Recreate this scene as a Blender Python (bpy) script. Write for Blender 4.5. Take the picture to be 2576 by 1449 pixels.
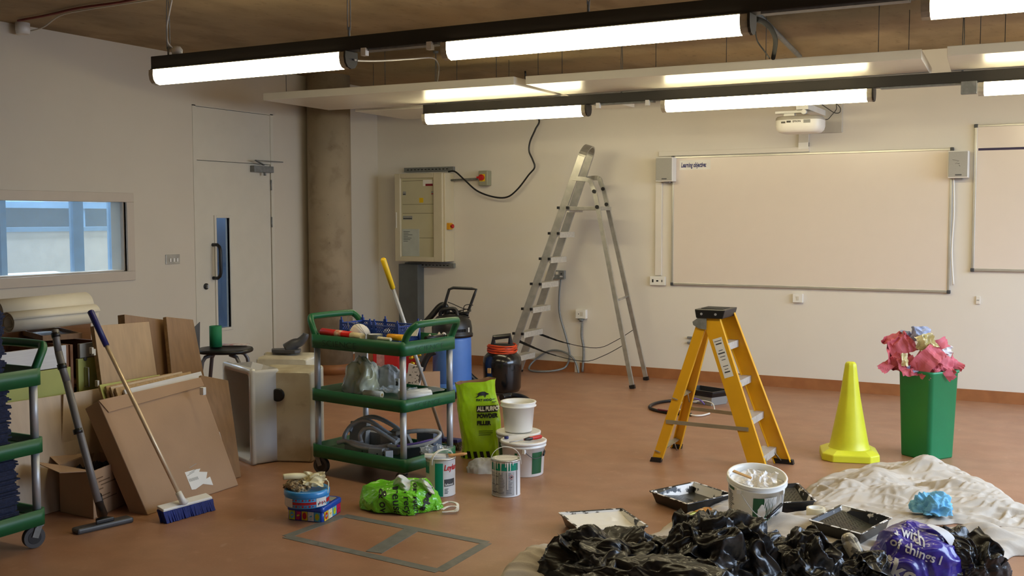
import bpy, math, random
from mathutils import Vector, Matrix, noise
random.seed(7)
sc = bpy.context.scene
for o in list(bpy.data.objects): bpy.data.objects.remove(o)
COL = sc.collection
PI = math.pi
# ------------------------------------------------------------------ camera
H = 1.55; FPX = 2675.6; CX, CY = 1288.0, 724.5
yaw, pitch, roll = [math.radians(a) for a in (28.27926, 3.73858, 0.11804)]
cy_, sy_, cp_, sp_ = math.cos(yaw), math.sin(yaw), math.cos(pitch), math.sin(pitch)
FWD = Vector((-sy_*cp_, cy_*cp_, -sp_)); _r0 = Vector((cy_, sy_, 0)); _d0 = FWD.cross(_r0)
RGT = math.cos(roll)*_r0 + math.sin(roll)*_d0; DWN = -math.sin(roll)*_r0 + math.cos(roll)*_d0
cam = bpy.data.cameras.new('camera'); cam_o = bpy.data.objects.new('camera', cam); COL.objects.link(cam_o)
cam.sensor_width = 36; cam.lens = FPX/2576*36; cam.clip_start = 0.05; cam.clip_end = 100
U = -DWN; B = -FWD
cam_o.matrix_world = Matrix(((RGT.x, U.x, B.x, 0), (RGT.y, U.y, B.y, 0), (RGT.z, U.z, B.z, H), (0, 0, 0, 1)))
sc.camera = cam_o
# ------------------------------------------------------------------ view, world, daylight
sc.view_settings.view_transform = 'Standard'; sc.view_settings.look = 'None'
sc.view_settings.gamma = 1.0; sc.view_settings.use_curve_mapping = False
sc.view_settings.exposure = 0.0
w = bpy.data.worlds.new('sky'); sc.world = w; w.use_nodes = True
w.node_tree.nodes['Background'].inputs[0].default_value = (0.55, 0.66, 0.85, 1)
w.node_tree.nodes['Background'].inputs[1].default_value = 0.6
def area(name, loc, rot, sx, sy, power, col):
    l = bpy.data.lights.new(name, 'AREA'); l.shape = 'RECTANGLE'; l.size = sx; l.size_y = sy
    l.energy = power; l.color = col
    o = bpy.data.objects.new(name, l); o.location = loc; o.rotation_euler = rot; COL.objects.link(o); return o
# sky light entering through the long window of the right wall
dl = area('daylight_right', (2.5, 6.8, 1.9), (0, math.radians(46), 0), 1.8, 4.8, 172, (0.70, 0.88, 1.16)); dl.data.spread = math.radians(135)
area('next_room_fill', (-9.0, 6.6, 2.75), (0, 0, 0), 2.6, 3.6, 330, (0.75, 0.88, 1.0))  # added fill lamp inside the next room, facing down from under its ceiling
TUBE_E = 23.5
# ------------------------------------------------------------------ pixel -> place (a ray met with a known plane of the room)
def ray(x, y): return FWD + RGT*((x-CX)/FPX) + DWN*((y-CY)/FPX)
def fl(x, y, z=0.0):
    v = ray(x, y); t = (z-H)/v.z; return Vector((v.x*t, v.y*t, z))
def bw(x, y, Y=9.7):
    v = ray(x, y); t = Y/v.y; return Vector((v.x*t, Y, H+v.z*t))
def lw(x, y, X=-6.9):
    v = ray(x, y); t = X/v.x; return Vector((X, v.y*t, H+v.z*t))
def at(x, y, b):
    v = ray(x, y); t = (b[0]*v.x+b[1]*v.y)/(v.x**2+v.y**2); return Vector((v.x*t, v.y*t, H+v.z*t))
# ------------------------------------------------------------------ materials
def lin(c):
    c = c/255.0
    return c/12.92 if c <= 0.04045 else ((c+0.055)/1.055)**2.4
def rgb(c): return (lin(c[0]), lin(c[1]), lin(c[2]), 1)
_m = {}
def mat(name, col, rough=0.5, metal=0.0, var=0.06, vs=8.0, bump=0.0, bs=60.0, alpha=1.0, trans=0.0, coat=0.0, spec=0.5, emit=0.0, stretch=None, col2=None, aniso=None):
    if name in _m: return _m[name]
    m = bpy.data.materials.new(name); m.use_nodes = True; nt = m.node_tree; n = nt.nodes; L = nt.links
    p = n['Principled BSDF']
    tc = n.new('ShaderNodeTexCoord'); mp = n.new('ShaderNodeMapping'); L.new(tc.outputs['Object'], mp.inputs[0])
    if stretch: mp.inputs['Scale'].default_value = stretch
    nz = n.new('ShaderNodeTexNoise'); nz.inputs['Scale'].default_value = vs; nz.inputs['Detail'].default_value = 5
    L.new(mp.outputs[0], nz.inputs['Vector'])
    mx = n.new('ShaderNodeMix'); mx.data_type = 'RGBA'
    c = rgb(col); c2 = rgb(col2) if col2 else tuple(x*(1-var) for x in c[:3])+(1,)
    c1 = c if col2 else tuple(min(1, x*(1+var)) for x in c[:3])+(1,)
    mx.inputs[6].default_value = c1; mx.inputs[7].default_value = c2
    cr = n.new('ShaderNodeValToRGB'); cr.color_ramp.elements[0].position = 0.35; cr.color_ramp.elements[1].position = 0.65
    L.new(nz.outputs[0], cr.inputs[0]); L.new(cr.outputs[0], mx.inputs[0]); L.new(mx.outputs[2], p.inputs['Base Color'])
    p.inputs['Roughness'].default_value = rough; p.inputs['Metallic'].default_value = metal
    p.inputs['Alpha'].default_value = alpha; p.inputs['Specular IOR Level'].default_value = spec
    p.inputs['Transmission Weight'].default_value = trans; p.inputs['Coat Weight'].default_value = coat
    if bump:
        nb = n.new('ShaderNodeTexNoise'); nb.inputs['Scale'].default_value = bs; nb.inputs['Detail'].default_value = 4
        L.new(mp.outputs[0], nb.inputs['Vector'])
        b = n.new('ShaderNodeBump'); b.inputs['Strength'].default_value = bump; b.inputs['Distance'].default_value = 0.01
        L.new(nb.outputs[0], b.inputs['Height']); L.new(b.outputs[0], p.inputs['Normal'])
    if emit:
        p.inputs['Emission Color'].default_value = c; p.inputs['Emission Strength'].default_value = emit
    _m[name] = m; return m
def blotch(m, scale, lo, hi, col, fac=1.0, detail=6, stretch=(1, 1, 1), src='Object'):
    """stains with a shape of their own laid over a material's colour"""
    nt = m.node_tree; n = nt.nodes; L = nt.links; p = n['Principled BSDF']
    old = p.inputs['Base Color'].links[0].from_socket
    tc = n.new('ShaderNodeTexCoord'); mp = n.new('ShaderNodeMapping'); mp.inputs['Scale'].default_value = stretch
    L.new(tc.outputs[src], mp.inputs[0])
    nz = n.new('ShaderNodeTexNoise'); nz.inputs['Scale'].default_value = scale; nz.inputs['Detail'].default_value = detail
    L.new(mp.outputs[0], nz.inputs['Vector'])
    cr = n.new('ShaderNodeValToRGB'); cr.color_ramp.elements[0].position = lo; cr.color_ramp.elements[1].position = hi
    cr.color_ramp.elements[1].color = (fac, fac, fac, 1)
    L.new(nz.outputs[0], cr.inputs[0])
    mx = n.new('ShaderNodeMix'); mx.data_type = 'RGBA'; mx.inputs[7].default_value = rgb(col)
    L.new(cr.outputs[0], mx.inputs[0]); L.new(old, mx.inputs[6]); L.new(mx.outputs[2], p.inputs['Base Color'])
    return m
# ------------------------------------------------------------------ mesh building
class MB:
    def __init__(s): s.v = []; s.f = []; s.m = []; s.s = []
    def add(s, vs, fs, m=0, sm=False):
        k = len(s.v); s.v += [Vector(v) for v in vs]
        for f in fs: s.f.append([i+k for i in f]); s.m.append(m); s.s.append(sm)
        return s
    def hexa(s, c8, m=0):
        return s.add(c8, [(0, 3, 2, 1), (4, 5, 6, 7), (0, 1, 5, 4), (1, 2, 6, 5), (2, 3, 7, 6), (3, 0, 4, 7)], m)
    def box(s, x0, x1, y0, y1, z0, z1, m=0):
        return s.hexa([(x0, y0, z0), (x1, y0, z0), (x1, y1, z0), (x0, y1, z0), (x0, y0, z1), (x1, y0, z1), (x1, y1, z1), (x0, y1, z1)], m)
    def bar(s, a, b, w, h, up=(0, 0, 1), m=0, w2=None, h2=None):
        a = Vector(a); b = Vector(b); d = (b-a).normalized(); up = Vector(up)
        x = d.cross(up)
        if x.length < 1e-4: x = d.cross(Vector((0, 1, 0)))
        x.normalize(); y = x.cross(d).normalized(); w2 = w2 or w; h2 = h2 or h
        c = []
        for p, ww, hh in ((a, w, h), (b, w2, h2)):
            for i, j in ((-1, -1), (1, -1), (1, 1), (-1, 1)): c.append(p+x*ww*i/2+y*hh*j/2)
        return s.add(c, [(0, 1, 2, 3), (7, 6, 5, 4), (0, 4, 5, 1), (1, 5, 6, 2), (2, 6, 7, 3), (3, 7, 4, 0)], m)
    def quad(s, a, b, c, d, m=0): return s.add([a, b, c, d], [(0, 1, 2, 3)], m)
    def slab(s, q, t, m=0):
        """four corners and a thickness vector"""
        q = [Vector(p) for p in q]; t = Vector(t)
        return s.hexa(q+[p+t for p in q], m)
    def tube(s, pts, r, n=8, m=0, cap=True, sm=True, spl=0):
        pts = [Vector(p) for p in pts]
        if spl: pts = spline(pts, spl)
        N = len(pts); rr = r if hasattr(r, '__len__') else [r]*N
        if len(rr) != N: rr = [rr[0]+(rr[-1]-rr[0])*i/(N-1) for i in range(N)]
        t0 = (pts[1]-pts[0]).normalized(); x = t0.orthogonal().normalized(); k = len(s.v)
        for i, p in enumerate(pts):
            t = (pts[min(i+1, N-1)]-pts[max(i-1, 0)]).normalized()
            x = (x-t*x.dot(t)); x = x.normalized() if x.length > 1e-6 else t.orthogonal().normalized()
            y = t.cross(x)
            for j in range(n):
                a = 2*PI*j/n; s.v.append(p+(x*math.cos(a)+y*math.sin(a))*rr[i])
        for i in range(N-1):
            for j in range(n):
                j2 = (j+1) % n; s.f.append([k+i*n+j, k+i*n+j2, k+(i+1)*n+j2, k+(i+1)*n+j]); s.m.append(m); s.s.append(sm)
        if cap:
            s.f.append([k+j for j in range(n)][::-1]); s.m.append(m); s.s.append(False)
            s.f.append([k+(N-1)*n+j for j in range(n)]); s.m.append(m); s.s.append(False)
        return s
    def lathe(s, prof, c=(0, 0, 0), n=32, m=0, ax=None, ml=None, sm=True, sx=1, sy=1):
        """prof: (radius, height) pairs; ml gives a material per band"""
        c = Vector(c); R_ = Matrix.Identity(3)
        if ax is not None: R_ = Vector((0, 0, 1)).rotation_difference(Vector(ax)).to_matrix()
        k = len(s.v)
        for r, z in prof:
            for j in range(n):
                a = 2*PI*j/n; s.v.append(c+R_@Vector((r*sx*math.cos(a), r*sy*math.sin(a), z)))
        for i in range(len(prof)-1):
            for j in range(n):
                j2 = (j+1) % n; s.f.append([k+i*n+j, k+i*n+j2, k+(i+1)*n+j2, k+(i+1)*n+j]); s.m.append(ml[i] if ml else m); s.s.append(sm)
        s.f.append([k+j for j in range(n)][::-1]); s.m.append(ml[0] if ml else m); s.s.append(False)
        q = len(prof)-1; s.f.append([k+q*n+j for j in range(n)]); s.m.append(ml[-1] if ml else m); s.s.append(False)
        return s
    def prism(s, poly, a, b, m=0, sm=False):
        """poly: list of points (Vector) on plane; extruded from a-offset to b-offset vectors"""
        a = Vector(a); b = Vector(b); n = len(poly); k = len(s.v)
        s.v += [Vector(p)+a for p in poly]+[Vector(p)+b for p in poly]
        s.f.append([k+i for i in range(n)][::-1]); s.m.append(m); s.s.append(False)
        s.f.append([k+n+i for i in range(n)]); s.m.append(m); s.s.append(False)
        for i in range(n):
            j = (i+1) % n; s.f.append([k+i, k+j, k+n+j, k+n+i]); s.m.append(m); s.s.append(sm)
        return s
    def grid(s, nu, nv, fn, m=0, sm=True, keep=None, mf=None):
        k = len(s.v)
        for i in range(nu+1):
            for j in range(nv+1): s.v.append(Vector(fn(i/nu, j/nv)))
        for i in range(nu):
            for j in range(nv):
                if keep and not keep((i+.5)/nu, (j+.5)/nv): continue
                a = k+i*(nv+1)+j; s.f.append([a, a+nv+1, a+nv+2, a+1]); s.m.append(mf((i+.5)/nu, (j+.5)/nv) if mf else m); s.s.append(sm)
        return s
    def arch(s, c, ux, uy, r, n=16, a0=0, a1=PI):
        c = Vector(c); ux = Vector(ux); uy = Vector(uy)
        return [c+ux*(r*math.cos(a0+(a1-a0)*i/n))+uy*(r*math.sin(a0+(a1-a0)*i/n)) for i in range(n+1)]
    def text(s, body, size, fn, m=0, bold=0.0, shear=0.0, align='LEFT', sx=1.0):
        cu = bpy.data.curves.new('t', 'FONT'); cu.body = body; cu.size = size; cu.align_x = align; cu.offset = bold; cu.shear = shear
        cu.resolution_u = 3
        ob = bpy.data.objects.new('t', cu); me = bpy.data.meshes.new_from_object(ob)
        vs = [Vector(fn(v.co.x*sx, v.co.y)) for v in me.vertices]
        s.add(vs, [list(p.vertices) for p in me.polygons], m)
        bpy.data.objects.remove(ob); bpy.data.curves.remove(cu); bpy.data.meshes.remove(me); return s
    def build(s, name, mats, parent=None, local=False, bevel=0.0, seg=2, label=None, solid=0.0, sub=0, keep_smooth=True):
        me = bpy.data.meshes.new(name); vs = s.v
        if parent is not None and not local:
            inv = INV[ROOT[parent.name]]; vs = [inv@v for v in vs]
        me.from_pydata([tuple(v) for v in vs], [], s.f)
        mats = mats if isinstance(mats, (list, tuple)) else [mats]
        for q in mats: me.materials.append(q)
        me.polygons.foreach_set('material_index', s.m); me.polygons.foreach_set('use_smooth', s.s); me.update()
        o = bpy.data.objects.new(name, me); COL.objects.link(o)
        if parent is not None: o.parent = parent; ROOT[o.name] = ROOT[parent.name]
        else: ROOT[o.name] = o.name; INV[o.name] = Matrix.Identity(4)
        if solid: q = o.modifiers.new('solid', 'SOLIDIFY'); q.thickness = solid; q.offset = 0
        if sub: q = o.modifiers.new('sub', 'SUBSURF'); q.levels = sub; q.render_levels = sub
        if bevel:
            q = o.modifiers.new('bevel', 'BEVEL'); q.width = bevel; q.segments = seg; q.limit_method = 'ANGLE'; q.angle_limit = math.radians(40)
            q.harden_normals = False
        if label: o['label'] = label
        return o
ROOT = {}; INV = {}
def spline(p, k):
    out = []; n = len(p)
    for i in range(n-1):
        a = p[max(i-1, 0)]; b = p[i]; c = p[i+1]; d = p[min(i+2, n-1)]
        for j in range(k):
            t = j/k; out.append(0.5*((2*b)+(-a+c)*t+(2*a-5*b+4*c-d)*t*t+(-a+3*b-3*c+d)*t**3))
    out.append(p[-1]); return out
def thing(name, label, cat, loc, group=None, rz=0.0):
    o = bpy.data.objects.new(name, None); COL.objects.link(o); o.location = loc; o.rotation_euler = (0, 0, rz)
    o.empty_display_size = 0.1
    o['label'] = label; o['category'] = cat
    if group: o['group'] = group
    ROOT[o.name] = o.name; INV[o.name] = (Matrix.Translation(Vector(loc)) @ Matrix.Rotation(rz, 4, 'Z')).inverted()
    return o
def tag(o, label, cat, group=None):
    o['label'] = label; o['category'] = cat
    if group: o['group'] = group
    return o
def struct(o, label=None):
    o['kind'] = 'structure'
    if label: o['label'] = label
    return o
def dup(root, loc, rz, label, group=None):
    r = root.copy(); COL.objects.link(r); r.location = loc; r.rotation_euler = (0, 0, rz); r['label'] = label
    if group: r['group'] = group
    ROOT[r.name] = r.name; INV[r.name] = (Matrix.Translation(Vector(loc)) @ Matrix.Rotation(rz, 4, 'Z')).inverted()
    for ch in list(root.children):
        c = ch.copy(); COL.objects.link(c); c.parent = r; ROOT[c.name] = r.name
        for g in list(ch.children):
            d = g.copy(); COL.objects.link(d); d.parent = c; ROOT[d.name] = r.name
    return r
def N(x, y=0.0, z=0.0): return noise.noise(Vector((x, y, z)))
def ridge(x, y, z=0.0): return 1-abs(noise.noise(Vector((x, y, z))))*2
# ------------------------------------------------------------------ shared materials
M_wall = mat('white_wall_paint', (224, 218, 208), 0.62, var=0.012, vs=2.5, bump=0.02, bs=180)
M_cream = mat('cream_gloss_paint', (208, 202, 186), 0.38, var=0.015, bump=0.02, bs=40)
M_trim = mat('beige_frame_paint', (196, 184, 168), 0.42, var=0.02)
M_blk = mat('black_plastic', (26, 26, 27), 0.38, var=0.1)
M_rub = mat('black_rubber', (20, 20, 20), 0.75, var=0.1)
M_alu = mat('worn_aluminium', (178, 176, 168), 0.34, 0.6, var=0.12, vs=14, bump=0.03, bs=80)
M_alu2 = mat('brushed_tube_aluminium', (186, 188, 192), 0.42, 0.45, var=0.06)
M_galv = mat('galvanised_steel', (128, 130, 128), 0.48, 0.25, var=0.14, vs=30)
M_white = mat('white_plastic', (232, 230, 224), 0.36, var=0.02)
M_off = mat('off_white_plastic', (212, 206, 192), 0.45, var=0.03)
M_green = mat('dark_green_plastic', (16, 92, 52), 0.4, var=0.08, bump=0.04, bs=250)
M_shelf = mat('ribbed_green_shelf', (34, 78, 52), 0.6, var=0.12)
M_grey = mat('grey_plastic', (150, 150, 146), 0.5, var=0.04)
M_dgrey = mat('dark_grey_steel', (72, 74, 78), 0.5, 0.2, var=0.1)
M_ink = mat('black_ink', (18, 18, 20), 0.6, var=0.0)
M_red = mat('red_plastic', (190, 28, 22), 0.4, var=0.05)
M_yel = mat('yellow_plastic', (230, 190, 20), 0.42, var=0.05)
M_blue = mat('blue_plastic', (28, 60, 140), 0.42, var=0.08)
M_navy = mat('navy_plastic', (30, 34, 100), 0.4, var=0.06)
M_paint = mat('wet_white_paint', (238, 234, 226), 0.28, var=0.02, bump=0.1, bs=40)
M_ply = blotch(mat('beech_laminate', (176, 146, 108), 0.48, var=0.07, vs=3, stretch=(12, 12, 0.8)), 2, .5, .8, (160, 128, 92), .5)
M_ply2 = mat('dark_oak_laminate', (138, 104, 68), 0.45, var=0.12, vs=3, stretch=(12, 12, 0.8))
M_pale = blotch(mat('pale_wood_laminate', (190, 168, 142), 0.5, var=0.06, vs=2.5, stretch=(10, 10, 0.6)), 1.5, .45, .7, (172, 148, 120), .5, stretch=(6, 6, .8))
M_core = mat('chipboard_edge', (166, 136, 96), 0.8, var=0.15, vs=60)
M_card = mat('brown_cardboard', (166, 134, 104), 0.8, var=0.04, vs=5, bump=0.05, bs=90)
# ================================================================== the room
XL, YB, ZC, XR, YF = -6.9, 9.7, 2.97, 2.2, -3.0
M_floor = mat('terracotta_vinyl', (160, 119, 91), 0.38, var=0.07, vs=7, bump=0.02, bs=300, spec=0.4, stretch=(1, 1, 1))
blotch(M_floor, 2.2, .42, .75, (142, 94, 66), .55, stretch=(1, 1.6, 1)); blotch(M_floor, 9, .62, .78, (186, 144, 116), .5, detail=8)
blotch(M_floor, 90, .55, .75, (190, 150, 124), .25, detail=3)
blotch(M_floor, 5, .70, .80, (214, 196, 182), .35, detail=9, stretch=(2.2, 1, 1))
M_ceil = mat('raw_concrete_ceiling', (152, 132, 100), 0.8, var=0.16, vs=1.6, bump=0.15, bs=25)
blotch(M_ceil, 3.0, .48, .66, (118, 98, 68), .6, stretch=(1, .5, 1), detail=6); blotch(M_ceil, .8, .5, .62, (172, 146, 104), .6, detail=3)
blotch(M_ceil, 22, .60, .72, (100, 82, 56), .4, detail=5, stretch=(1, .5, 1))
M_conc = mat('bare_concrete', (158, 142, 116), 0.78, var=0.10, vs=3, bump=0.12, bs=40)
blotch(M_conc, 6, .55, .72, (122, 104, 78), .6); blotch(M_conc, 40, .68, .76, (84, 66, 48), .7)
M_skirt = blotch(mat('orange_brown_vinyl', (158, 103, 62), 0.5, var=0.08, vs=10), 4, .5, .7, (134, 80, 46), .5)
m = MB(); m.box(XL-3.6, XR+.2, YF-.2, YB+.2, -.1, 0); struct(m.build('floor', M_floor), 'terracotta vinyl floor of the classroom')
m = MB(); m.box(XL-3.6, XR+.2, YF-.2, YB+.2, ZC, ZC+.15); struct(m.build('ceiling', M_ceil), 'stained bare concrete ceiling')
m = MB(); m.box(XL-.2, XR+.2, YB, YB+.2, 0, ZC); struct(m.build('wall_back', M_wall), 'white painted back wall carrying the whiteboards')
WY0, WY1, WZ0, WZ1 = 3.7, 6.17, 1.125, 1.69; DY0, DY1, DZ = 6.93, 7.98, 2.55; T = .16
m = MB()
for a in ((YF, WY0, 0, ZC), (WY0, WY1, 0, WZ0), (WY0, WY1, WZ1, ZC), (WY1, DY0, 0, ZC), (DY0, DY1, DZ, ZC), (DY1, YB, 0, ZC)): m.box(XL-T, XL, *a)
M_wl = mat('left_wall_paint', (206, 197, 180), 0.62, var=0.012, vs=2.5, bump=0.02, bs=180)  # base colour a little darker and greyer than on the other walls
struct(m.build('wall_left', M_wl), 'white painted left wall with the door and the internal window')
m = MB(); RY0, RY1, RZ0, RZ1 = -1.5, 9.3, .85, 2.75
for a in ((YF, RY0, 0, ZC), (RY0, RY1, 0, RZ0), (RY0, RY1, RZ1, ZC), (RY1, YB, 0, ZC)): m.box(XR, XR+.2, *a)
struct(m.build('wall_right', M_wall)); m = MB(); m.box(XL-.2, XR+.2, YF-.2, YF, 0, ZC); struct(m.build('wall_front', M_wall))
m = MB()
for i in range(7):
    y = RY0+(RY1-RY0)*i/6; m.box(XR+.08, XR+.14, y-.03, y+.03, RZ0, RZ1)
m.box(XR+.08, XR+.14, RY0, RY1, RZ0, RZ0+.06); m.box(XR+.08, XR+.14, RY0, RY1, RZ1-.06, RZ1)
struct(m.build('window_2', M_trim), 'long window of the right wall')
# column beside the corner, skirting
CC = (-6.68, 8.56, .215)
m = MB(); m.lathe([(CC[2], 0), (CC[2], ZC)], (CC[0], CC[1], 0), n=48); struct(m.build('trim_1', M_conc), 'round bare concrete column standing against the left wall')
m = MB(); m.box(-4.44, XR, YB-.012, YB, 0, .10); m.box(XL, -4.50, YB-.012, YB, 0, .10); struct(m.build('baseboard_back', M_skirt), 'orange brown vinyl skirting of the back wall')
m = MB(); m.box(XL, XL+.012, DY1+.02, YB-.012, 0, .10); m.box(XL, XL+.012, YF, DY0-.02, 0, .10); struct(m.build('baseboard_left', M_skirt))
m = MB(); m.lathe([(CC[2]+.012, 0), (CC[2]+.012, .10)], (CC[0], CC[1], 0), n=48); struct(m.build('trim_2', M_skirt), 'orange brown vinyl skirting round the concrete column')
m = MB(); m.box(-5.05, -4.40, YB-.006, YB, .10, .165); struct(m.build('trim_3', M_off), 'strip of older paint left above the skirting behind the ladder')
# ------------------------------------------------------------------ internal window
m = MB(); a = .075
m.box(XL-.02, XL+.018, WY0-a, WY1+a, WZ1, WZ1+a); m.box(XL-.02, XL+.018, WY0-a, WY1+a, WZ0-a, WZ0)
m.box(XL-.02, XL+.018, WY1, WY1+a, WZ0, WZ1); m.box(XL-.02, XL+.018, WY0-a, WY0, WZ0, WZ1)
m.box(XL-T, XL-.02, WY1-.012, WY1, WZ0, WZ1); m.box(XL-T, XL-.02, WY0, WY1, WZ0, WZ0+.012)
win = struct(m.build('window_1', M_trim, bevel=.003), 'internal window in the left wall looking into the next room')
M_glass = mat('clear_glass', (205, 230, 240), 0.02, alpha=.16, var=0, spec=.6)
m = MB(); m.box(XL-.05, XL-.044, WY0, WY1-.012, WZ0+.012, WZ1); m.build('window_pane', M_glass, win)
# the next room seen through it
M_nwall = mat('next_room_blue_wall', (120, 150, 190), .6, var=.2, vs=3); M_mull = mat('blue_frame_paint', (112, 156, 196), .45, var=.08)
m = MB(); m.box(-10.55, -10.4, 2, YB+.2, 0, ZC); m.box(-10.5, XL-T, 2, 2.1, 0, ZC); m.box(-10.5, XL-.2, YB, YB+.2, 0, ZC)
struct(m.build('wall_next_room', M_nwall), 'far walls of the next room behind the internal window')
m = MB(); xm = -7.22
for y0, y1 in ((5.26, 5.31), (5.92, 6.02), (6.30, 6.36)): m.box(xm-.05, xm, y0, y1, 1.05, 1.95)
m.box(xm-.05, xm, 4, 6.36, 1.78, 1.9); m.box(xm-.06, xm+.01, 4, 6.5, .98, 1.05)
t = thing('glazed_screen', 'blue framed glazed screen standing just behind the internal window', 'glazed screen', (xm, 5.5, 0))
m.build('frame', M_mull, t)
m = MB(); m.box(xm-.04, xm-.02, 4.2, 6.3, 0, .98); m.build('lower_panel', M_mull, t)
m = MB(); m.box(xm-.028, xm-.022, 4.2, 6.3, 1.05, 1.78); m.build('pane', M_glass, t)
t = thing('low_partition', 'pale low partition with a blue top rail in the next room', 'partition', (-8.4, 6.6, 0))
m = MB(); m.box(-8.42, -8.38, 5.0, 8.2, .2, 1.44); m.build('panel', mat('partition_white', (226, 224, 216), .6), t)
m = MB(); m.box(-8.45, -8.35, 5.0, 8.2, 1.44, 1.48); m.build('top_rail', M_mull, t)
m = MB()
for y in (5.05, 6.6, 8.15): m.box(-8.43, -8.37, y-.03, y+.03, 0, .2)
m.build('foot', M_mull, t)
t = thing('white_worktop', 'white sheet of board lying on the sill behind the internal window', 'board', (-7.6, 5.7, 1.06))
m = MB(); m.slab([(-7.30, 5.2, 1.0), (-7.75, 5.6, 1.10), (-7.75, 6.15, 1.10), (-7.30, 6.25, 1.02)], (0, 0, .01)); m.build('sheet', M_white, t)
m = MB()
for x in (-7.7, -7.34): m.box(x-.02, x+.02, 5.6, 5.64, 0, 1.02)
m.build('trestle', M_mull, t)
for (y0, y1, z0, z1, x, c, nm, lb, ca) in (
    (6.30, 6.66, 1.72, 1.80, -9.2, (60, 170, 205), 'storage_tray', 'cyan storage tray on the far shelf seen through the internal window', 'tray'),
    (6.36, 6.60, 1.81, 1.86, -9.2, (90, 130, 160), 'paper_pile', 'stack of blue grey paper on top of the cyan tray', 'paper stack'),
    (6.24, 6.42, 1.86, 2.05, -9.6, (215, 220, 226), 'white_box', 'white carton behind the cyan tray in the next room', 'box'),
    (6.95, 7.2, 1.72, 1.86, -9.3, (170, 200, 222), 'storage_box', 'pale blue storage box on the far shelf right of the cyan tray', 'box')):
    m = MB(); m.box(x-.15, x+.1, y0, y1, z0, z1); tag(m.build(nm, mat(nm+'_paint', c, .5), bevel=.004), lb, ca)
m = MB(); m.box(-10.1, -8.9, 5.6, 9.2, 1.66, 1.72); m.box(-10.1, -10.05, 5.6, 9.2, 0, 1.66)
for y in (5.62, 7.4, 9.1): m.box(-8.98, -8.92, y, y+.06, 0, 1.66)
tag(m.build('wall_shelf', M_mull), 'blue shelf along the far wall of the next room', 'shelf')
m = MB(); m.box(-10.38, -10.365, 7.9, 9.1, 1.75, 2.5); tag(m.build('notice_board', mat('poster_paper', (222, 226, 224), .6, col2=(150, 180, 205), vs=5)), 'pale poster board on the far wall of the next room', 'poster')
# ------------------------------------------------------------------ door
m = MB(); g = .006
m.box(XL-.05, XL-.006, 6.97, 7.94-.0, .008, 2.07)
# leaf with vision slot: rebuild as pieces
m = MB(); gy0, gy1, gz0, gz1 = 7.20, 7.368, .56, 1.56
for b in ((6.975, gy0, .008, 2.066), (gy1, 7.935, .008, 2.066), (gy0, gy1, .008, gz0), (gy0, gy1, gz1, 2.066)): m.box(XL-.05, XL-.006, *b)
door = struct(m.build('door_1', M_cream), 'cream painted classroom door with a narrow vision panel')
m = MB(); m.box(XL-.06, XL+.004, DY0, 6.97, 0, DZ); m.box(XL-.06, XL+.004, 7.94, DY1, 0, DZ); m.box(XL-.06, XL-.002, 6.97, 7.94, 2.072, DZ-.012); m.box(XL-.06, XL+.004, 6.93, DY1, DZ-.008, DZ)
m.box(XL-.10, XL-.062, 6.93, 7.0, 0, 2.1); m.box(XL-.10, XL-.062, 7.91, 7.98, 0, 2.1); m.box(XL-.10, XL-.062, 7.0, 7.91, 2.03, 2.12)  # hidden strips added behind the door gap to block next room light
m.build('door_frame', M_cream, door)
m = MB()
for b in ((gy0-.025, gy0, gz0-.025, gz1+.025), (gy1, gy1+.025, gz0-.025, gz1+.025), (gy0, gy1, gz0-.025, gz0), (gy0, gy1, gz1, gz1+.025)): m.box(XL-.03, XL+.004, *b)
m.build('glazing_bead', M_cream, door, bevel=.002)
m = MB(); m.box(XL-.032, XL-.026, gy0, gy1, gz0, gz1); m.build('vision_glass', mat('blue_tinted_glass', (60, 84, 110), .03, alpha=.55, spec=.8, var=0), door)
m = MB(); hy = 7.155
m.tube([(XL-.006, hy, 1.32), (XL+.05, hy, 1.32), (XL+.075, hy, 1.30), (XL+.085, hy, 1.27), (XL+.085, hy, 1.07), (XL+.075, hy, 1.04), (XL+.05, hy, 1.02), (XL-.006, hy, 1.02)], .0155, 12)
m.build('pull_handle', M_blk, door)
m = MB(); m.lathe([(.028, -.004), (.028, .006), (.022, .009)], (XL-.002, 7.06, .95), ax=(1, 0, 0)); m.build('lock_rose', M_blk, door, label='black lock rose')
m = MB(); m.box(XL, XL+.03, 7.052, 7.068, .935, .965); m.build('thumb_turn', M_alu2, door, bevel=.002, label='small metal thumb turn')
m = MB(); m.box(XL-.006, XL+.05, 7.66, 7.93, 1.99, 2.05); cl = m.build('door_closer', M_galv, door, bevel=.004)
m = MB(); m.bar((XL+.04, 7.80, 2.06), (XL+.10, 7.62, 2.095), .02, .008); m.bar((XL+.10, 7.62, 2.095), (XL+.03, 8.08, 2.10), .016, .008); m.lathe([(.012, -.01), (.012, .02)], (XL+.05, 7.80, 1.97)); m.build('closer_arm', M_galv, cl)
for z in (1.875, 1.52, .25):
    m = MB(); m.tube([(XL+.004, 7.94, z-.05), (XL+.004, 7.94, z+.05)], .007, 8); m.build('hinge', M_galv, door)
# switch plate by the door
t = thing('wall_switch', 'brushed steel switch plate on the left wall between window and door', 'switch', (XL, 6.66, 1.20))
m = MB(); m.box(XL, XL+.008, 6.585, 6.745, 1.165, 1.248); m.build('plate', M_alu, t, bevel=.002)
for i in range(3):
    m = MB(); m.box(XL+.008, XL+.014, 6.625+i*.04, 6.64+i*.04, 1.185, 1.215); m.build('rocker', M_white, t)
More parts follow.
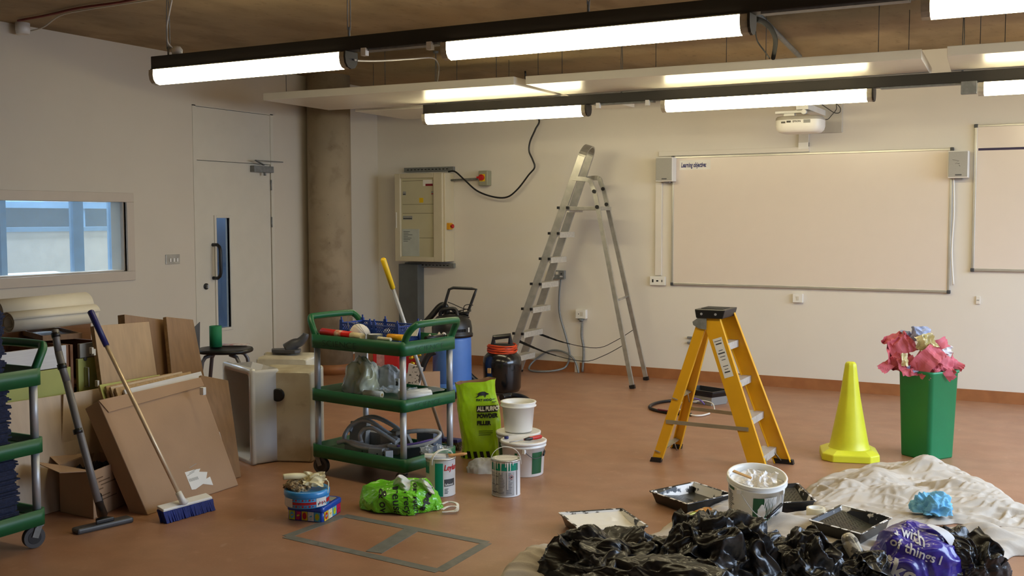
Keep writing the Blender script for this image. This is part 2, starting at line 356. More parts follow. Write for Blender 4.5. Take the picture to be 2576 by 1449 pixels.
# cable and detector on the ceiling at the top left
t = thing('ceiling_detector', 'off white junction box with cable where left wall meets the ceiling', 'junction box', (-6.78, 5.25, 2.9))
p = lw(52, 58, -6.84); m = MB(); m.lathe([(.045, 0), (.05, .03), (.05, .08)], (p.x+.02, p.y, ZC-.08)); m.build('box', M_white, t)
m = MB(); q = [fl(x, y, 2.93) for x, y in ((75, 78), (110, 68), (150, 40), (210, 26), (300, 12), (420, -6))]; m.tube([Vector((p.x, p.y, 2.90))]+q, .005, 6, spl=5); m.build('cable', M_off, t)
m = MB(); q = [fl(x, y, 2.955) for x, y in ((45, 52), (120, 38), (200, 20), (300, 6), (400, -14))]; m.tube(q, .008, 6, spl=4)
tag(m.build('red_cable', mat('dark_red_sheath', (120, 40, 28), .6)), 'thin dark red cable running across the concrete ceiling', 'cable')
# ================================================================== lights
M_tube = mat('lit_diffuser', (255, 226, 176), .4, var=0); bs = M_tube.node_tree.nodes['Principled BSDF']
bs.inputs['Emission Color'].default_value = (1, .88, .55, 1); bs.inputs['Emission Strength'].default_value = TUBE_E
M_cap = mat('clear_ribbed_plastic', (186, 178, 156), .25, alpha=1.0, var=.1, vs=40)
M_truss = mat('dark_grey_trunking', (40, 36, 32), .45, var=.08)
def tube_light(x0, x1, Y, label, zt=2.44):
    t = thing('strip_light', label, 'light', ((x0+x1)/2, Y, zt), 'strip lights hung under the black trunking')
    prof = [(-.048, 0), (-.050, -.03), (-.044, -.058), (-.028, -.078), (0, -.086), (.028, -.078), (.044, -.058), (.050, -.03), (.048, 0)]
    def seg(a, b): return MB().prism([Vector((0, y, z)) for y, z in prof], (a, Y, zt), (b, Y, zt), sm=False)
    e = .035; seg(x0+e, x1-e).build('diffuser', M_tube, t)
    for a, b in ((x0, x0+e), (x1-e, x1)): seg(a, b).build('end_section', M_cap, t, label='clear unlit end of the diffuser')
    m = MB(); m.prism([Vector((0, y*1.12, z*1.06)) for y, z in prof], (x1, Y, zt+.004), (x1+.012, Y, zt+.004)); m.build('end_cap', M_truss, t, label='black end disc')
    m = MB(); m.box(x0+.01, x1, Y-.045, Y+.045, zt, zt+.006); m.build('gear_tray', M_truss, t)
    return t
Y1, Y2 = 4.68, 7.75
def lx(px, py, Y): return bw(px, py, Y).x
tube_light(lx(390, 195, Y1), lx(880, 155, Y1), Y1, 'leftmost strip light of the near row, hung in front of the left wall')
tube_light(lx(1120, 130, Y1), lx(1888, 50, Y1), Y1, 'largest strip light at the top middle of the view, second in the near row')
tube_light(lx(2320, 20, Y1), .95, Y1, 'strip light cut off by the top right corner, third in the near row')
tube_light(lx(1068, 290, Y2), lx(1478, 275, Y2), Y2, 'leftmost strip light of the far row, above the switchgear cabinet')
tube_light(lx(1667, 265, Y2), lx(2196, 240, Y2), Y2, 'strip light of the far row directly above the projector')
tube_light(lx(2462, 225, Y2), .9, Y2, 'strip light of the far row at the right edge above the second whiteboard')
for Y, x0, lb, wx in ((Y1, lx(392, 150, Y1), 'near black trunking beam carrying the large strip lights', (lx(424, 130, Y1), lx(878, 90, Y1), lx(1480, 20, Y1), -.9)),
                  (Y2, lx(1070, 270, Y2), 'far black trunking beam running under the white ceiling panels', (-4.9, -3.2, -.75))):
    t = thing('light_trunking', lb, 'trunking', (x0, Y, 2.44), 'black trunking beams')
    m = MB(); m.box(x0, 2.15, Y-.04, Y+.04, 2.446, 2.52); m.build('beam', M_truss, t, bevel=.003)
    for a, b in ((-3.42, -2.93), (-1.27, -.66)): m = MB(); m.box(a, b, Y-.03, Y+.03, 2.436, 2.446); m.build('cover_strip', M_galv, t)
    for x in wx:
        m = MB(); m.tube([(x, Y-.012, 2.56), (x-.004, Y-.006, 2.75), (x, Y, ZC)], .003, 5); m.tube([(x, Y+.012, 2.56), (x+.006, Y+.006, 2.75), (x, Y, ZC)], .003, 5); m.tube([(x, Y, 2.51), (x, Y, 2.575)], .007, 6)
        m.lathe([(.02, 0), (.024, .02)], (x, Y, ZC-.02), n=12); m.build('suspension_wire', M_galv, t)
    for x in (-3.38, -2.97):
        m = MB(); m.box(x-.015, x+.015, Y-.05, Y-.02, 2.41, 2.45); m.build('clip', M_white, t)
x = lx(424, 130, Y1)
m = MB(); m.tube([at(432, 0, (x, Y1)), at(424, 40, (x, Y1)), at(419, 70, (x, Y1)), at(421, 105, (x, Y1)), at(434, 122, (x, Y1)), Vector((x+.07, Y1, 2.53))], .006, 6, spl=5); m.lathe([(.03, 0), (.034, .03), (.02, .05)], (x+.07, Y1, 2.52), n=12)
tag(m.build('white_flex', M_off), 'white flex dropping from the ceiling to the left end of the near trunking', 'cable')
m = MB(); m.tube([at(x_, y_, (-1.32*k, 4.7*k)) for x_, y_, k in ((1900, 48, 1.03), (1922, 56, 1.12), (1942, 76, 1.22), (1951, 105, 1.35))]+[fl(1945, 146, 2.592)], .014, 8, spl=6); m.tube([at(x_, y_, (-1.32*k, 4.7*k)) for x_, y_, k in ((1900, 78, 1.05), (1906, 105, 1.2), (1924, 130, 1.3))]+[fl(1936, 147, 2.592)], .004, 6, spl=5)
tag(m.build('black_lead', mat('matt_black_sheath', (7, 7, 7), .8, var=0, spec=.08)), 'thick black lead looping down from the right end of the largest strip light', 'cable')
m = MB(); m.tube([fl(1890, 20, 2.93), fl(2012, 142, 2.93)], .02, 10)
tag(m.build('ceiling_conduit', M_galv), 'grey conduit pipe fixed to the ceiling behind the largest strip light', 'pipe')
m = MB(); q = [at(x_, y_, (-3.5*k, 4.68*k)) for x_, y_, k in ((892, 150, 1.0), (905, 153, 1.02), (960, 153, 1.1), (1040, 148, 1.25), (1088, 146, 1.36), (1102, 160, 1.42), (1104, 180, 1.46))]+[fl(1100, 211, 2.592)]; m.tube(q, .005, 6, spl=4)
tag(m.build('panel_flex', M_off), 'thin white flex hanging over the left ceiling panel', 'cable')
m = MB(); m.box(lx(2418, 220, 7.7), lx(2458, 220, 7.7), 7.68, 7.72, bw(2418, 238, 7.7).z, bw(2418, 206, 7.7).z)
tag(m.build('light_end_plate', M_galv, bevel=.002), 'grey metal plate beside the rightmost light of the far row', 'plate')
# ------------------------------------------------------------------ hanging white panels
M_pan = mat('white_acoustic_panel', (218, 212, 198), .32, var=.02, bump=.01, bs=60, spec=.5)
def panel(q, z, label, t_=.06, wires=()):
    o = thing('ceiling_panel', label, 'ceiling panel', (q[0][0], q[0][1], z), 'white panels hung below the ceiling')
    m = MB(); m.slab([(x, y, z) for x, y in q], (0, 0, t_)); m.build('board', M_pan, o, bevel=.003)
    for x, y in wires:
        m = MB(); m.tube([(x, y, z+t_), (x, y, ZC)], .0025, 5); m.build('hanger_wire', M_dgrey, o)
    return o
zp = 2.53
panel([(-6.02, 6.85), (-3.72, 6.95), (-3.74, 7.90), (-6.05, 7.76)], zp, 'left white ceiling panel of the front row, nearest the concrete column', wires=((-5.9, 7.0), (-4.9, 7.0), (-4.6, 7.6), (-3.95, 7.1), (-3.9, 7.7)))
panel([(-3.64, 6.98), (-.92, 7.06), (-.97, 7.99), (-3.68, 7.96)], zp, 'long middle white ceiling panel above the projector light', wires=((-3.4, 7.1), (-2.9, 7.7), (-2.2, 7.2), (-1.9, 7.1), (-1.2, 7.2), (-1.1, 7.8)))
panel([(-.77, 7.02), (1.9, 7.05), (1.9, 8.0), (-.84, 8.0)], zp, 'right white ceiling panel cut off by the edge of the view', wires=((-.6, 7.2), (-.5, 7.8)))
panel([(-5.92, 7.98), (-3.55, 8.10), (-3.55, 8.9), (-5.95, 8.85)], zp, 'rear white ceiling panel showing behind the left ceiling panel', wires=((-5.8, 8.1), (-4.6, 8.5)))
# ================================================================== back wall equipment
M_board = mat('whiteboard_enamel', (226, 214, 202), .22, var=.006, spec=.5)
M_frame = mat('anodised_board_frame', (196, 194, 186), .35, .6, var=.05)
def front(x, y, z): return lambda u, v: (x+u, y, z+v)
def whiteboard(x0, x1, z0, z1, label):
    t = thing('whiteboard', label, 'whiteboard', ((x0+x1)/2, YB, z0), None)
    m = MB(); m.box(x0, x1, YB-.02, YB-.001, z0, z1); m.build('panel', M_board, t)
    for a in ((x0-.02, x0, z0, z1), (x1, x1+.02, z0, z1), (x0, x1, z0-.022, z0), (x0, x1, z1, z1+.018)):
        m = MB(); m.box(a[0], a[1], YB-.028, YB-.001, a[2], a[3]); m.build('frame_rail', M_frame, t, bevel=.003)
    for x in (x0-.012, x1+.012):
        for z in (z0-.014, z1+.01):
            m = MB(); m.box(x-.015, x+.015, YB-.031, YB-.001, z-.015, z+.015); m.build('corner_cap', M_dgrey, t, bevel=.005)
    return t
wb = whiteboard(-3.455, -1.015, .935, 2.115, 'wide whiteboard between the two wall speakers, headed with blue printed words')
m = MB(); m.box(-3.40, -3.10, YB-.0206, YB-.02, 2.005, 2.095); st = m.build('paper_strip', M_white, wb)
m = MB(); m.text('Learning objective:', .062, front(-3.385, YB-.0212, 2.03), bold=.0022, shear=.12, sx=.52); m.build('lettering', mat('dark_blue_print', (24, 34, 110), .5, var=0), st)
wb2 = whiteboard(-.81, 1.55, 1.125, 2.30, 'second whiteboard at the right edge with a dark purple line near its top')
m = MB(); m.box(-.80, 1.54, YB-.0212, YB-.02, 2.105, 2.125); m.build('painted_line', mat('dark_purple_tape', (40, 26, 70), .5), wb2)
def speaker(x0, x1, z0, z1, label):
    t = thing('wall_speaker', label, 'speaker', ((x0+x1)/2, YB-.1, z0), 'wall speakers beside the whiteboard')
    m = MB(); m.box(x0, x1, YB-.13, YB-.02, z0, z1); m.build('cabinet', M_white, t, bevel=.006)
    m = MB(); m.box(x0+.006, x1-.006, YB-.138, YB-.129, z0+.01, z1-.008); g = m.build('grille', mat('speaker_grille', (166, 164, 156), .7, var=.05, vs=300), t, bevel=.004)
    m = MB(); m.box((x0+x1)/2-.02, (x0+x1)/2+.03, YB-.1395, YB-.138, z0+.02, z0+.03); m.build('badge', M_dgrey, g)
    m = MB(); m.box((x0+x1)/2-.03, (x0+x1)/2+.03, YB-.06, YB-.001, z0-.012, z0); m.build('bracket', M_grey, t); return t
speaker(bw(1650, 395, 9.58).x, bw(1693, 395, 9.58).x, bw(1650, 457, 9.57).z, bw(1650, 396, 9.57).z, 'small grey wall speaker at the top left corner of the wide whiteboard')
sp = speaker(bw(2385, 395, 9.58).x, bw(2437, 395, 9.58).x, bw(2437, 447, 9.57).z, bw(2437, 378, 9.57).z, 'grey wall speaker at the top right corner of the wide whiteboard, with a scribble')
m = MB(); y = YB-.1386; q = [(-.985, 2.03), (-.935, 2.02), (-.965, 1.995), (-.93, 1.998)]; m.tube([(a, y, b) for a, b in q], .0015, 4); m.tube([(-.935, y, 1.985), (-.925, y, 1.975)], .0015, 4); m.build('scribble', M_ink, sp)
# white mini trunking around the board
t = thing('cable_trunking', 'white mini trunking above and left of the wide whiteboard', 'trunking', (-3.6, YB, 1))
for b in ((-3.61, -2.19, 2.140, 2.185), (-3.64, -3.575, 1.0, 1.89), (-2.285, -2.195, 2.185, 2.33)):
    m = MB(); m.box(b[0], b[1], YB-.025, YB-.001, b[2], b[3]); m.build('channel', M_wall if b[3] < 2.3 else M_off, t, bevel=.002)
m = MB(); m.box(-2.285, -2.195, YB-.028, YB-.001, 2.165, 2.225); m.build('elbow', M_white, t, bevel=.002)
m = MB(); m.tube([(-.985, YB-.03, 1.90), (-.975, YB-.03, 1.6), (-.985, YB-.02, 1.35), (-.982, YB-.03, 1.2), (-.965, YB-.03, .98)], .008, 6, spl=5)
tag(m.build('loose_white_cable', M_white), 'loose white strip hanging down the right edge of the wide whiteboard', 'cable')
def plate(name, x0, x1, z0, z1, label, mt=M_white, holes=(), d=.03, group=None, cat='wall socket'):
    t = thing(name, label, cat, ((x0+x1)/2, YB, z0), group)
    m = MB(); m.box(x0, x1, YB-d, YB-.001, z0, z1); p = m.build('plate', mt, t, bevel=.003)
    for i, (u, v, a, b, mm) in enumerate(holes):
        m = MB(); cx = x0+(x1-x0)*u; cz = z0+(z1-z0)*v; m.box(cx-a/2, cx+a/2, YB-d-.003, YB-d+.001, cz-b/2, cz+b/2); m.build('slot' if b > a or mm is M_ink else 'switch', mm, t)
    return t
plate('data_socket', -3.69, -3.535, .905, .99, 'white double data socket at the foot of the trunking left of the whiteboard', holes=((.2, .5, .014, .03, M_ink), (.5, .5, .02, .014, M_ink), (.8, .5, .008, .02, M_ink)))
plate('wall_switch', -2.315, -2.225, .785, .865, 'small white switch below the middle of the wide whiteboard', holes=((.5, .5, .022, .035, M_off),), cat='switch')
plate('data_point', -.79, -.755, .825, .892, 'small white cable outlet low on the wall below the second whiteboard', mt=M_wall, holes=((.5, .5, .02, .006, M_grey),), d=.014)
plate('spur_switch', -4.47, -4.36, .55, .64, 'small white spur box on the wall with a pipe leading down from it', holes=((.3, .5, .008, .008, M_ink), (.6, .5, .03, .04, M_off)), d=.05, cat='switch')
s = plate('metal_socket', -4.755, -4.60, .94, 1.025, 'grey metal double socket behind the aluminium ladder', mt=M_galv, holes=((.2, .3, .03, .012, M_white), (.8, .3, .03, .012, M_white), (.5, .7, .03, .03, M_off), (.2, .62, .01, .016, M_ink), (.8, .62, .01, .016, M_ink)), d=.045)
m = MB(); 
for z in (.365, .415): m.box(-3.31, -3.14, YB-.03, YB-.001, z-.009, z+.009)
tag(m.build('cable_outlet', M_galv, bevel=.003), 'two short grey metal bars on the wall seen through the yellow stepladder', 'bracket')
m = MB(); q = [bw(x, y, 9.66) for x, y in ((1411, 703), (1407, 740), (1408, 790), (1425, 852), (1433, 892), (1425, 920))]
q += [Vector((-4.62, 9.58, .03)), Vector((-4.75, 9.5, .014)), Vector((-4.9, 9.5, .014)), Vector((-4.95, 9.58, .05)), Vector((-4.9, 9.64, .12)), Vector((-4.78, 9.67, .2)), Vector((-4.65, 9.67, .21)), Vector((-4.53, 9.66, .17)), Vector((-4.47, 9.66, .10)), Vector((-4.44, 9.66, .0))]
m.tube(q, .010, 8, spl=6); tag(m.build('flexible_conduit', mat('grey_flexible_conduit', (130, 134, 134), .45, .3, var=.1, vs=120)), 'grey flexible conduit looping to the floor below the metal socket', 'cable')
m = MB(); m.tube([bw(x, y, 9.67) for x, y in ((1464, 812), (1463, 845), (1468, 880), (1465, 935))], .012, 8, spl=5); m.lathe([(.012, 0), (.035, .03)], (-4.415, YB-.035, .515))
tag(m.build('conduit_pipe', M_galv), 'short grey conduit running down to the floor from the white spur box', 'pipe')
# projector
t = thing('projector', 'white ceiling projector on a wall arm above the wide whiteboard', 'projector', (-2.13, 9.0, 2.35))
m = MB(); pr = []
for i in range(28):
    a = 2*PI*i/28; c, s_ = math.cos(a), math.sin(a); pr.append(Vector((-2.135+.192*math.copysign(abs(c)**.45, c), 9.10+.15*math.copysign(abs(s_)**.45, s_), 0)))
def sc_(P, k, z): return [Vector((-2.135+(p.x+2.135)*k, 9.10+(p.y-9.1)*k, z)) for p in P]
lv = [(.72, 2.262), (.86, 2.268), (.96, 2.288), (1.0, 2.318), (1.0, 2.366), (.985, 2.386), (.93, 2.397), (.86, 2.399)]
k = 0
for s_, z in lv: m.v += sc_(pr, s_, z)
for i in range(len(lv)-1):
    for j in range(28):
        j2 = (j+1) % 28; m.f.append([i*28+j, i*28+j2, (i+1)*28+j2, (i+1)*28+j]); m.m.append(1 if i in (4, 5, 6) else 0); m.s.append(True)
m.f.append(list(range(28))[::-1]); m.m.append(0); m.s.append(False); m.f.append([7*28+j for j in range(28)]); m.m.append(1); m.s.append(False)
m.build('body', [M_white, mat('projector_grey_band', (176, 170, 158), .4)], t)
yf = 9.10-.1515
m = MB(); m.text('EPSON', .022, front(-2.165, yf, 2.343), bold=.0006); m.box(-2.26, -2.225, yf, yf+.004, 2.338, 2.352); m.box(-2.215, -2.18, yf+0, yf+.004, 2.342, 2.358)
m.build('lettering', mat('grey_print', (70, 66, 60), .5, var=0), t)
m = MB(); m.box(-2.075, -2.02, yf-.001, yf+.004, 2.335, 2.362); m.build('vent', M_grey, t)
m = MB(); m.box(-2.33, -2.10, 9.02, 9.07, 2.425, 2.447); m.box(-2.26, -2.17, 9.03, 9.09, 2.40, 2.425); m.box(-2.15, -2.05, 9.0, YB-.02, 2.45, 2.50); m.build('arm', M_white, t, bevel=.003)
m = MB(); m.lathe([(.02, 0), (.02, .05)], (-2.085, 8.99, 2.43), ax=(0, 1, 0)); m.build('knob', M_white, t)
m = MB(); m.box(-2.30, -1.905, YB-.03, YB-.001, 2.30, 2.66); m.build('wall_plate', mat('projector_wall_plate', (190, 186, 176), .5), t, bevel=.006)
m = MB(); m.tube([at(x, y, (-1.98, 9.3)) for x, y in ((2066, 262), (2085, 275), (2100, 284), (2112, 283), (2114, 272), (2104, 262), (2104, 275), (2092, 290), (2084, 299), (2076, 301))], .0035, 6, spl=5); m.build('lead', M_blk, t)
# distribution board
t = thing('distribution_board', 'cream metal distribution board with a glazed door on the back wall', 'electrical cabinet', (-6.3, YB, 1.05))
x0, x1, z0, z1, yd = -6.535, -5.915, 1.095, 2.03, YB-.21
m = MB(); m.box(x0, x1, yd+.03, YB-.002, z0, z1); m.build('enclosure', mat('cream_powder_coat', (206, 196, 168), .45, var=.02), t, bevel=.006)
m = MB(); fx1 = x1-.02; m.box(x0, x0+.07, yd, yd+.03, z0, z1); m.box(fx1-.11, fx1, yd, yd+.03, z0, z1); m.box(x0+.07, fx1-.11, yd, yd+.03, z0, z0+.05); m.box(x0+.07, fx1-.11, yd, yd+.03, z1-.05, z1)
d = m.build('glazed_door', mat('cream_powder_coat', (206, 196, 168)), t, bevel=.006)
m = MB(); gx0, gx1, gz0, gz1 = x0+.07, fx1-.11, z0+.05, z1-.05; m.box(gx0, gx1, yd+.027, yd+.0295, gz0, gz1)
mg = mat('board_interior', (196, 190, 158), .35, var=.04, vs=3); m.build('interior_panel', mg, d)
m = MB(); m.box(x0+.015, x0+.03, yd-.012, yd, 1.45, 1.62); m.build('latch', M_off, d, bevel=.003)
def mark(nm, a, b, c, e, mt, dy=0.0, par=None):
    m = MB(); m.box(a, b, yd+.0245-dy, yd+.027, c, e); return m.build(nm, mt, par or d)
mark('warning_label', -6.235, -6.185, 1.72, 1.77, M_yel)
l = mark('maker_label', -6.187, -6.065, 1.895, 1.96, M_white); mark('label_band', -6.155, -6.065, 1.895, 1.918, mat('maroon_print', (130, 20, 40), .5), .001, d)
mark('schedule_sheet', -6.46, -6.24, 1.15, 1.44, mat('grey_white_paper', (186, 192, 184), .5)); 
m = MB()
for i in range(7): m.box(-6.44, -6.44+random.uniform(.05, .15), yd+.0235, yd+.0245, 1.41-i*.017, 1.414-i*.017)
m.build('printed_lines', M_ink, d)
for a, b, z in ((-6.445, -6.405, 1.82), (-6.445, -6.325, 1.56), (-6.085, -6.055, 1.82)):
    mark('breaker_row', a, b, z-.02, z+.02, M_grey); mark('breaker_toggles', a+.004, b-.004, z-.012, z-.004, M_ink if a < -6.3 else M_red, .001)
m = MB()
for z in (1.70, 1.605, 1.345, 1.95): m.box(gx0+.015, gx1-.01, yd+.0262, yd+.027, z, z+.004)
m.build('panel_seam', mat('dark_olive_line', (96, 92, 66), .6), d)
def strut(z0, z1, x0, x1, label):
    t = thing('strut_channel', label, 'steel channel', (x0, YB, z0), 'slotted steel channels behind the distribution board')
    m = MB(); m.box(x0, x1, YB-.045, YB-.001, z0, z1); m.build('channel', M_galv, t)
    m = MB(); n = 12
    for i in range(n): a = x0+.04+(x1-x0-.08)*i/n; m.box(a, a+.022, YB-.047, YB-.044, z0+.016, z0+.026)
    m.build('slots', M_ink, t)
strut(2.055, 2.10, -6.52, -5.90, 'slotted steel channel just above the distribution board')
strut(1.03, 1.075, -6.52, -5.90, 'slotted steel channel just below the distribution board')
m = MB(); m.box(-6.545, -6.30, YB-.13, YB-.005, .0, 1.06); tag(m.build('steel_trunking', mat('grey_steel_trunking', (104, 108, 108), .5, .4, var=.08), bevel=.003), 'grey steel trunking running from the distribution board down to the floor', 'trunking')
t = thing('isolator_switch', 'grey isolator box with a red and yellow knob right of the distribution board', 'switch', (-5.53, YB, 1.89))
m = MB(); m.box(-5.565, -5.455, YB-.09, YB-.002, 1.89, 2.045); m.build('box', mat('isolator_grey', (150, 150, 128), .5), t, bevel=.008)
m = MB(); m.box(-5.55, -5.485, YB-.094, YB-.09, 1.935, 2.01); m.build('yellow_plate', M_yel, t)
m = MB(); m.lathe([(.032, 0), (.032, .02), (.02, .035)], (-5.522, YB-.094, 1.975), ax=(0, -1, 0)); m.box(-5.558, -5.486, YB-.14, YB-.115, 1.966, 1.984); m.build('knob', M_red, t, label='red rotary knob')
m = MB(); m.tube([(-5.915, YB-.06, 1.955), (-5.60, YB-.05, 1.965)], .011, 8); m.build('conduit', M_galv, t)
t = thing('emergency_stop', 'yellow emergency stop box with a red button on the side of the distribution board', 'emergency stop', (-5.9, YB-.1, 1.46))
m = MB(); m.box(-5.914, -5.882, YB-.155, YB-.085, 1.435, 1.505); m.build('box', mat('orange_yellow', (226, 160, 20), .4), t, bevel=.003)
m = MB(); m.lathe([(.012, 0), (.012, .014), (.022, .016), (.022, .026), (.015, .032)], (-5.882, YB-.12, 1.47), ax=(1, 0, 0)); m.build('button', M_red, t)
m = MB(); q = [bw(x, y, 9.6) for x, y in ((1128, 432), (1145, 432), (1168, 452), (1200, 480), (1240, 495), (1275, 496), (1302, 476), (1330, 440), (1345, 421), (1340, 402), (1331, 380), (1334, 355), (1347, 325), (1356, 300))]+[Vector((-4.82, 9.3, 2.7)), Vector((-4.8, 9.2, ZC))]
m.tube(q, .009, 8, spl=6); tag(m.build('black_cable', M_blk), 'loose black cable swinging from the distribution board up to the ceiling', 'cable')
# ================================================================== aluminium stepladder
t = thing('aluminium_stepladder', 'tall aluminium platform stepladder standing open near the back wall', 'ladder', (-4.3, 9.25, 0))
NB, NT = Vector((-4.955, 9.02, 0)), Vector((-4.135, 9.13, 2.21)); FB, FT = Vector((-5.02, 9.46, 0)), Vector((-4.175, 9.40, 2.23))
def lp(a, b, t_): return a+(b-a)*t_
upv = Vector((1, 0, -.37)).normalized()
m = MB(); m.bar(NB, lp(NB, NT, .965), .022, .075, up=upv); m.build('stile', M_alu, t, bevel=.002)
m = MB(); m.bar(FB, lp(FB, FT, .965), .022, .075, up=upv); m.build('stile', M_alu, t, bevel=.002)
a, b = lp(NB, NT, .96), lp(FB, FT, .96); d_ = (NT-NB).normalized(); c = (a+b)/2
m = MB(); pts = [c+(a-c)*math.cos(PI*i/14)+d_*(.11*math.sin(PI*i/14)) for i in range(15)]
for i in range(14): m.bar(pts[i], pts[i+1]+(pts[i+1]-pts[i])*.05, .012, .075, up=upv)
m.build('top_hoop', M_alu, t)
for i in range(7):
    k = (.2+i*.243)/2.22; a, b = lp(NB, NT, k), lp(FB, FT, k); dn = Vector((.075, 0, 0))
    m = MB(); m.box(a.x-.04, a.x+.055, a.y, b.y, a.z-.012, a.z+.012); m.box(a.x+.038, a.x+.057, a.y+.002, b.y-.002, a.z-.042, a.z+.0115); tr = m.build('tread', mat('dull_tread_alloy', (196, 190, 176), .55, .1, var=.1, vs=40), t)
    for dx in (-.045, .05):
        m = MB(); m.box(a.x+dx-.011, a.x+dx+.011, a.y-.03, a.y-.005, a.z-.012, a.z+.012); m.build('tread_plug', M_blk, tr, label='black plastic plug')
zpf = 1.655; a = lp(NB, NT, zpf/2.21); b = lp(FB, FT, zpf/2.23)
RN = Vector((-3.585, 8.98, 0)); RF = Vector((-3.66, 9.52, 0)); RNt = Vector((-4.02, 9.10, 1.80)); RFt = Vector((-4.06, 9.40, 1.83))
m = MB(); m.box(a.x, -3.985, a.y, b.y, zpf-.03, zpf+.005); m.build('platform', M_alu, t, bevel=.003)
for p, q, s_ in ((RN, RNt, a), (RF, RFt, b)):
    dd = (q-p).normalized(); e = s_+Vector((.1, 0, .27))
    pts = [p, q, q+dd*.05+Vector((-.015, 0, 0)), q+Vector((-.06, 0, .105)), e]
    m = MB(); pp = [p]+spline(pts[1:], 5)
    for i in range(len(pp)-1): m.bar(pp[i], pp[i+1]+(pp[i+1]-pp[i]).normalized()*.004, .022, .04, up=(1, 0, .2))
    m.build('rear_leg', M_alu, t)
    m = MB(); m.bar(p-Vector((0, 0, 0)), p+dd*.035, .03, .05, up=(1, 0, .2)); m.build('foot', M_blk, t)
    for z in (1.655, 1.80):
        k = lp(p, q, z/1.8); m = MB(); m.lathe([(.018, 0), (.018, .012)], k+Vector((0, -.012, 0)), n=14, ax=(0, -1, 0)); m.build('pivot_cap', M_blk, t)
for p in (NB, FB): m = MB(); m.bar(p, p+Vector((.012, 0, .035)), .03, .085, up=upv); m.build('foot', M_blk, t)
a, b = lp(RN, RNt, .44), lp(RF, RFt, .44); m = MB(); m.tube([a, b], .011, 8); m.build('cross_bar', M_alu, t)
for p0, p1, q0, q1, k0, k1 in ((NB, NT, RN, RNt, .17, .22), (FB, FT, RF, RFt, .19, .27)):
    a = lp(p0, p1, k0); b = lp(q0, q1, k1); mid = (a+b)/2-Vector((-.15, 0, .17))
    m = MB(); pp = spline([a, lp(a, mid, .5)-Vector((0, 0, .03)), mid, lp(mid, b, .5)-Vector((0, 0, .025)), b], 5)
    for i in range(len(pp)-1): m.bar(pp[i], pp[i+1], .003, .028-.022*min(1, i/6), up=(0, 0, 1))
    m.build('webbing_strap', M_rub, t)
# ================================================================== yellow stepladder
M_fib = mat('yellow_fibreglass', (226, 166, 22), .42, var=.04, bump=.03, bs=200)
t = thing('yellow_stepladder', 'yellow fibreglass stepladder standing open in the middle of the floor', 'ladder', (-2.0, 6.5, 0))
A0, A1 = Vector((-1.70, 6.33, .0)), Vector((-2.035, 6.37, .955)); B0, B1 = Vector((-1.635, 6.66, 0)), Vector((-1.995, 6.59, .955))
C0, C1 = Vector((-2.365, 6.33, 0)), Vector((-2.09, 6.37, .88)); D0, D1 = Vector((-2.385, 6.77, 0)), Vector((-2.12, 6.60, .88))
def channel(p, q, wd, into, nm, par):
    d = (q-p).normalized(); u = Vector((0, 1, 0)).cross(d).normalized()   # across the rail's web
    m = MB(); m.bar(p, q, .005, wd, up=u)
    for s_ in (-1, 1): m.bar(p+u*s_*(wd/2-.003)+Vector((0, into*.012, 0)), q+u*s_*(wd/2-.003)+Vector((0, into*.012, 0)), .028, .005, up=u)
    return m.build(nm, M_fib, par, bevel=.001)
channel(A0, A1, .105, 1, 'front_rail', t); channel(B0, B1, .105, -1, 'front_rail', t)
channel(C0, C1, .062, 1, 'rear_rail', t); channel(D0, D1, .062, -1, 'rear_rail', t)
for i in range(4):
    z = .10+i*.225; k = (z)/.955; a = lp(A0, A1, k); b = lp(B0, B1, k)
    m = MB(); m.box(a.x-.03, a.x+.055, a.y+.004, b.y-.004, z-.004, z+.004); m.box(a.x+.0485, a.x+.0565, a.y+.005, b.y-.005, z-.04, z+.0035); m.box(a.x-.0315, a.x-.024, a.y+.005, b.y-.005, z-.03, z+.0035)
    m.build('step', mat('painted_step_alloy', (196, 190, 180), .45, .25, var=.1, vs=40), t)
m = MB(); a, b = (A1+B1)/2, Vector((0, 0, 0)); m.prism([Vector((x, 6.345, z)) for x, z in ((-2.125, .985), (-2.115, .93), (-1.945, .93), (-1.93, .985))], (0, 0, 0), (0, .265, 0)); m.build('top_cap', M_blk, t, bevel=.005)
m = MB(); m.box(-2.10, -1.96, 6.40, 6.55, .985, .988); m.build('tool_tray', M_rub, t)
for x in (-2.08, -1.99): m = MB(); m.lathe([(.008, 0), (.008, .004)], (x, 6.346, .957), n=10, ax=(0, -1, 0)); m.build('rivet', M_alu2, t)
for P in (A0, B0): m = MB(); m.prism([P+Vector((x, -.012, z)) for x, z in ((-.055, 0), (.065, 0), (.058, .03), (-.062, .03))], (0, 0, 0), (0, .035, 0)); m.build('foot', M_blk, t, bevel=.003)
for P in (C0, D0): m = MB(); m.prism([P+Vector((x, -.012, z)) for x, z in ((-.04, 0), (.035, 0), (.04, .03), (-.03, .03))], (0, 0, 0), (0, .035, 0)); m.build('foot', M_blk, t, bevel=.003)
M_spr = mat('spreader_alloy', (166, 158, 134), .4, .5, var=.08)
for P, Q in ((lp(C0, C1, .30)+Vector((0, -.008, 0)), lp(A0, A1, .275)+Vector((.02, -.008, 0))), (lp(D0, D1, .33)+Vector((0, .008, 0)), lp(B0, B1, .30)+Vector((0, .008, 0)))):
    m = MB(); m.bar(P+(P-Q).normalized()*.02, Q, .004, .024); m.lathe([(.008, 0), (.008, .004)], (P+Q)/2, n=10, ax=(0, -1, 0)); m.build('spreader', M_spr, t)
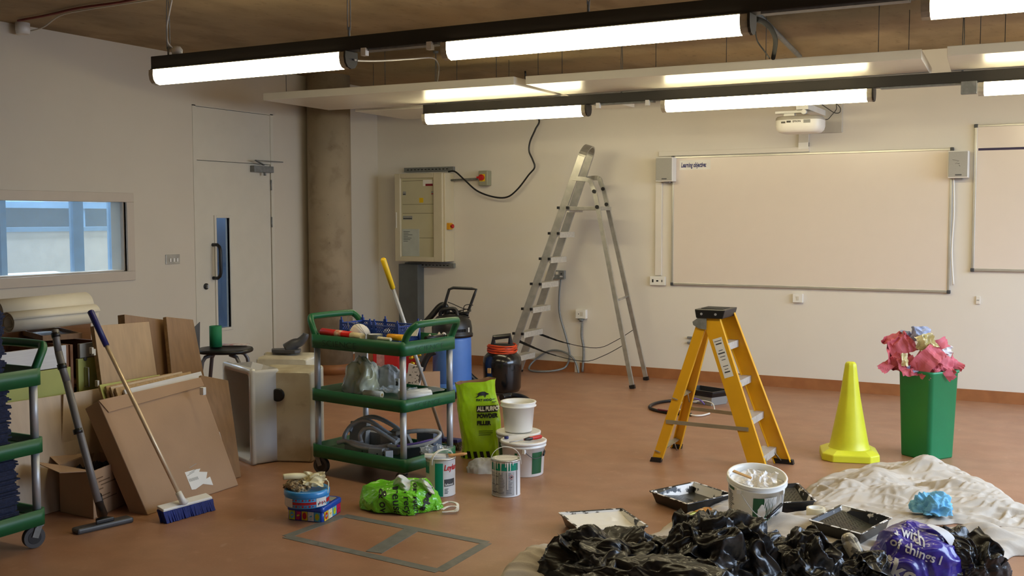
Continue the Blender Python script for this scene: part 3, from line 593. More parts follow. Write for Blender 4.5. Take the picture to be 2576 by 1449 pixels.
for k in (.08, .47):
    a, b = lp(C0, C1, k), lp(D0, D1, k); m = MB(); m.bar(a+Vector((-.01, -.015, 0)), b+Vector((-.01, .01, 0)), .035, .006, up=(.3, 0, 1)); m.tube([lp(a, b, .75), lp(a, b, .9)-Vector((0, 0, .07))], .004, 6); m.build('rear_brace', M_spr, t)
for s_ in (0, 1):
    p = Vector((-1.69, 6.40+.2*s_, .09)); q = Vector((-1.655, 6.335+.32*s_, .02)); m = MB(); m.bar(p, q, .02, .004); m.build('step_stay', M_spr, t)
m = MB(); m.prism([Vector((x, 6.352, z)) for x, z in ((-2.14, .905), (-2.10, .935), (-2.05, .93), (-2.05, .86), (-2.10, .865), (-2.135, .885))], (0, 0, 0), (0, .004, 0)); m.build('hinge_plate', M_galv, t)
d_ = (A1-A0).normalized(); u_ = Vector((0, 1, 0)).cross(d_).normalized()
def rail(u, v): p = lp(A0, A1, .60)+u_*u+d_*v; return (p.x, p.y-.0035, p.z)
m = MB(); m.add([rail(*q) for q in ((-.03, 0), (.03, 0), (.03, .25), (-.03, .25))], [(0, 1, 2, 3)]); lb = m.build('rail_label', M_white, t, label='white instruction label')
m = MB()
for i in range(11):
    v = .03+i*.02; a = random.uniform(.012, .024)
    if i in (3, 8): continue
    m.add([tuple(Vector(rail(*q))-Vector((0, .0008, 0))) for q in ((-a, v), (a, v), (a, v+.008 if i % 3 == 0 else v+.004), (-a, v+.008 if i % 3 == 0 else v+.004))], [(0, 1, 2, 3)])
m.build('printed_lines', mat('label_print', (70, 70, 72), .6), lb)
# ================================================================== cone, bin, paper
M_cone = mat('lemon_yellow_plastic', (218, 218, 48), .38, var=.04, bump=.03, bs=120)
blotch(M_cone, 14, .74, .78, (90, 88, 30), .7)
c = fl(2128, 1158); c = Vector((c.x, c.y+.10, 0))
t = thing('safety_cone', 'bright yellow plastic cone on an octagonal base beside the green bin', 'cone', c, rz=.28)
m = MB(); w_, b_ = .178, .062
oc = [(w_, -w_+b_), (w_, w_-b_), (w_-b_, w_), (-w_+b_, w_), (-w_, w_-b_), (-w_, -w_+b_), (-w_+b_, -w_), (w_-b_, -w_)]
n = 8; m.v = [Vector((x, y, .0)) for x, y in oc]+[Vector((x*.99, y*.99, .045)) for x, y in oc]+[Vector((x*.75, y*.75, .068)) for x, y in oc]
for a in (0, 8):
    for i in range(8): m.f.append([a+i, a+(i+1) % 8, a+8+(i+1) % 8, a+8+i]); m.m.append(0); m.s.append(False)
m.f.append(list(range(8))[::-1]); m.m.append(0); m.s.append(False); m.f.append([16+i for i in range(8)]); m.m.append(0); m.s.append(False)
m.build('base', M_cone, t, local=True, bevel=.006)
def oct_ring(r, z, k, n=48):
    o = []
    for i in range(n):
        a = 2*PI*i/n; f_ = math.cos(PI/8)/math.cos(((a+PI/8) % (PI/4))-PI/8); o.append(Vector((r*math.cos(a)*(1+(f_-1)*k), r*math.sin(a)*(1+(f_-1)*k), z)))
    return o
m = MB(); m.v = []; loft_rings = [oct_ring(r, z, k) for r, z, k in ((.134, .062, 0), (.124, .08, 0), (.115, .12, 0), (.092, .25, .2), (.066, .40, .7), (.040, .585, 1), (.038, .605, 1), (.032, .618, 1), (.02, .624, 1))]
for r_ in loft_rings: m.v += r_
for i in range(len(loft_rings)-1):
    for j in range(48): m.f.append([i*48+j, i*48+(j+1) % 48, (i+1)*48+(j+1) % 48, (i+1)*48+j]); m.m.append(0); m.s.append(True)
m.f.append([8*48+j for j in range(48)]); m.m.append(0); m.s.append(False); m.build('body', M_cone, t, local=True)
# bin
M_bin = mat('green_bin_plastic', (14, 122, 74), .36, var=.03, bump=.03, bs=90); blotch(M_bin, 30, .74, .80, (70, 160, 120), .4, stretch=(1, 1, .3))
cb = fl(2322, 1160); cb = Vector((cb.x, cb.y+.17, 0))
tb = thing('waste_bin', 'tall square green plastic bin overflowing with crumpled coloured paper', 'bin', cb, rz=math.radians(57))
def rsq(w, r, z, n=5):
    o = []
    for k, (sx, sy) in enumerate(((1, -1), (1, 1), (-1, 1), (-1, -1))):
        for i in range(n+1):
            a = -PI/2+k*PI/2+PI/2*i/n; o.append(Vector((sx*(w-r)+r*math.cos(a), sy*(w-r)+r*math.sin(a), z)))
    return o
def loft(m, rings, mt=0, sm=True, cap0=True, cap1=True):
    k = len(m.v); n = len(rings[0])
    for r_ in rings: m.v += r_
    for i in range(len(rings)-1):
        for j in range(n):
            m.f.append([k+i*n+j, k+i*n+(j+1) % n, k+(i+1)*n+(j+1) % n, k+(i+1)*n+j]); m.m.append(mt); m.s.append(sm)
    if cap0: m.f.append([k+j for j in range(n)][::-1]); m.m.append(mt); m.s.append(False)
    if cap1: m.f.append([k+(len(rings)-1)*n+j for j in range(n)]); m.m.append(mt); m.s.append(False)
    return m
m = MB(); loft(m, [rsq(.115, .025, 0), rsq(.118, .028, .01), rsq(.134, .03, .55), rsq(.141, .032, .556), rsq(.141, .032, .572), rsq(.132, .03, .572), rsq(.128, .03, .55), rsq(.112, .025, .02)])
m.build('body', M_bin, tb, local=True)
def crumple(m, c, ax, ay, az, sx, sy, seed, amp=.03, f=9, curl=0, n=18, mt=0):
    c = Vector(c); ax = Vector(ax).normalized(); ay = Vector(ay); ay = (ay-ax*ay.dot(ax)).normalized(); az = ax.cross(ay)
    def fn(u, v):
        x = (u-.5)*sx; y = (v-.5)*sy
        wx = x*f+N(x*6, y*6, seed)*1.2; wy = y*f+N(y*6, x*6, seed+9)*1.2
        h = amp*(ridge(wx, wy, seed)*1.0+.5*ridge(wx*2.3, wy*2.3, seed+3)-.7)+curl*(x*x/sx-y*y/sy*.4)
        x2 = x*(1-.18*abs(N(wy, seed))); y2 = y*(1-.2*abs(N(wx, seed+4)))
        e = 1+.15*N(u*5, v*5, seed+7)
        return c+ax*x2*e+ay*y2*e+az*h
    return m.grid(n, n, fn, mt, sm=False)
M_pr = mat('crimson_paper', (192, 88, 98), .62, var=.06, vs=14); M_py = mat('pale_yellow_paper', (224, 214, 172), .62, var=.06); M_pb = mat('pale_blue_paper', (170, 180, 208), .6, var=.1, vs=18, col2=(130, 138, 166))
M_pw = mat('white_paper', (226, 226, 228), .6, var=.03)
def paper(px, py, sx, sy, mt, seed, label, ang=0.0, tilt=.5, dy=0.0, amp=.035, curl=.5, f=9, grp='crumpled paper in the green bin', b=None):
    p = at(px, py, (cb.x, cb.y+dy)); a = Vector((math.cos(ang)*.87, .5*math.cos(ang), math.sin(ang))); u = Vector((-math.sin(ang)*.6, tilt, math.cos(ang)))
    m = MB(); crumple(m, p, a, u, None, sx, sy, seed, amp, f, curl); return tag(m.build('crumpled_paper', mt, solid=.0008), label, 'paper', grp)
paper(2262, 868, .17, .18, M_pr, 1.3, 'crumpled crimson sheet at the upper left of the paper heap', .5, .4, -.03, .05, .8)
paper(2252, 905, .16, .16, M_pr, 2.7, 'crumpled crimson sheet below the upper left one in the heap', -.2, .5, -.05, .05, 1)
paper(2240, 915, .17, .07, M_pr, 3.1, 'narrow crimson strip pointing out to the left of the bin', .65, .3, -.12, .02, .6)
paper(2282, 925, .12, .13, M_pr, 4.9, 'crumpled crimson sheet just above the left corner of the bin', .2, .6, -.13, .04, .4)
paper(2335, 905, .22, .13, M_pr, 5.2, 'broad crimson sheet folded across the middle of the paper heap', .75, .2, -.13, .022, -.8, 6)
paper(2362, 868, .17, .07, M_pr, 6.6, 'crimson sheet curling up towards the right of the yellow paper', .45, .3, -.02, .018, -1.2, 6)
paper(2370, 915, .17, .11, M_pr, 7.4, 'crimson sheet lying over the right rim side of the heap', -.45, .7, -.05, .04, .6)
paper(2398, 912, .12, .06, M_pr, 8.8, 'dark crimson strip bending down over the right rim of the bin', -.75, .5, .06, .015, 1.5, 6)
paper(2388, 943, .075, .055, M_pr, 9.1, 'small crimson flap hanging over the outside of the bin', -.9, .1, -.10, .01, .4, 6)
paper(2345, 932, .13, .08, M_pr, 10.5, 'creased crimson sheet wedged at the front rim of the bin', .9, .3, -.13, .03, .3, 14)
paper(2318, 838, .13, .09, M_pb, 11.7, 'pale blue crumpled tissue on the very top of the heap', .1, .5, .0, .05, -.6, 14)
paper(2285, 845, .12, .05, M_pb, 12.2, 'grey blue tissue spreading left under the top piece', -.3, .6, .03, .04, .3, 14)
paper(2328, 862, .12, .11, M_py, 13.4, 'large crumpled pale yellow ball of paper near the top of the heap', .3, .3, -.06, .055, .6, 16)
paper(2276, 905, .045, .085, M_py, 14.8, 'small pale yellow crumpled paper between the crimson sheets', 0, .2, -.15, .03, .5, 20)
paper(2375, 880, .10, .07, M_pw, 15.9, 'white paper peeping out behind the crimson sheets on the right', -.3, .5, .07, .03, .3, 16)
paper(2295, 930, .07, .05, M_pb, 16.3, 'grey scrap of paper low in the heap at the bin rim', .1, .5, -.12, .03, .3, 18)
m = MB(); m.lathe([(.10, .42), (.125, .50), (.11, .60), (.05, .70), (.02, .74)], (cb.x, cb.y, 0), n=12, sm=False); tag(m.build('paper_wad', M_pr), 'dark wad of crimson paper filling the inside of the green bin', 'paper')
# ================================================================== tool box and leads behind the yellow ladder
a, b, c = Vector((-2.97, 8.53, 0)), Vector((-2.66, 8.42, 0)), Vector((-2.56, 8.62, 0)); d = a+(c-b)
t = thing('plastic_crate', 'small grey box with a black rim and cables, on the floor behind the yellow stepladder', 'box', (a+c)/2)
def ring(k, z, q=(a, b, c, d)):
    ce = (q[0]+q[2])/2; return [ce+(p-ce)*k+Vector((0, 0, z)) for p in q]
m = MB(); loft(m, [ring(.82, 0), ring(.92, .075), ring(.86, .075), ring(.76, .01)], sm=False); m.build('body', M_grey, t, bevel=.003)
m = MB(); loft(m, [ring(.94, .072), ring(1.0, .10), ring(1.04, .105), ring(1.04, .12), ring(.94, .12), ring(.88, .078)], sm=False, cap0=False, cap1=False); m.build('rim', M_blk, t)
m = MB(); ce = (a+c)/2; m.tube([ce+Vector((.03*math.cos(i*1.9)+.05, .05*math.sin(i*1.9), .05+.004*i)) for i in range(9)], .008, 6, spl=4); m.build('red_lead', M_red, t)
def lead(pts, r, mt, label, z=None, spl=6):
    m = MB(); q = [fl(x, y, zz) for x, y, zz in pts]; m.tube(q, r, 8, spl=spl); return tag(m.build('cable', mt), label, 'cable')
lead([(1735, 1010, .012), (1690, 1008, .012), (1650, 1014, .014), (1634, 1024, .014), (1650, 1032, .012), (1690, 1039, .012), (1740, 1043, .012)], .013, M_blk, 'thick black cable lying in a long loop left of the grey box')
lead([(1655, 1030, .03), (1690, 1035, .028), (1720, 1039, .02)], .007, mat('maroon_cable', (110, 30, 50), .5), 'short maroon cable lying along the thick black loop')
lead([(1755, 1012, .01), (1722, 1011, .03), (1703, 1020, .02), (1712, 1032, .01), (1740, 1044, .012), (1765, 1045, .01), (1785, 1040, .01)], .007, M_white, 'white cable coiled on the floor in front of the grey box')
lead([(1798, 1031, .008), (1792, 1015, .03), (1770, 1008, .04), (1745, 1010, .03), (1725, 1012, .02)], .005, M_white, 'thin white cable arching over to the front of the grey box')
M_pur = mat('purple_cable_sheath', (104, 84, 156), .5)
lead([(1772, 1017, .02), (1760, 1006, .05), (1740, 1002, .06), (1724, 1008, .05), (1714, 1022, .02), (1714, 1032, .01)], .007, M_pur, 'purple cable with white plugs in front of the grey box')
# ================================================================== paint trays
M_tray = mat('black_tray_plastic', (24, 24, 25), .3, var=.15, vs=30, coat=.2)
def paint_mat(name, lo, hi, col=(236, 232, 226), scale=9):
    """dried paint left in patches over black plastic"""
    mm = mat(name, (24, 24, 25), .32, var=.1); return blotch(mm, scale, lo, hi, col, 1, 8)
M_pt1 = paint_mat('paint_splashed_plastic', .47, .50); M_pt2 = paint_mat('lightly_splashed_plastic', .57, .60, scale=12); M_pt3 = paint_mat('rim_splashes', .50, .53, scale=24)
def tray(c, ax, ay, z, label, mats, full=False, tilt=0):
    """c centre of the rim, ax/ay half sides as vectors"""
    c = Vector(c); ax = Vector(ax); ay = Vector(ay); t = thing('paint_tray', label, 'paint tray', (c.x, c.y, z), 'black roller paint trays')
    def P(u, v, h, k=1.0): return Vector((c.x, c.y, z))+ax*u*k+ay*v*k+Vector((0, 0, h+tilt*v))
    hh = .062; ks = ((-1, -1), (1, -1), (1, 1), (-1, 1))
    m = MB(); R4 = lambda k, h: [P(u, v, h, k) for u, v in ks]
    loft(m, [R4(.84, 0), R4(.95, hh-.006), R4(1.0, hh-.006), R4(1.0, hh), R4(.955, hh)], sm=False, cap1=False); m.build('outer_shell', M_tray, t, bevel=.003)
    m = MB(); fl_ = [P(-.85, -.85, .012), P(.85, -.85, .012), P(.85, -.2, .012), P(.85, .87, .045), P(-.85, .87, .045), P(-.85, -.2, .012)]
    tp = [P(-.955, -.955, hh), P(.955, -.955, hh), P(.955, -.2, hh), P(.955, .955, hh), P(-.955, .955, hh), P(-.955, -.2, hh)]
    k = len(m.v); m.v += tp+fl_
    for i in range(6): m.f.append([i, (i+1) % 6, 6+(i+1) % 6, 6+i]); m.m.append(0); m.s.append(False)
    m.build('inner_sides', mats[0], t)
    m = MB(); m.v += fl_; m.f += [[0, 1, 2, 5], [5, 2, 3, 4]]; m.m += [0, 0]; m.s += [False]*2; fo = m.build('sloping_floor', mats[1], t)
    if not full:
        m = MB()
        for i in range(11):
            for j in range(6):
                u = -.7+i*.14; v = -.12+j*.16; p = P(u, v, .014+(v+.2)/1.07*.033); q = P(u+.07, v+.1, .0145+(v+.3)/1.07*.033); m.bar(p, q, .0025, .0008)
        o = m.build('floor_ribs', M_tray, t)
    else:
        m = MB(); m.grid(30, 30, lambda u, v: P((u*2-1)*.90, (v*2-1)*.88, .034+.02*max(0, v-.5)*2+.0025*N(u*9, v*9, 3)+(.003*abs(N(u*70, v*70)) if u > .35 else 0)))
        m.build('white_paint', M_paint, t)
    m = MB()
    for i in range(4):
        a_, b_ = ks[i], ks[(i+1) % 4]; m.bar(P(*a_, hh+.001, .985), P(*b_, hh+.001, .985), .012, .0025)
    m.build('rim', M_pt3, t); return t
def tray4(q, z, label, mats, full=False, tilt=0, flip=False):
    q = [fl(x, y, z+.062) for x, y in q]; c = (q[0]+q[1]+q[2]+q[3])/4; ax = ((q[1]-q[0])+(q[2]-q[3]))/4; ay = ((q[1]-q[2])+(q[0]-q[3]))/4
    if flip: ax, ay = ay, -ax
    return tray(c, ax, ay, z, label, mats, full, tilt)
M_trf = mat('stained_tray_floor', (34, 34, 32), .3, var=.2, col2=(52, 52, 38), vs=14)
tray4([(1404, 1290), (1565, 1279), (1629, 1324), (1464, 1336)], .002, 'black roller tray full of wet white paint, on the floor left of the bin bags', (M_pt1, M_tray), True)
tray4([(1632, 1236), (1748, 1212), (1840, 1243), (1730, 1268)], .002, 'empty black roller tray with white splashes, left of the large paint bucket', (M_pt1, M_trf), flip=True)
tray4([(2033, 1312), (2118, 1267), (2243, 1306), (2168, 1340)], .035, 'black roller tray lying on the dust sheet in front of the purple carrier bag', (M_pt2, M_trf))
tray4([(1880, 1222), (2010, 1216), (2050, 1260), (1925, 1268)], .01, 'black roller tray half hidden behind the large paint bucket', (M_pt2, M_trf))
# ================================================================== buckets
M_buck = mat('white_bucket_plastic', (238, 236, 230), .34, var=.02, coat=.1)
M_gl = mat('dark_green_label', (16, 84, 44), .45, var=.06)
def cyl(c, r0, r1, z0, z1):
    def fn_(a, v): r = r0+(r1-r0)*(v-z0)/(z1-z0)+.0012; return Vector((c[0]+r*math.cos(a), c[1]+r*math.sin(a), v))
    return fn_
CAMA = lambda c: math.atan2(-c[1], -c[0])
def patch(m, fn_, a0, a1, z0, z1, mt=0, n=10): return m.grid(n, 2, lambda u, v: fn_(a0+(a1-a0)*u, z0+(z1-z0)*v), mt)
def bucket(name, label, c, r0, r1, h, full_lid=False, cat='bucket', z=0.0, rim=.008):
    t = thing(name, label, cat, (c[0], c[1], z)); cx, cy = c[0], c[1]; m = MB()
    pr = [(r0*.96, 0), (r0, .006), (r1, h-.03), (r1+rim, h-.03), (r1+rim, h-.024), (r1+.002, h-.02), (r1+rim, h-.004), (r1+rim-.002, h)]
    if not full_lid: pr += [(r1-.004, h), (r1-.006, h-.03), (r0-.006, .03)]
    m.lathe(pr, (cx, cy, z), n=48); m.build('body', M_buck, t)
    if full_lid:
        m = MB(); m.lathe([(r1+rim+.002, h-.012), (r1+rim+.003, h+.002), (r1+rim-.004, h+.005), (r1-.006, h+.001), (.01, h)], (cx, cy, z), n=48); m.build('lid', M_buck, t)
    return t
# large paint bucket
C = fl(1902, 1330); C = Vector((C.x-.03, C.y+.075, 0)); h = .245
big = t = bucket('paint_bucket', 'large open white paint bucket with a green label, splashed with paint, on the dust sheet', C, .128, .142, h)
A = CAMA(C); fn_ = cyl(C, .128, .142, 0, h-.03); m = MB(); patch(m, fn_, A-.10, A+.62, .025, .185); lb = m.build('green_label', M_gl, t)
fo = lambda k: (lambda a, v: fn_(a, v)+Vector((math.cos(a), math.sin(a), 0))*.0006*k)
m = MB()
for i in range(16):
    z_ = .02+i*.0105; patch(m, fo(1), A-1.25, A-1.25+random.uniform(.2, .42), z_, z_+.004, 0, 4)
patch(m, fo(1), A-1.18, A-.85, .195, .21, 1, 4); patch(m, fo(1), A+.72, A+1.1, .05, .09, 0, 4)
for i in range(9): patch(m, fo(1), A+.70+i*.045, A+.72+i*.045+.01*(i % 2), .03, .045, 0, 1)
m.build('printed_text', [mat('bucket_print', (90, 92, 90), .5, var=0), M_gl], t)
m = MB()
for i in range(9):
    a_ = A+.30+i*.055; z1 = .19; z0 = .05+.13*abs(N(i*1.7, 3)); m.grid(4, 14, lambda u, v: fo(3)(a_+(u-.5)*(.012+.03*v)+.02*N(v*4, i), z0+(z1-z0)*v), 0)
m.grid(16, 16, lambda u, v: fo(2.5)(A+.22+(u-.5)*(.30*math.sin(PI*(.1+.85*v)))+.03*N(v*7, u*7), .070+.085*v), 0)
m.build('paint_drips', M_paint, t)
m = MB(); M0 = fn_(A-.62, .205); M1 = fn_(A+1.02, .205); up_ = Vector((math.cos(A), math.sin(A), 0))
pp = spline([M0, (M0*2+M1)/3+up_*.10-Vector((0, 0, .055)), (M0+M1*2)/3+up_*.12-Vector((0, 0, .085)), M1+up_*.035-Vector((0, 0, .06)), M1], 8); m.tube(pp, .0022, 6); ha = m.build('wire_handle', M_alu2, t)
k = int(len(pp)*.66); m = MB(); m.tube([pp[k-5], pp[k+4]], .008, 8); m.build('handle_grip', M_blk, ha, label='black plastic grip')
for q in (M0, M1): m = MB(); m.box(q.x-.012, q.x+.012, q.y-.012, q.y+.012, q.z-.012, q.z+.014); m.build('handle_lug', M_buck, t, bevel=.004)
m = MB(); m.grid(24, 24, lambda u, v: (lambda r, a: Vector((C.x+r*math.cos(a), C.y+r*math.sin(a), .18+.02*ridge(r*30*math.cos(a), r*30*math.sin(a), 2)+.045*max(0, r/.135-.6)*ridge(a*2, 1))))(.133*u, 2*PI*v)); m.build('creamy_paint', M_paint, t)
m = MB(); crumple(m, (C.x+.015, C.y+.01, .218), (1, 0, .1), (0, 1, .25), None, .16, .13, 33, .028, 11, 0, 30); film = tag(m.build('plastic_wrap', mat('paint_stained_film', (236, 232, 228), .2, alpha=.9, coat=.5)), 'crumpled paint smeared plastic film inside the large bucket', 'plastic film')
p0 = Vector((C.x, C.y, .255))-_r0*.165+Vector((.03, .05, 0)); p1 = Vector((C.x, C.y, .242))-_r0*.02+Vector((0, -.03, 0)); m = MB(); m.bar(p0, p1, .02, .006, w2=.014)
stir = tag(m.build('wooden_stirrer', mat('stirrer_wood', (196, 150, 90), .6)), 'flat wooden stirrer resting on the rim of the large paint bucket', 'stirring stick')
TM = Matrix.Translation(Vector((C.x, C.y, .024))) @ Matrix.Rotation(math.radians(12), 4, _r0) @ Matrix.Translation(Vector((-C.x, -C.y, 0)))
big.location = TM @ Vector((C.x, C.y, 0)); big.rotation_euler = Matrix.Rotation(math.radians(12), 3, _r0).to_euler()
for o_ in (film, stir): o_.data.transform(TM)
# lidded tubs
Cf = fl(1315, 1203); Cf = Vector((Cf.x-.055, Cf.y+.115, 0)); hf = .205
t = bucket('paint_tub', 'lidded white paint tub with a green label, carrying a screwdriver and blue cap', Cf, .121, .131, hf, True)
A = CAMA(Cf); fn_ = cyl(Cf, .121, .131, 0, hf-.03); m = MB(); patch(m, fn_, A+.42, A+1.02, .02, .15); patch(m, fn_, A-.42, A-.28, .135, .148); m.build('green_label', M_gl, t)
m = MB()
for i in range(10): patch(m, fo(1), A-.45, A-.45+random.uniform(.08, .2), .03+i*.010, .033+i*.010, 0, 3)
m.build('printed_text', _m['bucket_print'], t)
m = MB(); M0 = fn_(A+.02, .160); up_ = Vector((math.cos(A), math.sin(A), 0)); M1 = fn_(A+1.25, .160); pp = spline([M0, (M0+M1)/2+up_*.045-Vector((0, 0, .04)), M1+up_*.03-Vector((0, 0, .03)), M1], 7); m.tube(pp, .002, 6); ha = m.build('wire_handle', M_dgrey, t)
k = len(pp)-8; m = MB(); m.tube([pp[k-1], pp[k+4]], .006, 8); m.build('handle_grip', M_blk, ha)
m = MB(); m.box(M0.x-.01, M0.x+.01, M0.y-.01, M0.y+.01, M0.z-.014, M0.z+.014); m.build('handle_lug', M_buck, t, bevel=.003)
p = fl(1274, 1101, hf+.01); m = MB(); m.lathe([(.014, 0), (.014, .012), (.012, .014)], (p.x, p.y, hf+.005), n=20); tag(m.build('bottle_cap', M_navy), 'small blue bottle cap on the lid of the front tub', 'cap')
a, b = fl(1318, 1106, hf+.02), fl(1362, 1098, hf+.02)
t = thing('screwdriver', 'black and red handled screwdriver lying on the lid of the front tub', 'screwdriver', a)
m = MB(); pts = [lp(a, b, k) for k in (0, .12, .3, .45, .7, .95, 1)]; m.tube(pts, [.006, .009, .013, .011, .013, .012, .008], 10)
m.m = [0 if i < 28 else 1 for i in range(len(m.f))]; m.build('handle', [M_blk, M_red], t)
m = MB(); m.tube([a, a+(a-b)*.8], .003, 6); m.build('blade', M_alu2, t)
Cm = fl(1304, 1083, .21); Cm = Vector((Cm.x-.0, Cm.y+.0, 0))
t = bucket('paint_tub', 'lidded white tub directly behind the front one with an empty bucket on top', Cm, .122, .132, .205, True)
A = CAMA(Cm); fn_ = cyl(Cm, .122, .132, 0, .18); m = MB(); patch(m, fn_, A-1.2, A-.75, .02, .15); m.build('green_label', M_gl, t)
t = bucket('empty_bucket', 'small empty white bucket standing on top of the rear tub', (Cm.x+.003, Cm.y-.005), .088, .102, at(1303, 1008, Cm).z-.212, z=.2115, rim=.012)
m = MB(); fn_ = cyl(Cm, .088, .1, 0, .2); A = CAMA(Cm)
for z_ in (.06, .12): patch(m, lambda a, v: fn_(a, v-.2115)+Vector((0, 0, .2115)), A-.66, A-.62, .2115+z_, .2115+z_+.02, 0, 2)
m.build('printed_marks', M_ink, t)
# metal paint cans
M_tin = mat('tin_plate', (196, 196, 194), .3, .7, var=.06); M_teal = mat('teal_print', (0, 138, 112), .35, var=.03); M_lw = mat('white_can_print', (232, 234, 234), .35, var=.02)
def can(c, r, h, label, ml_fn):
    t = thing('paint_can', label, 'paint can', c); m = MB()
    m.lathe([(r-.003, 0), (r+.001, .002), (r, .006), (r, h-.008), (r+.003, h-.006), (r+.003, h), (r-.004, h+.001), (r-.008, h-.006), (r-.022, h-.006), (r-.026, h-.002), (.01, h-.003)], c, n=48, m=0); m.build('body', M_lw, t)
    m = MB(); m.lathe([(r+.0035, h-.007), (r+.0038, h+.001), (r-.006, h+.0015), (r-.009, h-.005)], c, n=48); m.build('rim', M_tin, t); return t
def strap(c, r, h, A, side0, side1, rise, par, lean=0.0):
    f_ = cyl(c, r, r, 0, h); p, q = f_(side0, h-.03)+Vector((math.cos(side0), math.sin(side0), 0))*.005, f_(side1, h-.03)+Vector((math.cos(side1), math.sin(side1), 0))*.005
    mid = (p+q)/2; ux = (p-q)/2; toward = Vector((math.cos(A), math.sin(A), 0)); pp = []
    for i in range(21):
        a_ = PI*i/20; pp.append(mid+ux*math.cos(a_)*(1.0)+(Vector((0, 0, 1))*rise+toward*lean)*math.sin(a_)**.8)
    m = MB()
    for i in range(20): m.bar(pp[i], pp[i+1]+(pp[i+1]-pp[i])*.06, .014, .003, up=(pp[i]-mid) if i not in (0, 19) else ux)
    return m.build('plastic_handle', M_white, par)
cc = fl(1090, 1250); cc = Vector((cc.x, cc.y+.078, 0)); r_, h_ = .083, .213; A = CAMA(cc)
t = can(cc, r_, h_, 'metal paint can with a teal and white printed label, paint brush laid across its top', None); fn_ = cyl(cc, r_, r_, 0, h_)
m = MB(); patch(m, fn_, A-.38, A+.16, .005, h_-.022); patch(m, fn_, A-1.35, A-.85, .13, h_-.02); m.build('teal_band', M_teal, t)
M_lr = mat('red_print', (190, 24, 40), .4)
m = MB(); m.text('Leyland', .045, lambda u, v: fo(1)(A+.22+u/r_, .150+v), bold=.001, shear=.2, sx=.8); m.build('lettering', M_lr, t, label='red lettering')
m = MB(); patch(m, fn_, A+.24, A+1.1, .06, .100); m.build('dark_panel', M_dgrey, t)
m = MB(); m.text('Softwood', .018, lambda u, v: fo(1)(A+.27+u/r_, .064+v), bold=.0004, sx=.8); m.build('small_lettering', M_lw, t)
m = MB()
for i in range(4): patch(m, fo(1), A+.26, A+.48+.05*(i % 2), .02+i*.008, .023+i*.008, 0, 3)
m.build('printed_lines', M_ink, t)
strap(cc, r_, h_, A, A-.62, A+2.2, .075, t, .02)
m = MB()
for i in range(5):
    a_ = A-1.1+i*.17; m.grid(3, 10, lambda u, v: fo(2)(a_+(u-.5)*.05*(.4+.6*v), h_-.01-(.03+.05*abs(N(i*2.3)))*(1-v)), 0)
m.build('paint_drips', M_paint, t)
t = thing('paint_brush', 'wooden handled paint brush with white bristles across the can with the teal label', 'paint brush', (cc.x, cc.y, h_))
p0, p1, p2 = at(1068, 1150, (cc.x, cc.y-.02)), at(1122, 1147, (cc.x, cc.y-.02)), at(1175, 1141, (cc.x+.02, cc.y-.0))
p0.z = h_+.012; m = MB(); m.bar(p0, p1, .05, .014, w2=.045, h2=.012); m.build('bristles', M_paint, t)
m = MB(); m.bar(p1, p1+(p2-p1)*.12, .046, .014); m.build('ferrule', M_tin, t)
m = MB(); m.tube([p1+(p2-p1)*k for k in (.1, .25, .5, .8, 1)], [.014, .009, .008, .009, .005], 10); m.build('handle', mat('brush_wood', (206, 150, 90), .5), t)
for k, (px, lb) in enumerate(((1078, 'clear cling film bunched on the left of the teal can lid'), (1118, 'clear cling film bunched round the paint brush on the can'))):
    p = at(px, 1133, (cc.x, cc.y+.03)); m = MB(); crumple(m, p, (1, 0, 0), (0, .4, 1), None, .09, .06, 41+k, .04, 26, 0, 18); tag(m.build('cling_film', mat('clear_film', (226, 234, 236), .08, alpha=.32, spec=1.0, coat=.8)), lb, 'plastic film')
cc = fl(1256, 1251); cc = Vector((cc.x, cc.y+.078, 0)); A = CAMA(cc); r_, h_ = .080, .205
t = can(cc, r_, h_, 'metal paint can with white paint dripping down its front and a raised white handle', None); fn_ = cyl(cc, r_, r_, 0, h_)
m = MB(); patch(m, fn_, A-1.3, A+.95, .150, .190, 0, 20); m.build('teal_band', M_teal, t)
m = MB(); patch(m, fn_, A-1.25, A+.62, .01, .142, 0, 20); m.build('grey_panel', mat('silver_grey_print', (176, 178, 178), .35), t)
m = MB()
for i in range(14):
    for k in range(3): patch(m, fo(1), A-1.1+k*.55, A-1.1+k*.55+random.uniform(.3, .48), .022+i*.0085, .0245+i*.0085, 0, 4)
for a_ in (A+.78, A+.86): patch(m, fo(1), a_, a_+.03, .01, .19, 0, 1)
for i in range(3): patch(m, fo(1.5), A-1.2, A-.55, .026+i*.045, .030+i*.045, 0, 4)
m.build('printed_text', mat('can_print', (84, 84, 90), .5, var=0), t)
m = MB(); f2 = fo(1.2); ca, cz, s_ = A+.40, .115, .0125
pts = [(0, s_*1.1), (s_, 0), (0, -s_*1.1), (-s_, 0)]
for i in range(4):
    (x0_, y0_), (x1_, y1_) = pts[i], pts[(i+1) % 4]; m.add([f2(ca+x0_/r_, cz+y0_), f2(ca+x1_/r_, cz+y1_), f2(ca+x1_*.82/r_, cz+y1_*.82), f2(ca+x0_*.82/r_, cz+y0_*.82)], [(0, 1, 2, 3)], 0)
m.add([f2(ca+x/r_, cz+y) for x, y in ((-.004, -.005), (.004, -.005), (.0045, .001), (.0015, .007), (-.001, .002), (-.004, .003))], [(0, 1, 2, 3, 4, 5)], 1)
m.build('hazard_mark', [M_lr, M_ink], t)
m = MB(); rnd = [(-.95, .10), (-.80, .13), (-.62, .04), (-.35, .07), (-.02, .03), (.12, .155), (.3, .05), (.5, .02)]
for i, (da, ln) in enumerate(rnd): m.grid(3, 12, lambda u, v: fo(3)(A+da+(u-.5)*(.05+.09*v**4), h_-.004-ln*(1-v)), 0)
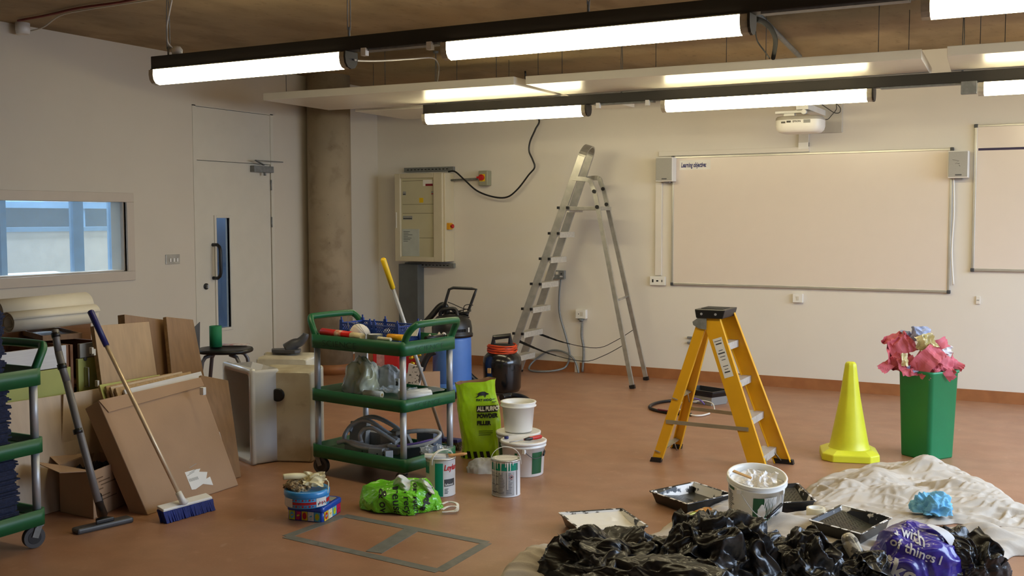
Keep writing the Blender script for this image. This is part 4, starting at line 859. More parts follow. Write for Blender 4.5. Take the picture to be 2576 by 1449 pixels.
m.build('paint_drips', M_paint, t); strap(cc, r_, h_, A, A-1.5, A+1.5, .095, t, -.01)
m = MB(); m.grid(16, 16, lambda u, v: Vector((cc.x+(r_-.012)*u*math.cos(2*PI*v), cc.y+(r_-.012)*u*math.sin(2*PI*v), h_+.001+.002*N(u*9, v*12)))); m.build('dried_paint', M_off, t)
# ================================================================== cloth, bags
from mathutils.bvhtree import BVHTree
import bmesh
def inpoly(x, y, P):
    c = False; n = len(P); j = n-1
    for i in range(n):
        if (P[i].y > y) != (P[j].y > y) and x < (P[j].x-P[i].x)*(y-P[i].y)/(P[j].y-P[i].y)+P[i].x: c = not c
        j = i
    return c
def pdist(x, y, P):
    d = 9; n = len(P); p = Vector((x, y))
    for i in range(n):
        a = Vector((P[i].x, P[i].y)); b = Vector((P[(i+1) % n].x, P[(i+1) % n].y)); ab = b-a; t_ = max(0, min(1, (p-a).dot(ab)/ab.length_squared)); d = min(d, (p-a-ab*t_).length)
    return d
def billow(x, y, z=0.0): return abs(noise.noise(Vector((x, y, z))))*2
def sheet(name, px, step, hf, mt, label, cat, edge=.06, wob=.03):
    P = [fl(x, y) for x, y in px]; x0 = min(p.x for p in P)-.05; x1 = max(p.x for p in P)+.05; y0 = min(p.y for p in P)-.05; y1 = max(p.y for p in P)+.05
    nx = int((x1-x0)/step); ny = int((y1-y0)/step); m = MB(); idx = {}; ins_ = {}
    P2 = [Vector((p.x, p.y)) for p in P]
    def near(p):
        best = None
        for i in range(len(P2)):
            a_ = P2[i]; ab = P2[(i+1) % len(P2)]-a_; t_ = max(0, min(1, (p-a_).dot(ab)/ab.length_squared)); q = a_+ab*t_; d = (q-p).length
            if best is None or d < best[0]: best = (d, q)
        return best
    wf = lambda x, y: (wob*N(x*5, y*5, 1)+.008*N(x*15, y*15, 2), wob*N(x*5, y*5, 5)+.008*N(x*15, y*15, 7))
    for i in range(nx+2):
        for j in range(ny+2):
            x = x0+i*step; y = y0+j*step; u_, v_ = wf(x, y)
            if inpoly(x+u_, y+v_, P): ins_[(i, j)] = True
    need = set()
    for (i, j) in ins_:
        for a_ in (-1, 0, 1):
            for b_ in (-1, 0, 1): need.add((i+a_, j+b_))
    for (i, j) in need:
        x = x0+i*step; y = y0+j*step; u_, v_ = wf(x, y); d, q = near(Vector((x+u_, y+v_)))
        if (i, j) in ins_: k = min(1, d/edge); k = k*(2-k); z = .003+hf(x, y)*k
        else: x += q.x-(x+u_); y += q.y-(y+v_); z = .0025
        idx[(i, j)] = len(m.v); m.v.append(Vector((x, y, z)))
    for (i, j), a in idx.items():
        q = [idx.get((i+1, j)), idx.get((i+1, j+1)), idx.get((i, j+1))]
        if None not in q and ((i, j) in ins_ or (i+1, j) in ins_ or (i+1, j+1) in ins_ or (i, j+1) in ins_): m.f.append([a]+q); m.m.append(0); m.s.append(True)
    o = m.build(name, mt, solid=.0015); return tag(o, label, cat, 'cotton dust sheets')
M_sheet = mat('cream_cotton', (188, 177, 162), .85, var=.05, vs=6, bump=.12, bs=220); blotch(M_sheet, 5, .60, .72, (186, 166, 140), .5); blotch(M_sheet, 3, .62, .8, (222, 216, 206), .6)
def G(x, y, cx, cy, sx, sy, h, rot=0.0):
    dx, dy = x-cx, y-cy; c, s_ = math.cos(rot), math.sin(rot); u = (dx*c+dy*s_)/sx; v = (-dx*s_+dy*c)/sy; return h*math.exp(-(u*u+v*v))
O_ = fl(2250, 1240)
def folds(x, y, ang, f, st, z, wd=2.6):
    x -= O_.x; y -= O_.y; c, s_ = math.cos(ang), math.sin(ang); u = x*c+y*s_; v = -x*s_+y*c
    u += .10*N(x*3, y*3, z+3); v += .09*N(x*3.2, y*3.2, z+8); n_ = noise.noise(Vector((u*f/st, v*f, z)))*wd; return max(0.0, 1-n_*n_)
hp = [(fl(2330, 1196), .15, .12, .10), (fl(2200, 1222), .13, .22, .075), (fl(2420, 1245), .18, .14, .085), (fl(2120, 1245), .13, .14, .07), (fl(2280, 1262), .2, .1, .06), (fl(2500, 1290), .2, .1, .05)]
def h_heap(x, y):
    b = max([G(x, y, p.x, p.y, sx, sy, h) for p, sx, sy, h in hp]); b = b*.75+.25*sum(G(x, y, p.x, p.y, sx, sy, h) for p, sx, sy, h in hp)*.6
    f = max(folds(x, y, .5, 5, 3.2, 1, 4.6)*.044, folds(x, y, -.4, 7, 4, 2, 5.2)*.038, folds(x, y, 1.0, 9, 4, 5, 5.6)*.034)
    f += max(folds(x, y, .3, 14, 4.5, 3, 5.6)*.018, folds(x, y, 1.3, 18, 4, 4, 5.6)*.015)+.0035*N(x*22, y*22, 2)
    return b*.78+f*(.5+4.0*b)
sheet('dust_sheet', [(2036, 1262), (2030, 1235), (2060, 1206), (2120, 1188), (2200, 1172), (2290, 1168), (2400, 1184), (2480, 1215), (2540, 1262), (2600, 1292), (2800, 1300), (2800, 1330), (2560, 1330), (2440, 1322), (2400, 1318), (2330, 1322), (2240, 1330), (2180, 1340), (2100, 1335), (2060, 1305)], .0085, h_heap, M_sheet, 'large cream cotton dust sheet bunched up on the floor in front of the green bin', 'dust sheet')
def h_flat(x, y):
    q = fl(1960, 1335); q2 = fl(1330, 1440); q3 = fl(2480, 1372); q4 = fl(2030, 1300)
    return .004+max(folds(x, y, .5, 3.4, 3, 11, 3.4)*.026, folds(x, y, .9, 7, 4, 12, 5)*.026)+folds(x, y, .2, 16, 4, 14, 3.6)*.008+G(x, y, q.x, q.y, .15, .07, .055, .3)+G(x, y, q2.x, q2.y, .12, .2, .07)+G(x, y, q3.x, q3.y, .14, .09, .05)*(.5+folds(x, y, .8, 14, 3, 5))
sheet('dust_sheet', [(1150, 1560), (1262, 1470), (1330, 1400), (1440, 1362), (1560, 1372), (1640, 1345), (1720, 1302), (1800, 1268), (1850, 1262), (1975, 1300), (2060, 1290), (2200, 1335), (2300, 1322), (2335, 1340), (2430, 1352), (2480, 1336), (2600, 1345), (2700, 1350), (2700, 1402), (2560, 1402), (2505, 1425), (2480, 1480), (2400, 1600), (1200, 1640)], .011, h_flat, M_sheet, 'cream cotton dust sheet spread flat under the black bags and the large bucket', 'dust sheet', edge=.05)
BV = {}
def blob(name, c, rx, ry, h, seed, mt, amp=1.0, parent=None, nu=110, nv=60, rot=0.0, sq=.8, solid=0, topf=1.0, flat=False, fine=1.0):
    """a slack film bag: low dome with creased folds, lying on z0"""
    c = Vector(c); m = MB(); cr, sr = math.cos(rot), math.sin(rot)
    def fn(u, v):
        a = 2*PI*u; e = v*PI/2; ca, sa = math.cos(a), math.sin(a); ce = math.cos(e)**sq; se = math.sin(e)**.85
        d = Vector((ca*ce, sa*ce, se)); w_ = Vector((noise.noise(d*1.7+Vector((seed, 0, 0))), noise.noise(d*1.7+Vector((0, seed, 3))), noise.noise(d*1.7+Vector((5, 0, seed)))))
        q = d+w_*.5
        k = 1+amp*(.36*noise.noise(q*1.4+Vector((seed*2, 1, 2)))+.16*(.5-abs(noise.noise(q*1.9+Vector((seed, 4, 2))))*2)+.036*fine*(.5-abs(noise.noise(q*5.0+Vector((1, seed, 2))))*2)+.017*fine*(.5-abs(noise.noise(q*12+Vector((1, seed, 7))))*2))
        k = k if v > .02 else k*1.02
        x, y = d.x*rx*k, d.y*ry*k; return c+Vector((x*cr-y*sr, x*sr+y*cr, max(0, d.z*h*k*topf)))
    m.grid(nu, nv, fn, 0, sm=not flat)
    o = m.build(name, mt, parent); me = o.data
    BV[o.name] = BVHTree.FromPolygons([tuple(v) for v in m.v], [tuple(f) for f in m.f]); return o
def crumpled(name, c, rx, ry, h, seed, mt, parent=None, rot=0.0, pts=70, big=.28, jit=.11, fr=.13, levels=3, sq=.8):
    """a collapsed film bag: a low dome of facets, creased again at every smaller scale"""
    R_ = random.Random(int(seed*100)); c = Vector(c); bm = bmesh.new(); cr, sr = math.cos(rot), math.sin(rot); dirs = []
    for i in range(pts):
        z = (i+.5)/pts; a = i*2.39996+R_.uniform(-.25, .25); z = min(.999, max(.0, z+R_.uniform(-.03, .03))); r_ = math.sqrt(1-z*z); dirs.append(Vector((r_*math.cos(a), r_*math.sin(a), z)))
    n_ = 22
    for i in range(n_): dirs.append(Vector((math.cos(2*PI*i/n_), math.sin(2*PI*i/n_), -.02)))
    vs = [bm.verts.new(d) for d in dirs]; r = bmesh.ops.convex_hull(bm, input=vs)
    bmesh.ops.delete(bm, geom=[f for f in bm.faces if all(v.co.z < -.01 for v in f.verts)], context='FACES_ONLY')
    for v in bm.verts:
        d = v.co.copy(); e = math.asin(max(-1, min(1, d.z))); a = math.atan2(d.y, d.x); ce = math.cos(e)**sq; se = max(0, math.sin(e))**.85
        k = 1+big*noise.noise(d*1.5+Vector((seed, 1, 2)))*1.6+R_.uniform(-jit, jit)
        x, y = rx*math.cos(a)*ce*k, ry*math.sin(a)*ce*k; v.co = Vector((x*cr-y*sr, x*sr+y*cr, max(0, se*h*k)))+c
    for L_ in range(levels):
        bmesh.ops.triangulate(bm, faces=bm.faces[:]); bm.normal_update(); old = set(bm.verts)
        ln = sum(e.calc_length() for e in bm.edges)/len(bm.edges)
        bmesh.ops.subdivide_edges(bm, edges=bm.edges[:], cuts=1, use_grid_fill=True); bm.normal_update()
        for v in bm.verts:
            if v not in old and v.co.z > c.z+.002: v.co += v.normal*ln*fr*R_.uniform(-1, 1)
            elif v not in old: v.co.z = c.z
        if L_ == 0: bmesh.ops.smooth_vert(bm, verts=bm.verts[:], factor=.25, use_axis_x=True, use_axis_y=True, use_axis_z=True)
    for v in bm.verts: v.co.z = max(v.co.z, c.z)
    bm.normal_update(); bm.verts.index_update(); m = MB(); m.v = [v.co.copy() for v in bm.verts]
    sh_ = [(e.verts[0].index, e.verts[1].index) for e in bm.edges if len(e.link_faces) == 2 and e.calc_face_angle(0) > .42]
    for f in bm.faces: m.f.append([v.index for v in f.verts]); m.m.append(0); m.s.append(True)
    bm.free(); o = m.build(name, mt, parent); sh_ = set(tuple(sorted(e)) for e in sh_)
    for e in o.data.edges: e.use_edge_sharp = tuple(sorted(e.vertices)) in sh_
    BV[o.name] = BVHTree.FromPolygons([tuple(v) for v in m.v], [tuple(f) for f in m.f]); return o
def wrap_text(bag, body, size, org, ux, uy, bold=0.0, shear=0.0, sx=1.0, m=None, mt=0, off=.002, cuts=.012, fn=None):
    """lettering laid on a bag: every letter is projected onto the film and sits just above it"""
    ux = Vector(ux).normalized(); uy = Vector(uy).normalized(); nrm = ux.cross(uy).normalized(); org = Vector(org); bv = BV[bag.name]
    t_ = MB(); t_.text(body, size, lambda u, v: (u, v, 0), bold=bold, shear=shear, sx=sx) if fn is None else fn(t_)
    bm = bmesh.new(); vs = [bm.verts.new(v) for v in t_.v]
    for f in t_.f:
        try: bm.faces.new([vs[i] for i in f])
        except ValueError: pass
    bmesh.ops.triangulate(bm, faces=bm.faces[:])
    for _ in range(3):
        es = [e for e in bm.edges if e.calc_length() > cuts]
        if not es: break
        bmesh.ops.subdivide_edges(bm, edges=es, cuts=1); bmesh.ops.triangulate(bm, faces=bm.faces[:])
    m = m or MB(); k = len(m.v); ok = []
    bm.verts.index_update()
    for v in bm.verts:
        p = org+ux*v.co.x+uy*v.co.y; r = bv.ray_cast(p+nrm*.6, -nrm)
        if r[0] is None: m.v.append(p); ok.append(False)
        else:
            n_ = r[1] if r[1].dot(nrm) > 0 else -r[1]; m.v.append(r[0]+n_*off*.5+nrm*off); ok.append(True)
    for f in bm.faces:
        q = [v.index for v in f.verts]
        if all(ok[i] for i in q) and max((m.v[k+q[0]]-m.v[k+q[1]]).length, (m.v[k+q[1]]-m.v[k+q[2]]).length) < cuts*5: m.f.append([k+i for i in q]); m.m.append(mt); m.s.append(True)
    bm.free(); return m
M_bag = mat('black_bin_liner', (17, 17, 19), .36, var=.2, bump=.22, bs=30, coat=.15, spec=.6)
def bb(px, py, rx, ry, h, seed, label, rot=0.0, z=.012, grp='black bin liners', flaps=()):
    p = fl(px, py); o = blob('bin_bag', (p.x, p.y, z), rx, ry, h, seed, M_bag, 1.15, nu=190, nv=90, rot=rot); tag(o, label, 'bin bag', grp)
    for i, (dx, dy, dz, a_, tl, sx_, sy_, am) in enumerate(flaps):
        m = MB(); crumple(m, (p.x+dx, p.y+dy, dz), (math.cos(a_), math.sin(a_), tl), (-math.sin(a_), math.cos(a_), .3+abs(tl)), None, sx_, sy_, seed+i*3.1, am, 7, -.6, 30)
        m.s = [True]*len(m.s); m.build('gathered_film', M_bag, o, solid=.0006)
    return o
bb(1545, 1462, .30, .19, .185, 3.3, 'black bin liner at the far left of the row of bags, low and slack', .15, flaps=((.20, -.02, .15, .5, .5, .16, .12, .04), (-.16, -.04, .13, 2.2, -.3, .26, .2, .035), (.02, -.12, .14, .2, .1, .3, .2, .03)))
bb(1795, 1478, .24, .20, .27, 8.1, 'tallest black bin liner, in front of the large paint bucket', .2, flaps=((-.02, -.1, .22, .3, -.3, .28, .26, .05), (.14, -.08, .17, -.4, -.7, .26, .22, .045), (-.14, -.10, .10, 1.2, .3, .2, .18, .04)))
bb(1690, 1540, .42, .16, .16, 5.7, 'black bin liner lying along the bottom edge of the view', .1, flaps=((.1, .0, .14, .2, .2, .3, .2, .04), (-.2, .02, .12, .9, -.2, .25, .2, .035)))
bb(2010, 1482, .17, .17, .22, 12.9, 'black bin liner right of the tallest one, in front of the front tray', .3, flaps=((.05, -.06, .18, -.5, -.6, .2, .2, .04), (-.1, -.05, .15, .8, .4, .18, .18, .035)))
bb(2150, 1480, .16, .14, .125, 15.2, 'low open black bin liner with a clear bottle lying in it', flaps=((-.08, .03, .12, .3, .3, .2, .14, .04), (.08, -.03, .11, 1.9, -.2, .16, .14, .035)))
bb(2425, 1464, .145, .14, .185, 19.6, 'black bin liner bulging out to the right of the purple carrier bag', .5, flaps=((.05, -.02, .14, -.6, -.7, .2, .18, .04),))
# clear dirty bottle in the bag
a, b = at(2128, 1345, (fl(2150, 1462).x, fl(2150, 1462).y-.02)), at(2172, 1425, (fl(2150, 1470).x, fl(2150, 1470).y-.06))
m = MB(); m.tube([lp(b, a, k) for k in (0, .2, .5, .75, .9, 1.0)], [.032, .036, .034, .035, .030, .020], 16)
tag(m.build('clear_bottle', blotch(mat('dirty_clear_plastic', (196, 186, 164), .2, alpha=.8, coat=.4), 30, .52, .56, (70, 66, 60), .8)), 'dirty clear plastic bottle lying in the open black bin liner', 'bottle')
p = at(2062, 1387, (fl(2060, 1455).x, fl(2060, 1455).y-.12)); m = MB(); m.tube([p+Vector((-.03, 0, .02)), p, p+Vector((.02, -.01, -.025))], [.006, .012, .009], 8); tag(m.build('white_tag', M_white), 'small white scrap on the black bag left of the clear bottle', 'scrap')
p = fl(2222, 1358, .05); m = MB(); m.lathe([(.034, 0), (.030, .06), (.012, .07)], (p.x, p.y, .045), n=20, ax=(.4, -.5, .3)); tag(m.build('black_cup', M_blk), 'small black cup between the front tray and the purple carrier bag', 'cup')
# purple carrier
M_pb2 = mat('purple_carrier_film', (54, 40, 140), .3, var=.12, bump=.25, bs=22, coat=.4)
t = thing('carrier_bag', 'purple plastic carrier bag with large white words, standing among the black bags', 'bag', fl(2300, 1462))
pc = fl(2305, 1462); bag = blob('bag_body', (pc.x, pc.y, .01), .20, .17, .225, 23.4, M_pb2, .38, t, nu=150, nv=80, rot=.4, fine=.8)
u0 = Vector((math.cos(-.42), math.sin(-.42)*.5, -.32)); u0 = Vector((.90, .28, -.30)); v0 = Vector((.30, .10, .86))
v0 = (v0-u0.normalized()*v0.dot(u0.normalized())).normalized()
M_lt = mat('pale_bag_print', (212, 208, 204), .4, var=.02)
for s_, sz, (x, y), bo in (('d with', .050, (2250, 1350), .0009), ('of things I', .052, (2240, 1374), .0010), ('like..', .105, (2205, 1430), .003), ('. .', .10, (2300, 1462), .006)):
    o_ = at(x, y, (pc.x, pc.y-.14)); m = wrap_text(bag, s_, sz, o_, u0, v0, bold=bo, off=.003); m.build('lettering', M_lt, t)
m = MB(); q0 = [at(x, y, (pc.x+.09, pc.y+.03)) for x, y in ((2335, 1316), (2372, 1326), (2400, 1345), (2418, 1375), (2428, 1402))]; q1 = [at(x, y, (pc.x+.07, pc.y-.01)) for x, y in ((2325, 1320), (2358, 1335), (2382, 1362), (2398, 1390), (2408, 1412))]
m.v = q0+q1; m.f = [[i, i+1, i+6, i+5] for i in range(4)]; m.m = [0]*4; m.s = [True]*4; m.build('white_edge', M_lt, t, solid=.002, sub=2, label='white top edge of the bag')
m = MB(); q0 = [at(x, y, (pc.x-.10, pc.y-.17)) for x, y in ((2193, 1392), (2208, 1398), (2225, 1412), (2240, 1430), (2246, 1455))]; q1 = [p+Vector((.035, 0, -.012)) for p in q0]
m.v = q0+q1; m.f = [[i, i+1, i+6, i+5] for i in range(4)]; m.m = [0]*4; m.s = [True]*4; m.build('white_handle', M_lt, t, solid=.002, sub=2)
# bottle, tape rolls, blue cloth
a, b = fl(1718, 1316, .04), fl(1785, 1284, .045); a.z = b.z = .045
t = thing('juice_bottle', 'small orange juice bottle with a green cap lying on the dust sheet', 'bottle', a)
m = MB(); m.tube([lp(a, b, k) for k in (.16, .24, .36, .6, .85, 1)], [.014, .020, .027, .026, .027, .018], 18); m.build('body', blotch(mat('orange_drink', (232, 160, 50), .25, var=.05, coat=.4), 12, .52, .56, (120, 170, 60), .9), t)
m = MB(); m.tube([a, lp(a, b, .13)], .019, 16); m.build('cap', mat('lime_cap', (110, 190, 40), .4), t)
m = MB(); m.tube([lp(a, b, .45), lp(a, b, .7)], .0275, 18); m.build('bottle_label', blotch(mat('orange_label', (240, 176, 70), .35), 40, .55, .6, (250, 240, 225), .9), t)
M_mask = mat('cream_masking_tape', (222, 210, 176), .5, var=.04)
def roll(c, r, ri, h, label, z, ax=None, mt=None, inner=None, name='tape_roll'):
    t = thing(name, label, 'tape roll', (c[0], c[1], z)); m = MB(); m.lathe([(ri, 0), (r, 0), (r, h), (ri, h), (ri, .001)], (c[0], c[1], z), n=36, ax=ax); m.build('tape', mt or M_mask, t, bevel=.001)
    m = MB(); m.lathe([(ri-.003, 0), (ri, 0), (ri, h), (ri-.003, h), (ri-.003, .001)], (c[0], c[1], z), n=36, ax=ax); m.build('core', inner or M_card, t); return t
p = fl(2052, 1300, .02); roll((p.x, p.y), .047, .038, .048, 'roll of cream masking tape lying on the dust sheet left of the front tray', .02, inner=M_white)
m = MB(); p = fl(2075, 1302, .03); m.lathe([(.044, 0), (.046, .03), (.04, .034)], (p.x+.01, p.y+.045, .012), n=30); tag(m.build('tape_roll', M_mask), 'second roll of cream tape tucked under the dust sheet behind the first', 'tape roll')
M_bl = mat('light_blue_cloth', (110, 178, 214), .6, var=.12, vs=12, bump=.3, bs=60)
p = fl(2340, 1282, .06); o = blob('blue_cloth', (p.x, p.y+.01, .045), .085, .065, .085, 31.7, M_bl, 1.3, nu=120, nv=60, fine=1.5); tag(o, 'crumpled light blue cloth lying on the bunched dust sheet', 'cloth')
# ================================================================== lime filler sack
M_sack = mat('lime_green_film', (164, 208, 22), .28, var=.06, bump=.35, bs=16, coat=.4); blotch(M_sack, 3, .55, .75, (120, 176, 16), .6, stretch=(1, 1, .4))
s0, s1 = fl(1163, 1158), fl(1245, 1150); sc0 = (s0+s1)/2+Vector((-.02, .06, 0))
t = thing('filler_sack', 'tall open lime green plastic sack of powder filler beside the trolley', 'sack', sc0)
ux = Vector((.85, .53, 0)).normalized(); uy = Vector((-ux.y, ux.x, 0)); SH = .50
def sk(a, v):
    wx = .128+.008*v-.006*math.sin(v*9); wy = .070+.005*v; ca, sa = math.cos(a), math.sin(a)
    x = wx*math.copysign(abs(ca)**.55, ca); y = wy*math.copysign(abs(sa)**.8, sa)
    k = 1+.035*max(0, 1-abs(noise.noise(Vector((math.cos(a)*2+v*1.5, math.sin(a)*2-v, 3))))/.14)+.02*max(0, 1-abs(noise.noise(Vector((math.cos(a)*4-v*3, math.sin(a)*4+v*2, 8))))/.16)-.05*billow(math.cos(a)*1.3+v*1.2, math.sin(a)*1.3+v*1.6, 4)*(1 if ca < .3 else .3)-.035*billow(math.cos(a)*3+v*3, math.sin(a)*3+v*2, 9); tp = .03*(1-v)*0
    lean = .025*v; return sc0+ux*(x*k+.01*math.sin(v*5)-lean)+uy*y*k+Vector((0, 0, SH*v+(.018*N(a*1.4, 2)+.016*ca)*v**4))
nb = 72; m = MB(); m.grid(nb, 60, lambda u, v: sk(2*PI*u, v)); bd = m.build('film', M_sack, t); BV[bd.name] = BVHTree.FromPolygons([tuple(v) for v in m.v], [tuple(f) for f in m.f])
m = MB(); m.grid(nb, 8, lambda u, v: sc0+(sk(2*PI*u, 1.0)-sc0)*1.0+Vector((0, 0, 0))-(sk(2*PI*u, 1.0)-sc0-Vector((0, 0, SH)))*(.02+.2*v)-Vector((0, 0, v*.2))); m.build('paper_lining', mat('brown_paper_lining', (150, 112, 82), .8, var=.1), t)
m = MB(); m.grid(nb, 6, lambda u, v: sc0+(sk(2*PI*u, .62)-sc0-Vector((0, 0, SH*.62)))*.8*v+Vector((0, 0, .33))); m.build('powder', M_paint, t)
wt = lambda body, sz, px, py, bo=.0, sx_=1.0, mt=M_ink, nm='lettering', fn=None: wrap_text(bd, body, sz, at(px, py, (sc0.x, sc0.y-.07)), ux, (0, 0, 1), bold=bo, sx=sx_, off=.004, cuts=.02, fn=fn).build(nm, mt, t)
def rect(w_, h_): return lambda T: T.add([(0, 0, 0), (w_, 0, 0), (w_, h_, 0), (0, h_, 0)], [(0, 1, 2, 3)])
hog = [(0, .028), (.012, .024), (.018, .031), (.034, .037), (.048, .036), (.060, .028), (.070, .023), (.064, .018), (.056, .017), (.052, .008), (.050, .002), (.046, .002), (.047, .012), (.040, .014), (.030, .013), (.022, .014), (.014, .006), (.004, .001), (.001, .004), (.010, .010), (.014, .018), (.010, .022)]
wt('', 0, 1196, 1000, fn=lambda T: T.add([(x*1.25, y*1.1, 0) for x, y in hog], [tuple(range(len(hog)))]), nm='boar_emblem')
wt('FAT HOG', .020, 1198, 1008, .0010, 1.15); wt('', 0, 1199, 1036, fn=rect(.135, .042), nm='black_band')
m = wrap_text(bd, 'ALL PURPOSE', .037, at(1201, 1032, (sc0.x, sc0.y-.07)), ux, (0, 0, 1), bold=.0022, sx=.72, off=.007, cuts=.02); m.build('lettering', M_white, t, label='white lettering on a black band')
wt('POWDER', .036, 1200, 1050, .0022, .86); wt('FILLER', .036, 1200, 1068, .0022, .86)
for i in range(3): wt('', 0, 1204, 1084+i*5, fn=rect(.09-.012*(i == 2), .0035), nm='small_print')
for i in range(5): wt('', 0, 1162+i*16, 1152, fn=lambda T: T.add([(0, 0, 0), (.022, 0, 0), (.012, .045, 0), (-.010, .045, 0)], [(0, 1, 2, 3)]), nm='hazard_stripe')
for yy in (1005, 1012): wt('', 0, 1237, yy, fn=rect(.03, .004), nm='small_print')
p = fl(1200, 1188); o = blob('clear_sheet', (p.x+.03, p.y+.02, 0), .095, .05, .085, 35.1, mat('frosted_film', (222, 224, 220), .3, alpha=.75, coat=.3), .6, nu=50, nv=26, rot=.5); tag(o, 'piece of frosted plastic film on the floor at the foot of the lime sack', 'plastic film')
# ================================================================== green bag in front of the trolley
M_lg = mat('bright_green_carrier_film', (112, 200, 40), .28, var=.10, bump=.35, bs=18, coat=.4)
gp = fl(1010, 1285); t = thing('carrier_bag', 'bright green supermarket carrier bag with black words, slumped on the floor', 'bag', (gp.x, gp.y, 0))
gb = crumpled('bag_body', (gp.x-.02, gp.y+.03, .003), .215, .12, .155, 41.2, M_lg, t, rot=.35, pts=34, big=.22, jit=.12, fr=.055, levels=4)
ux2 = Vector((-.12, .0, -.95)); vx2 = Vector((.85, .48, 0))
for s_, sz, (x, y) in (('& over', .062, (950, 1238)), ('reusable', .062, (985, 1232)), ('to recycle', .05, (1012, 1222)), ('or return', .04, (1036, 1226))):
    # words run down the bag as it lies on its side
    d1 = Vector((.10, .03, -1)).normalized(); d2 = Vector((.86, .5, .0)).normalized(); o_ = at(x, y, (gp.x, gp.y-.10))
    wrap_text(gb, s_, sz, o_, d1, d2, bold=.0006, off=.003, cuts=.015).build('lettering', M_ink, t)
o_ = at(1064, 1290, (gp.x+.1, gp.y-.06)); wrap_text(gb, "a-peeling", .05, o_, Vector((.35, .2, .75)), Vector((-.8, -.45, .45)), bold=.0022, off=.004, cuts=.015).build('lettering', M_ink, t)
for k in (0, 1):
    p0 = fl(1112, 1268+k*14, .03); m = MB(); pp = spline([p0, fl(1128, 1262+k*12, .03), fl(1150, 1267+k*8, .03), fl(1148, 1282+k*4, .015), fl(1128, 1287, .012), fl(1112, 1288, .012)], 5)
    for i in range(len(pp)-1): m.bar(pp[i], pp[i+1], .014, .003)
    m.build('white_handle', M_white, t)
M_thin = mat('thin_white_film', (226, 222, 214), .3, alpha=.82, var=.04, bump=.3, bs=18, coat=.4)
p = Vector((gp.x+.045, gp.y+.045, 0)); m = MB()
def wf(u, v):
    k = math.sin(PI*u)**.5; x = (u-.5)*.23; z = .09+v*(.17-.09*u)*(.75+.25*math.sin(u*9+.6))*k; return Vector((p.x, p.y, 0))+Vector((.86, .5, 0))*x+Vector((-.5, .86, 0))*(.035*math.sin(u*11+v*3)+.02*N(u*6, v*6, 3))+Vector((0, 0, z+.008*N(u*14, v*9, 6)))
m.grid(46, 24, wf); tag(m.build('thin_white_bag', M_thin), 'crumpled thin white plastic bag rising behind the green carrier bag', 'bag')
# ================================================================== tins
tp_ = [fl(722, 1298), fl(812, 1316), fl(860, 1276), fl(770, 1262)]
c4 = [fl(721, 1307), fl(813, 1316), fl(861, 1286)]; c4.append(c4[0]+(c4[2]-c4[1])); ce = (c4[0]+c4[2])/2
t = thing('sweet_tin', 'rectangular blue sweet tin with bright coloured pictures, under the round tin', 'tin', ce)
def rr(k, z, r=.018):
    o = []
    for i in range(4):
        p, a_, b_ = c4[i], c4[i-1], c4[(i+1) % 4]; p = ce+(p-ce)*k; e1 = (ce+(a_-ce)*k-p).normalized(); e2 = (ce+(b_-ce)*k-p).normalized()
        for j in range(5): w_ = j/4; o.append(p+e1*r*(1-w_)**1.6+e2*r*w_**1.6+Vector((0, 0, z)))
    return o
M_tb = mat('blue_tin_print', (24, 70, 170), .3, var=.04, coat=.3)
m = MB(); loft(m, [rr(.97, 0), rr(.98, .004), rr(.98, .062)]); m.build('box', M_tb, t)
m = MB(); loft(m, [rr(1.0, .052), rr(1.01, .056), rr(1.01, .074), rr(.97, .079), rr(.90, .079), rr(.88, .077)]); m.build('lid', M_tb, t)
pal = [mat('print_%s' % n_, c_, .35, var=.15, vs=60) for n_, c_ in (('cream', (236, 226, 170)), ('amber', (226, 190, 40)), ('magenta', (206, 30, 90)), ('lime', (196, 206, 40)), ('white', (230, 228, 222)), ('crimson', (190, 30, 40)), ('violet', (120, 40, 130)), ('aqua', (90, 180, 210)))]
def side(A_, B_, n_, k0):
    e = (B_-A_); nrm = Vector((e.y, -e.x, 0)).normalized()
    if nrm.dot(A_+e/2-ce) < 0: nrm = -nrm
    m = MB(); f = lambda u, z, d_: A_+e*u+nrm*d_+Vector((0, 0, z))
    for i in range(n_):
        a_, b_ = .07+.86*i/n_, .07+.86*(i+.93)/n_; c_ = (a_+b_)/2; w_ = b_-a_
        m.add([f(a_, .004, -.0005), f(b_, .004, -.0005), f(b_, .051, -.0005), f(a_, .051, -.0005)], [(0, 1, 2, 3)], (k0+i*3) % 8)
        if i % 2 == 0: m.add([f(c_+w_*.36*math.cos(j*PI/6), .028+.018*math.sin(j*PI/6), .0003) for j in range(12)], [tuple(range(12))], (k0+i*3+4) % 8)
        else: m.add([f(a_+.1*w_, .008, .0003), f(b_-.3*w_, .008, .0003), f(b_-.05*w_, .048, .0003), f(a_+.35*w_, .048, .0003)], [(0, 1, 2, 3)], (k0+i*5+2) % 8)
        m.add([f(c_-w_*.2, .022, .0007), f(c_+w_*.22, .026, .0007), f(c_+w_*.2, .034, .0007), f(c_-w_*.22, .030, .0007)], [(0, 1, 2, 3)], (k0+i*2+6) % 8)
    m.build('printed_pictures', pal, t)
side(c4[0], c4[1], 5, 3); side(c4[1], c4[2], 4, 1)
q = rr(.84, .0795); m = MB(); m.add(q, [tuple(range(len(q)))]); m.build('lid_picture', blotch(mat('lid_print', (150, 150, 130), .35), 25, .5, .55, (180, 60, 60), .9), t)
rc = fl(768, 1268, .08); rc = Vector((rc.x+.004, rc.y+.01, 0)); A = CAMA(rc)
t = thing('biscuit_tin', 'round light blue tin with red spots standing on the rectangular tin', 'tin', (rc.x, rc.y, .081))
M_cb = mat('sky_blue_tin_print', (70, 150, 205), .3, var=.03, coat=.3); R0 = .113; zz = .081; rc.z = 0
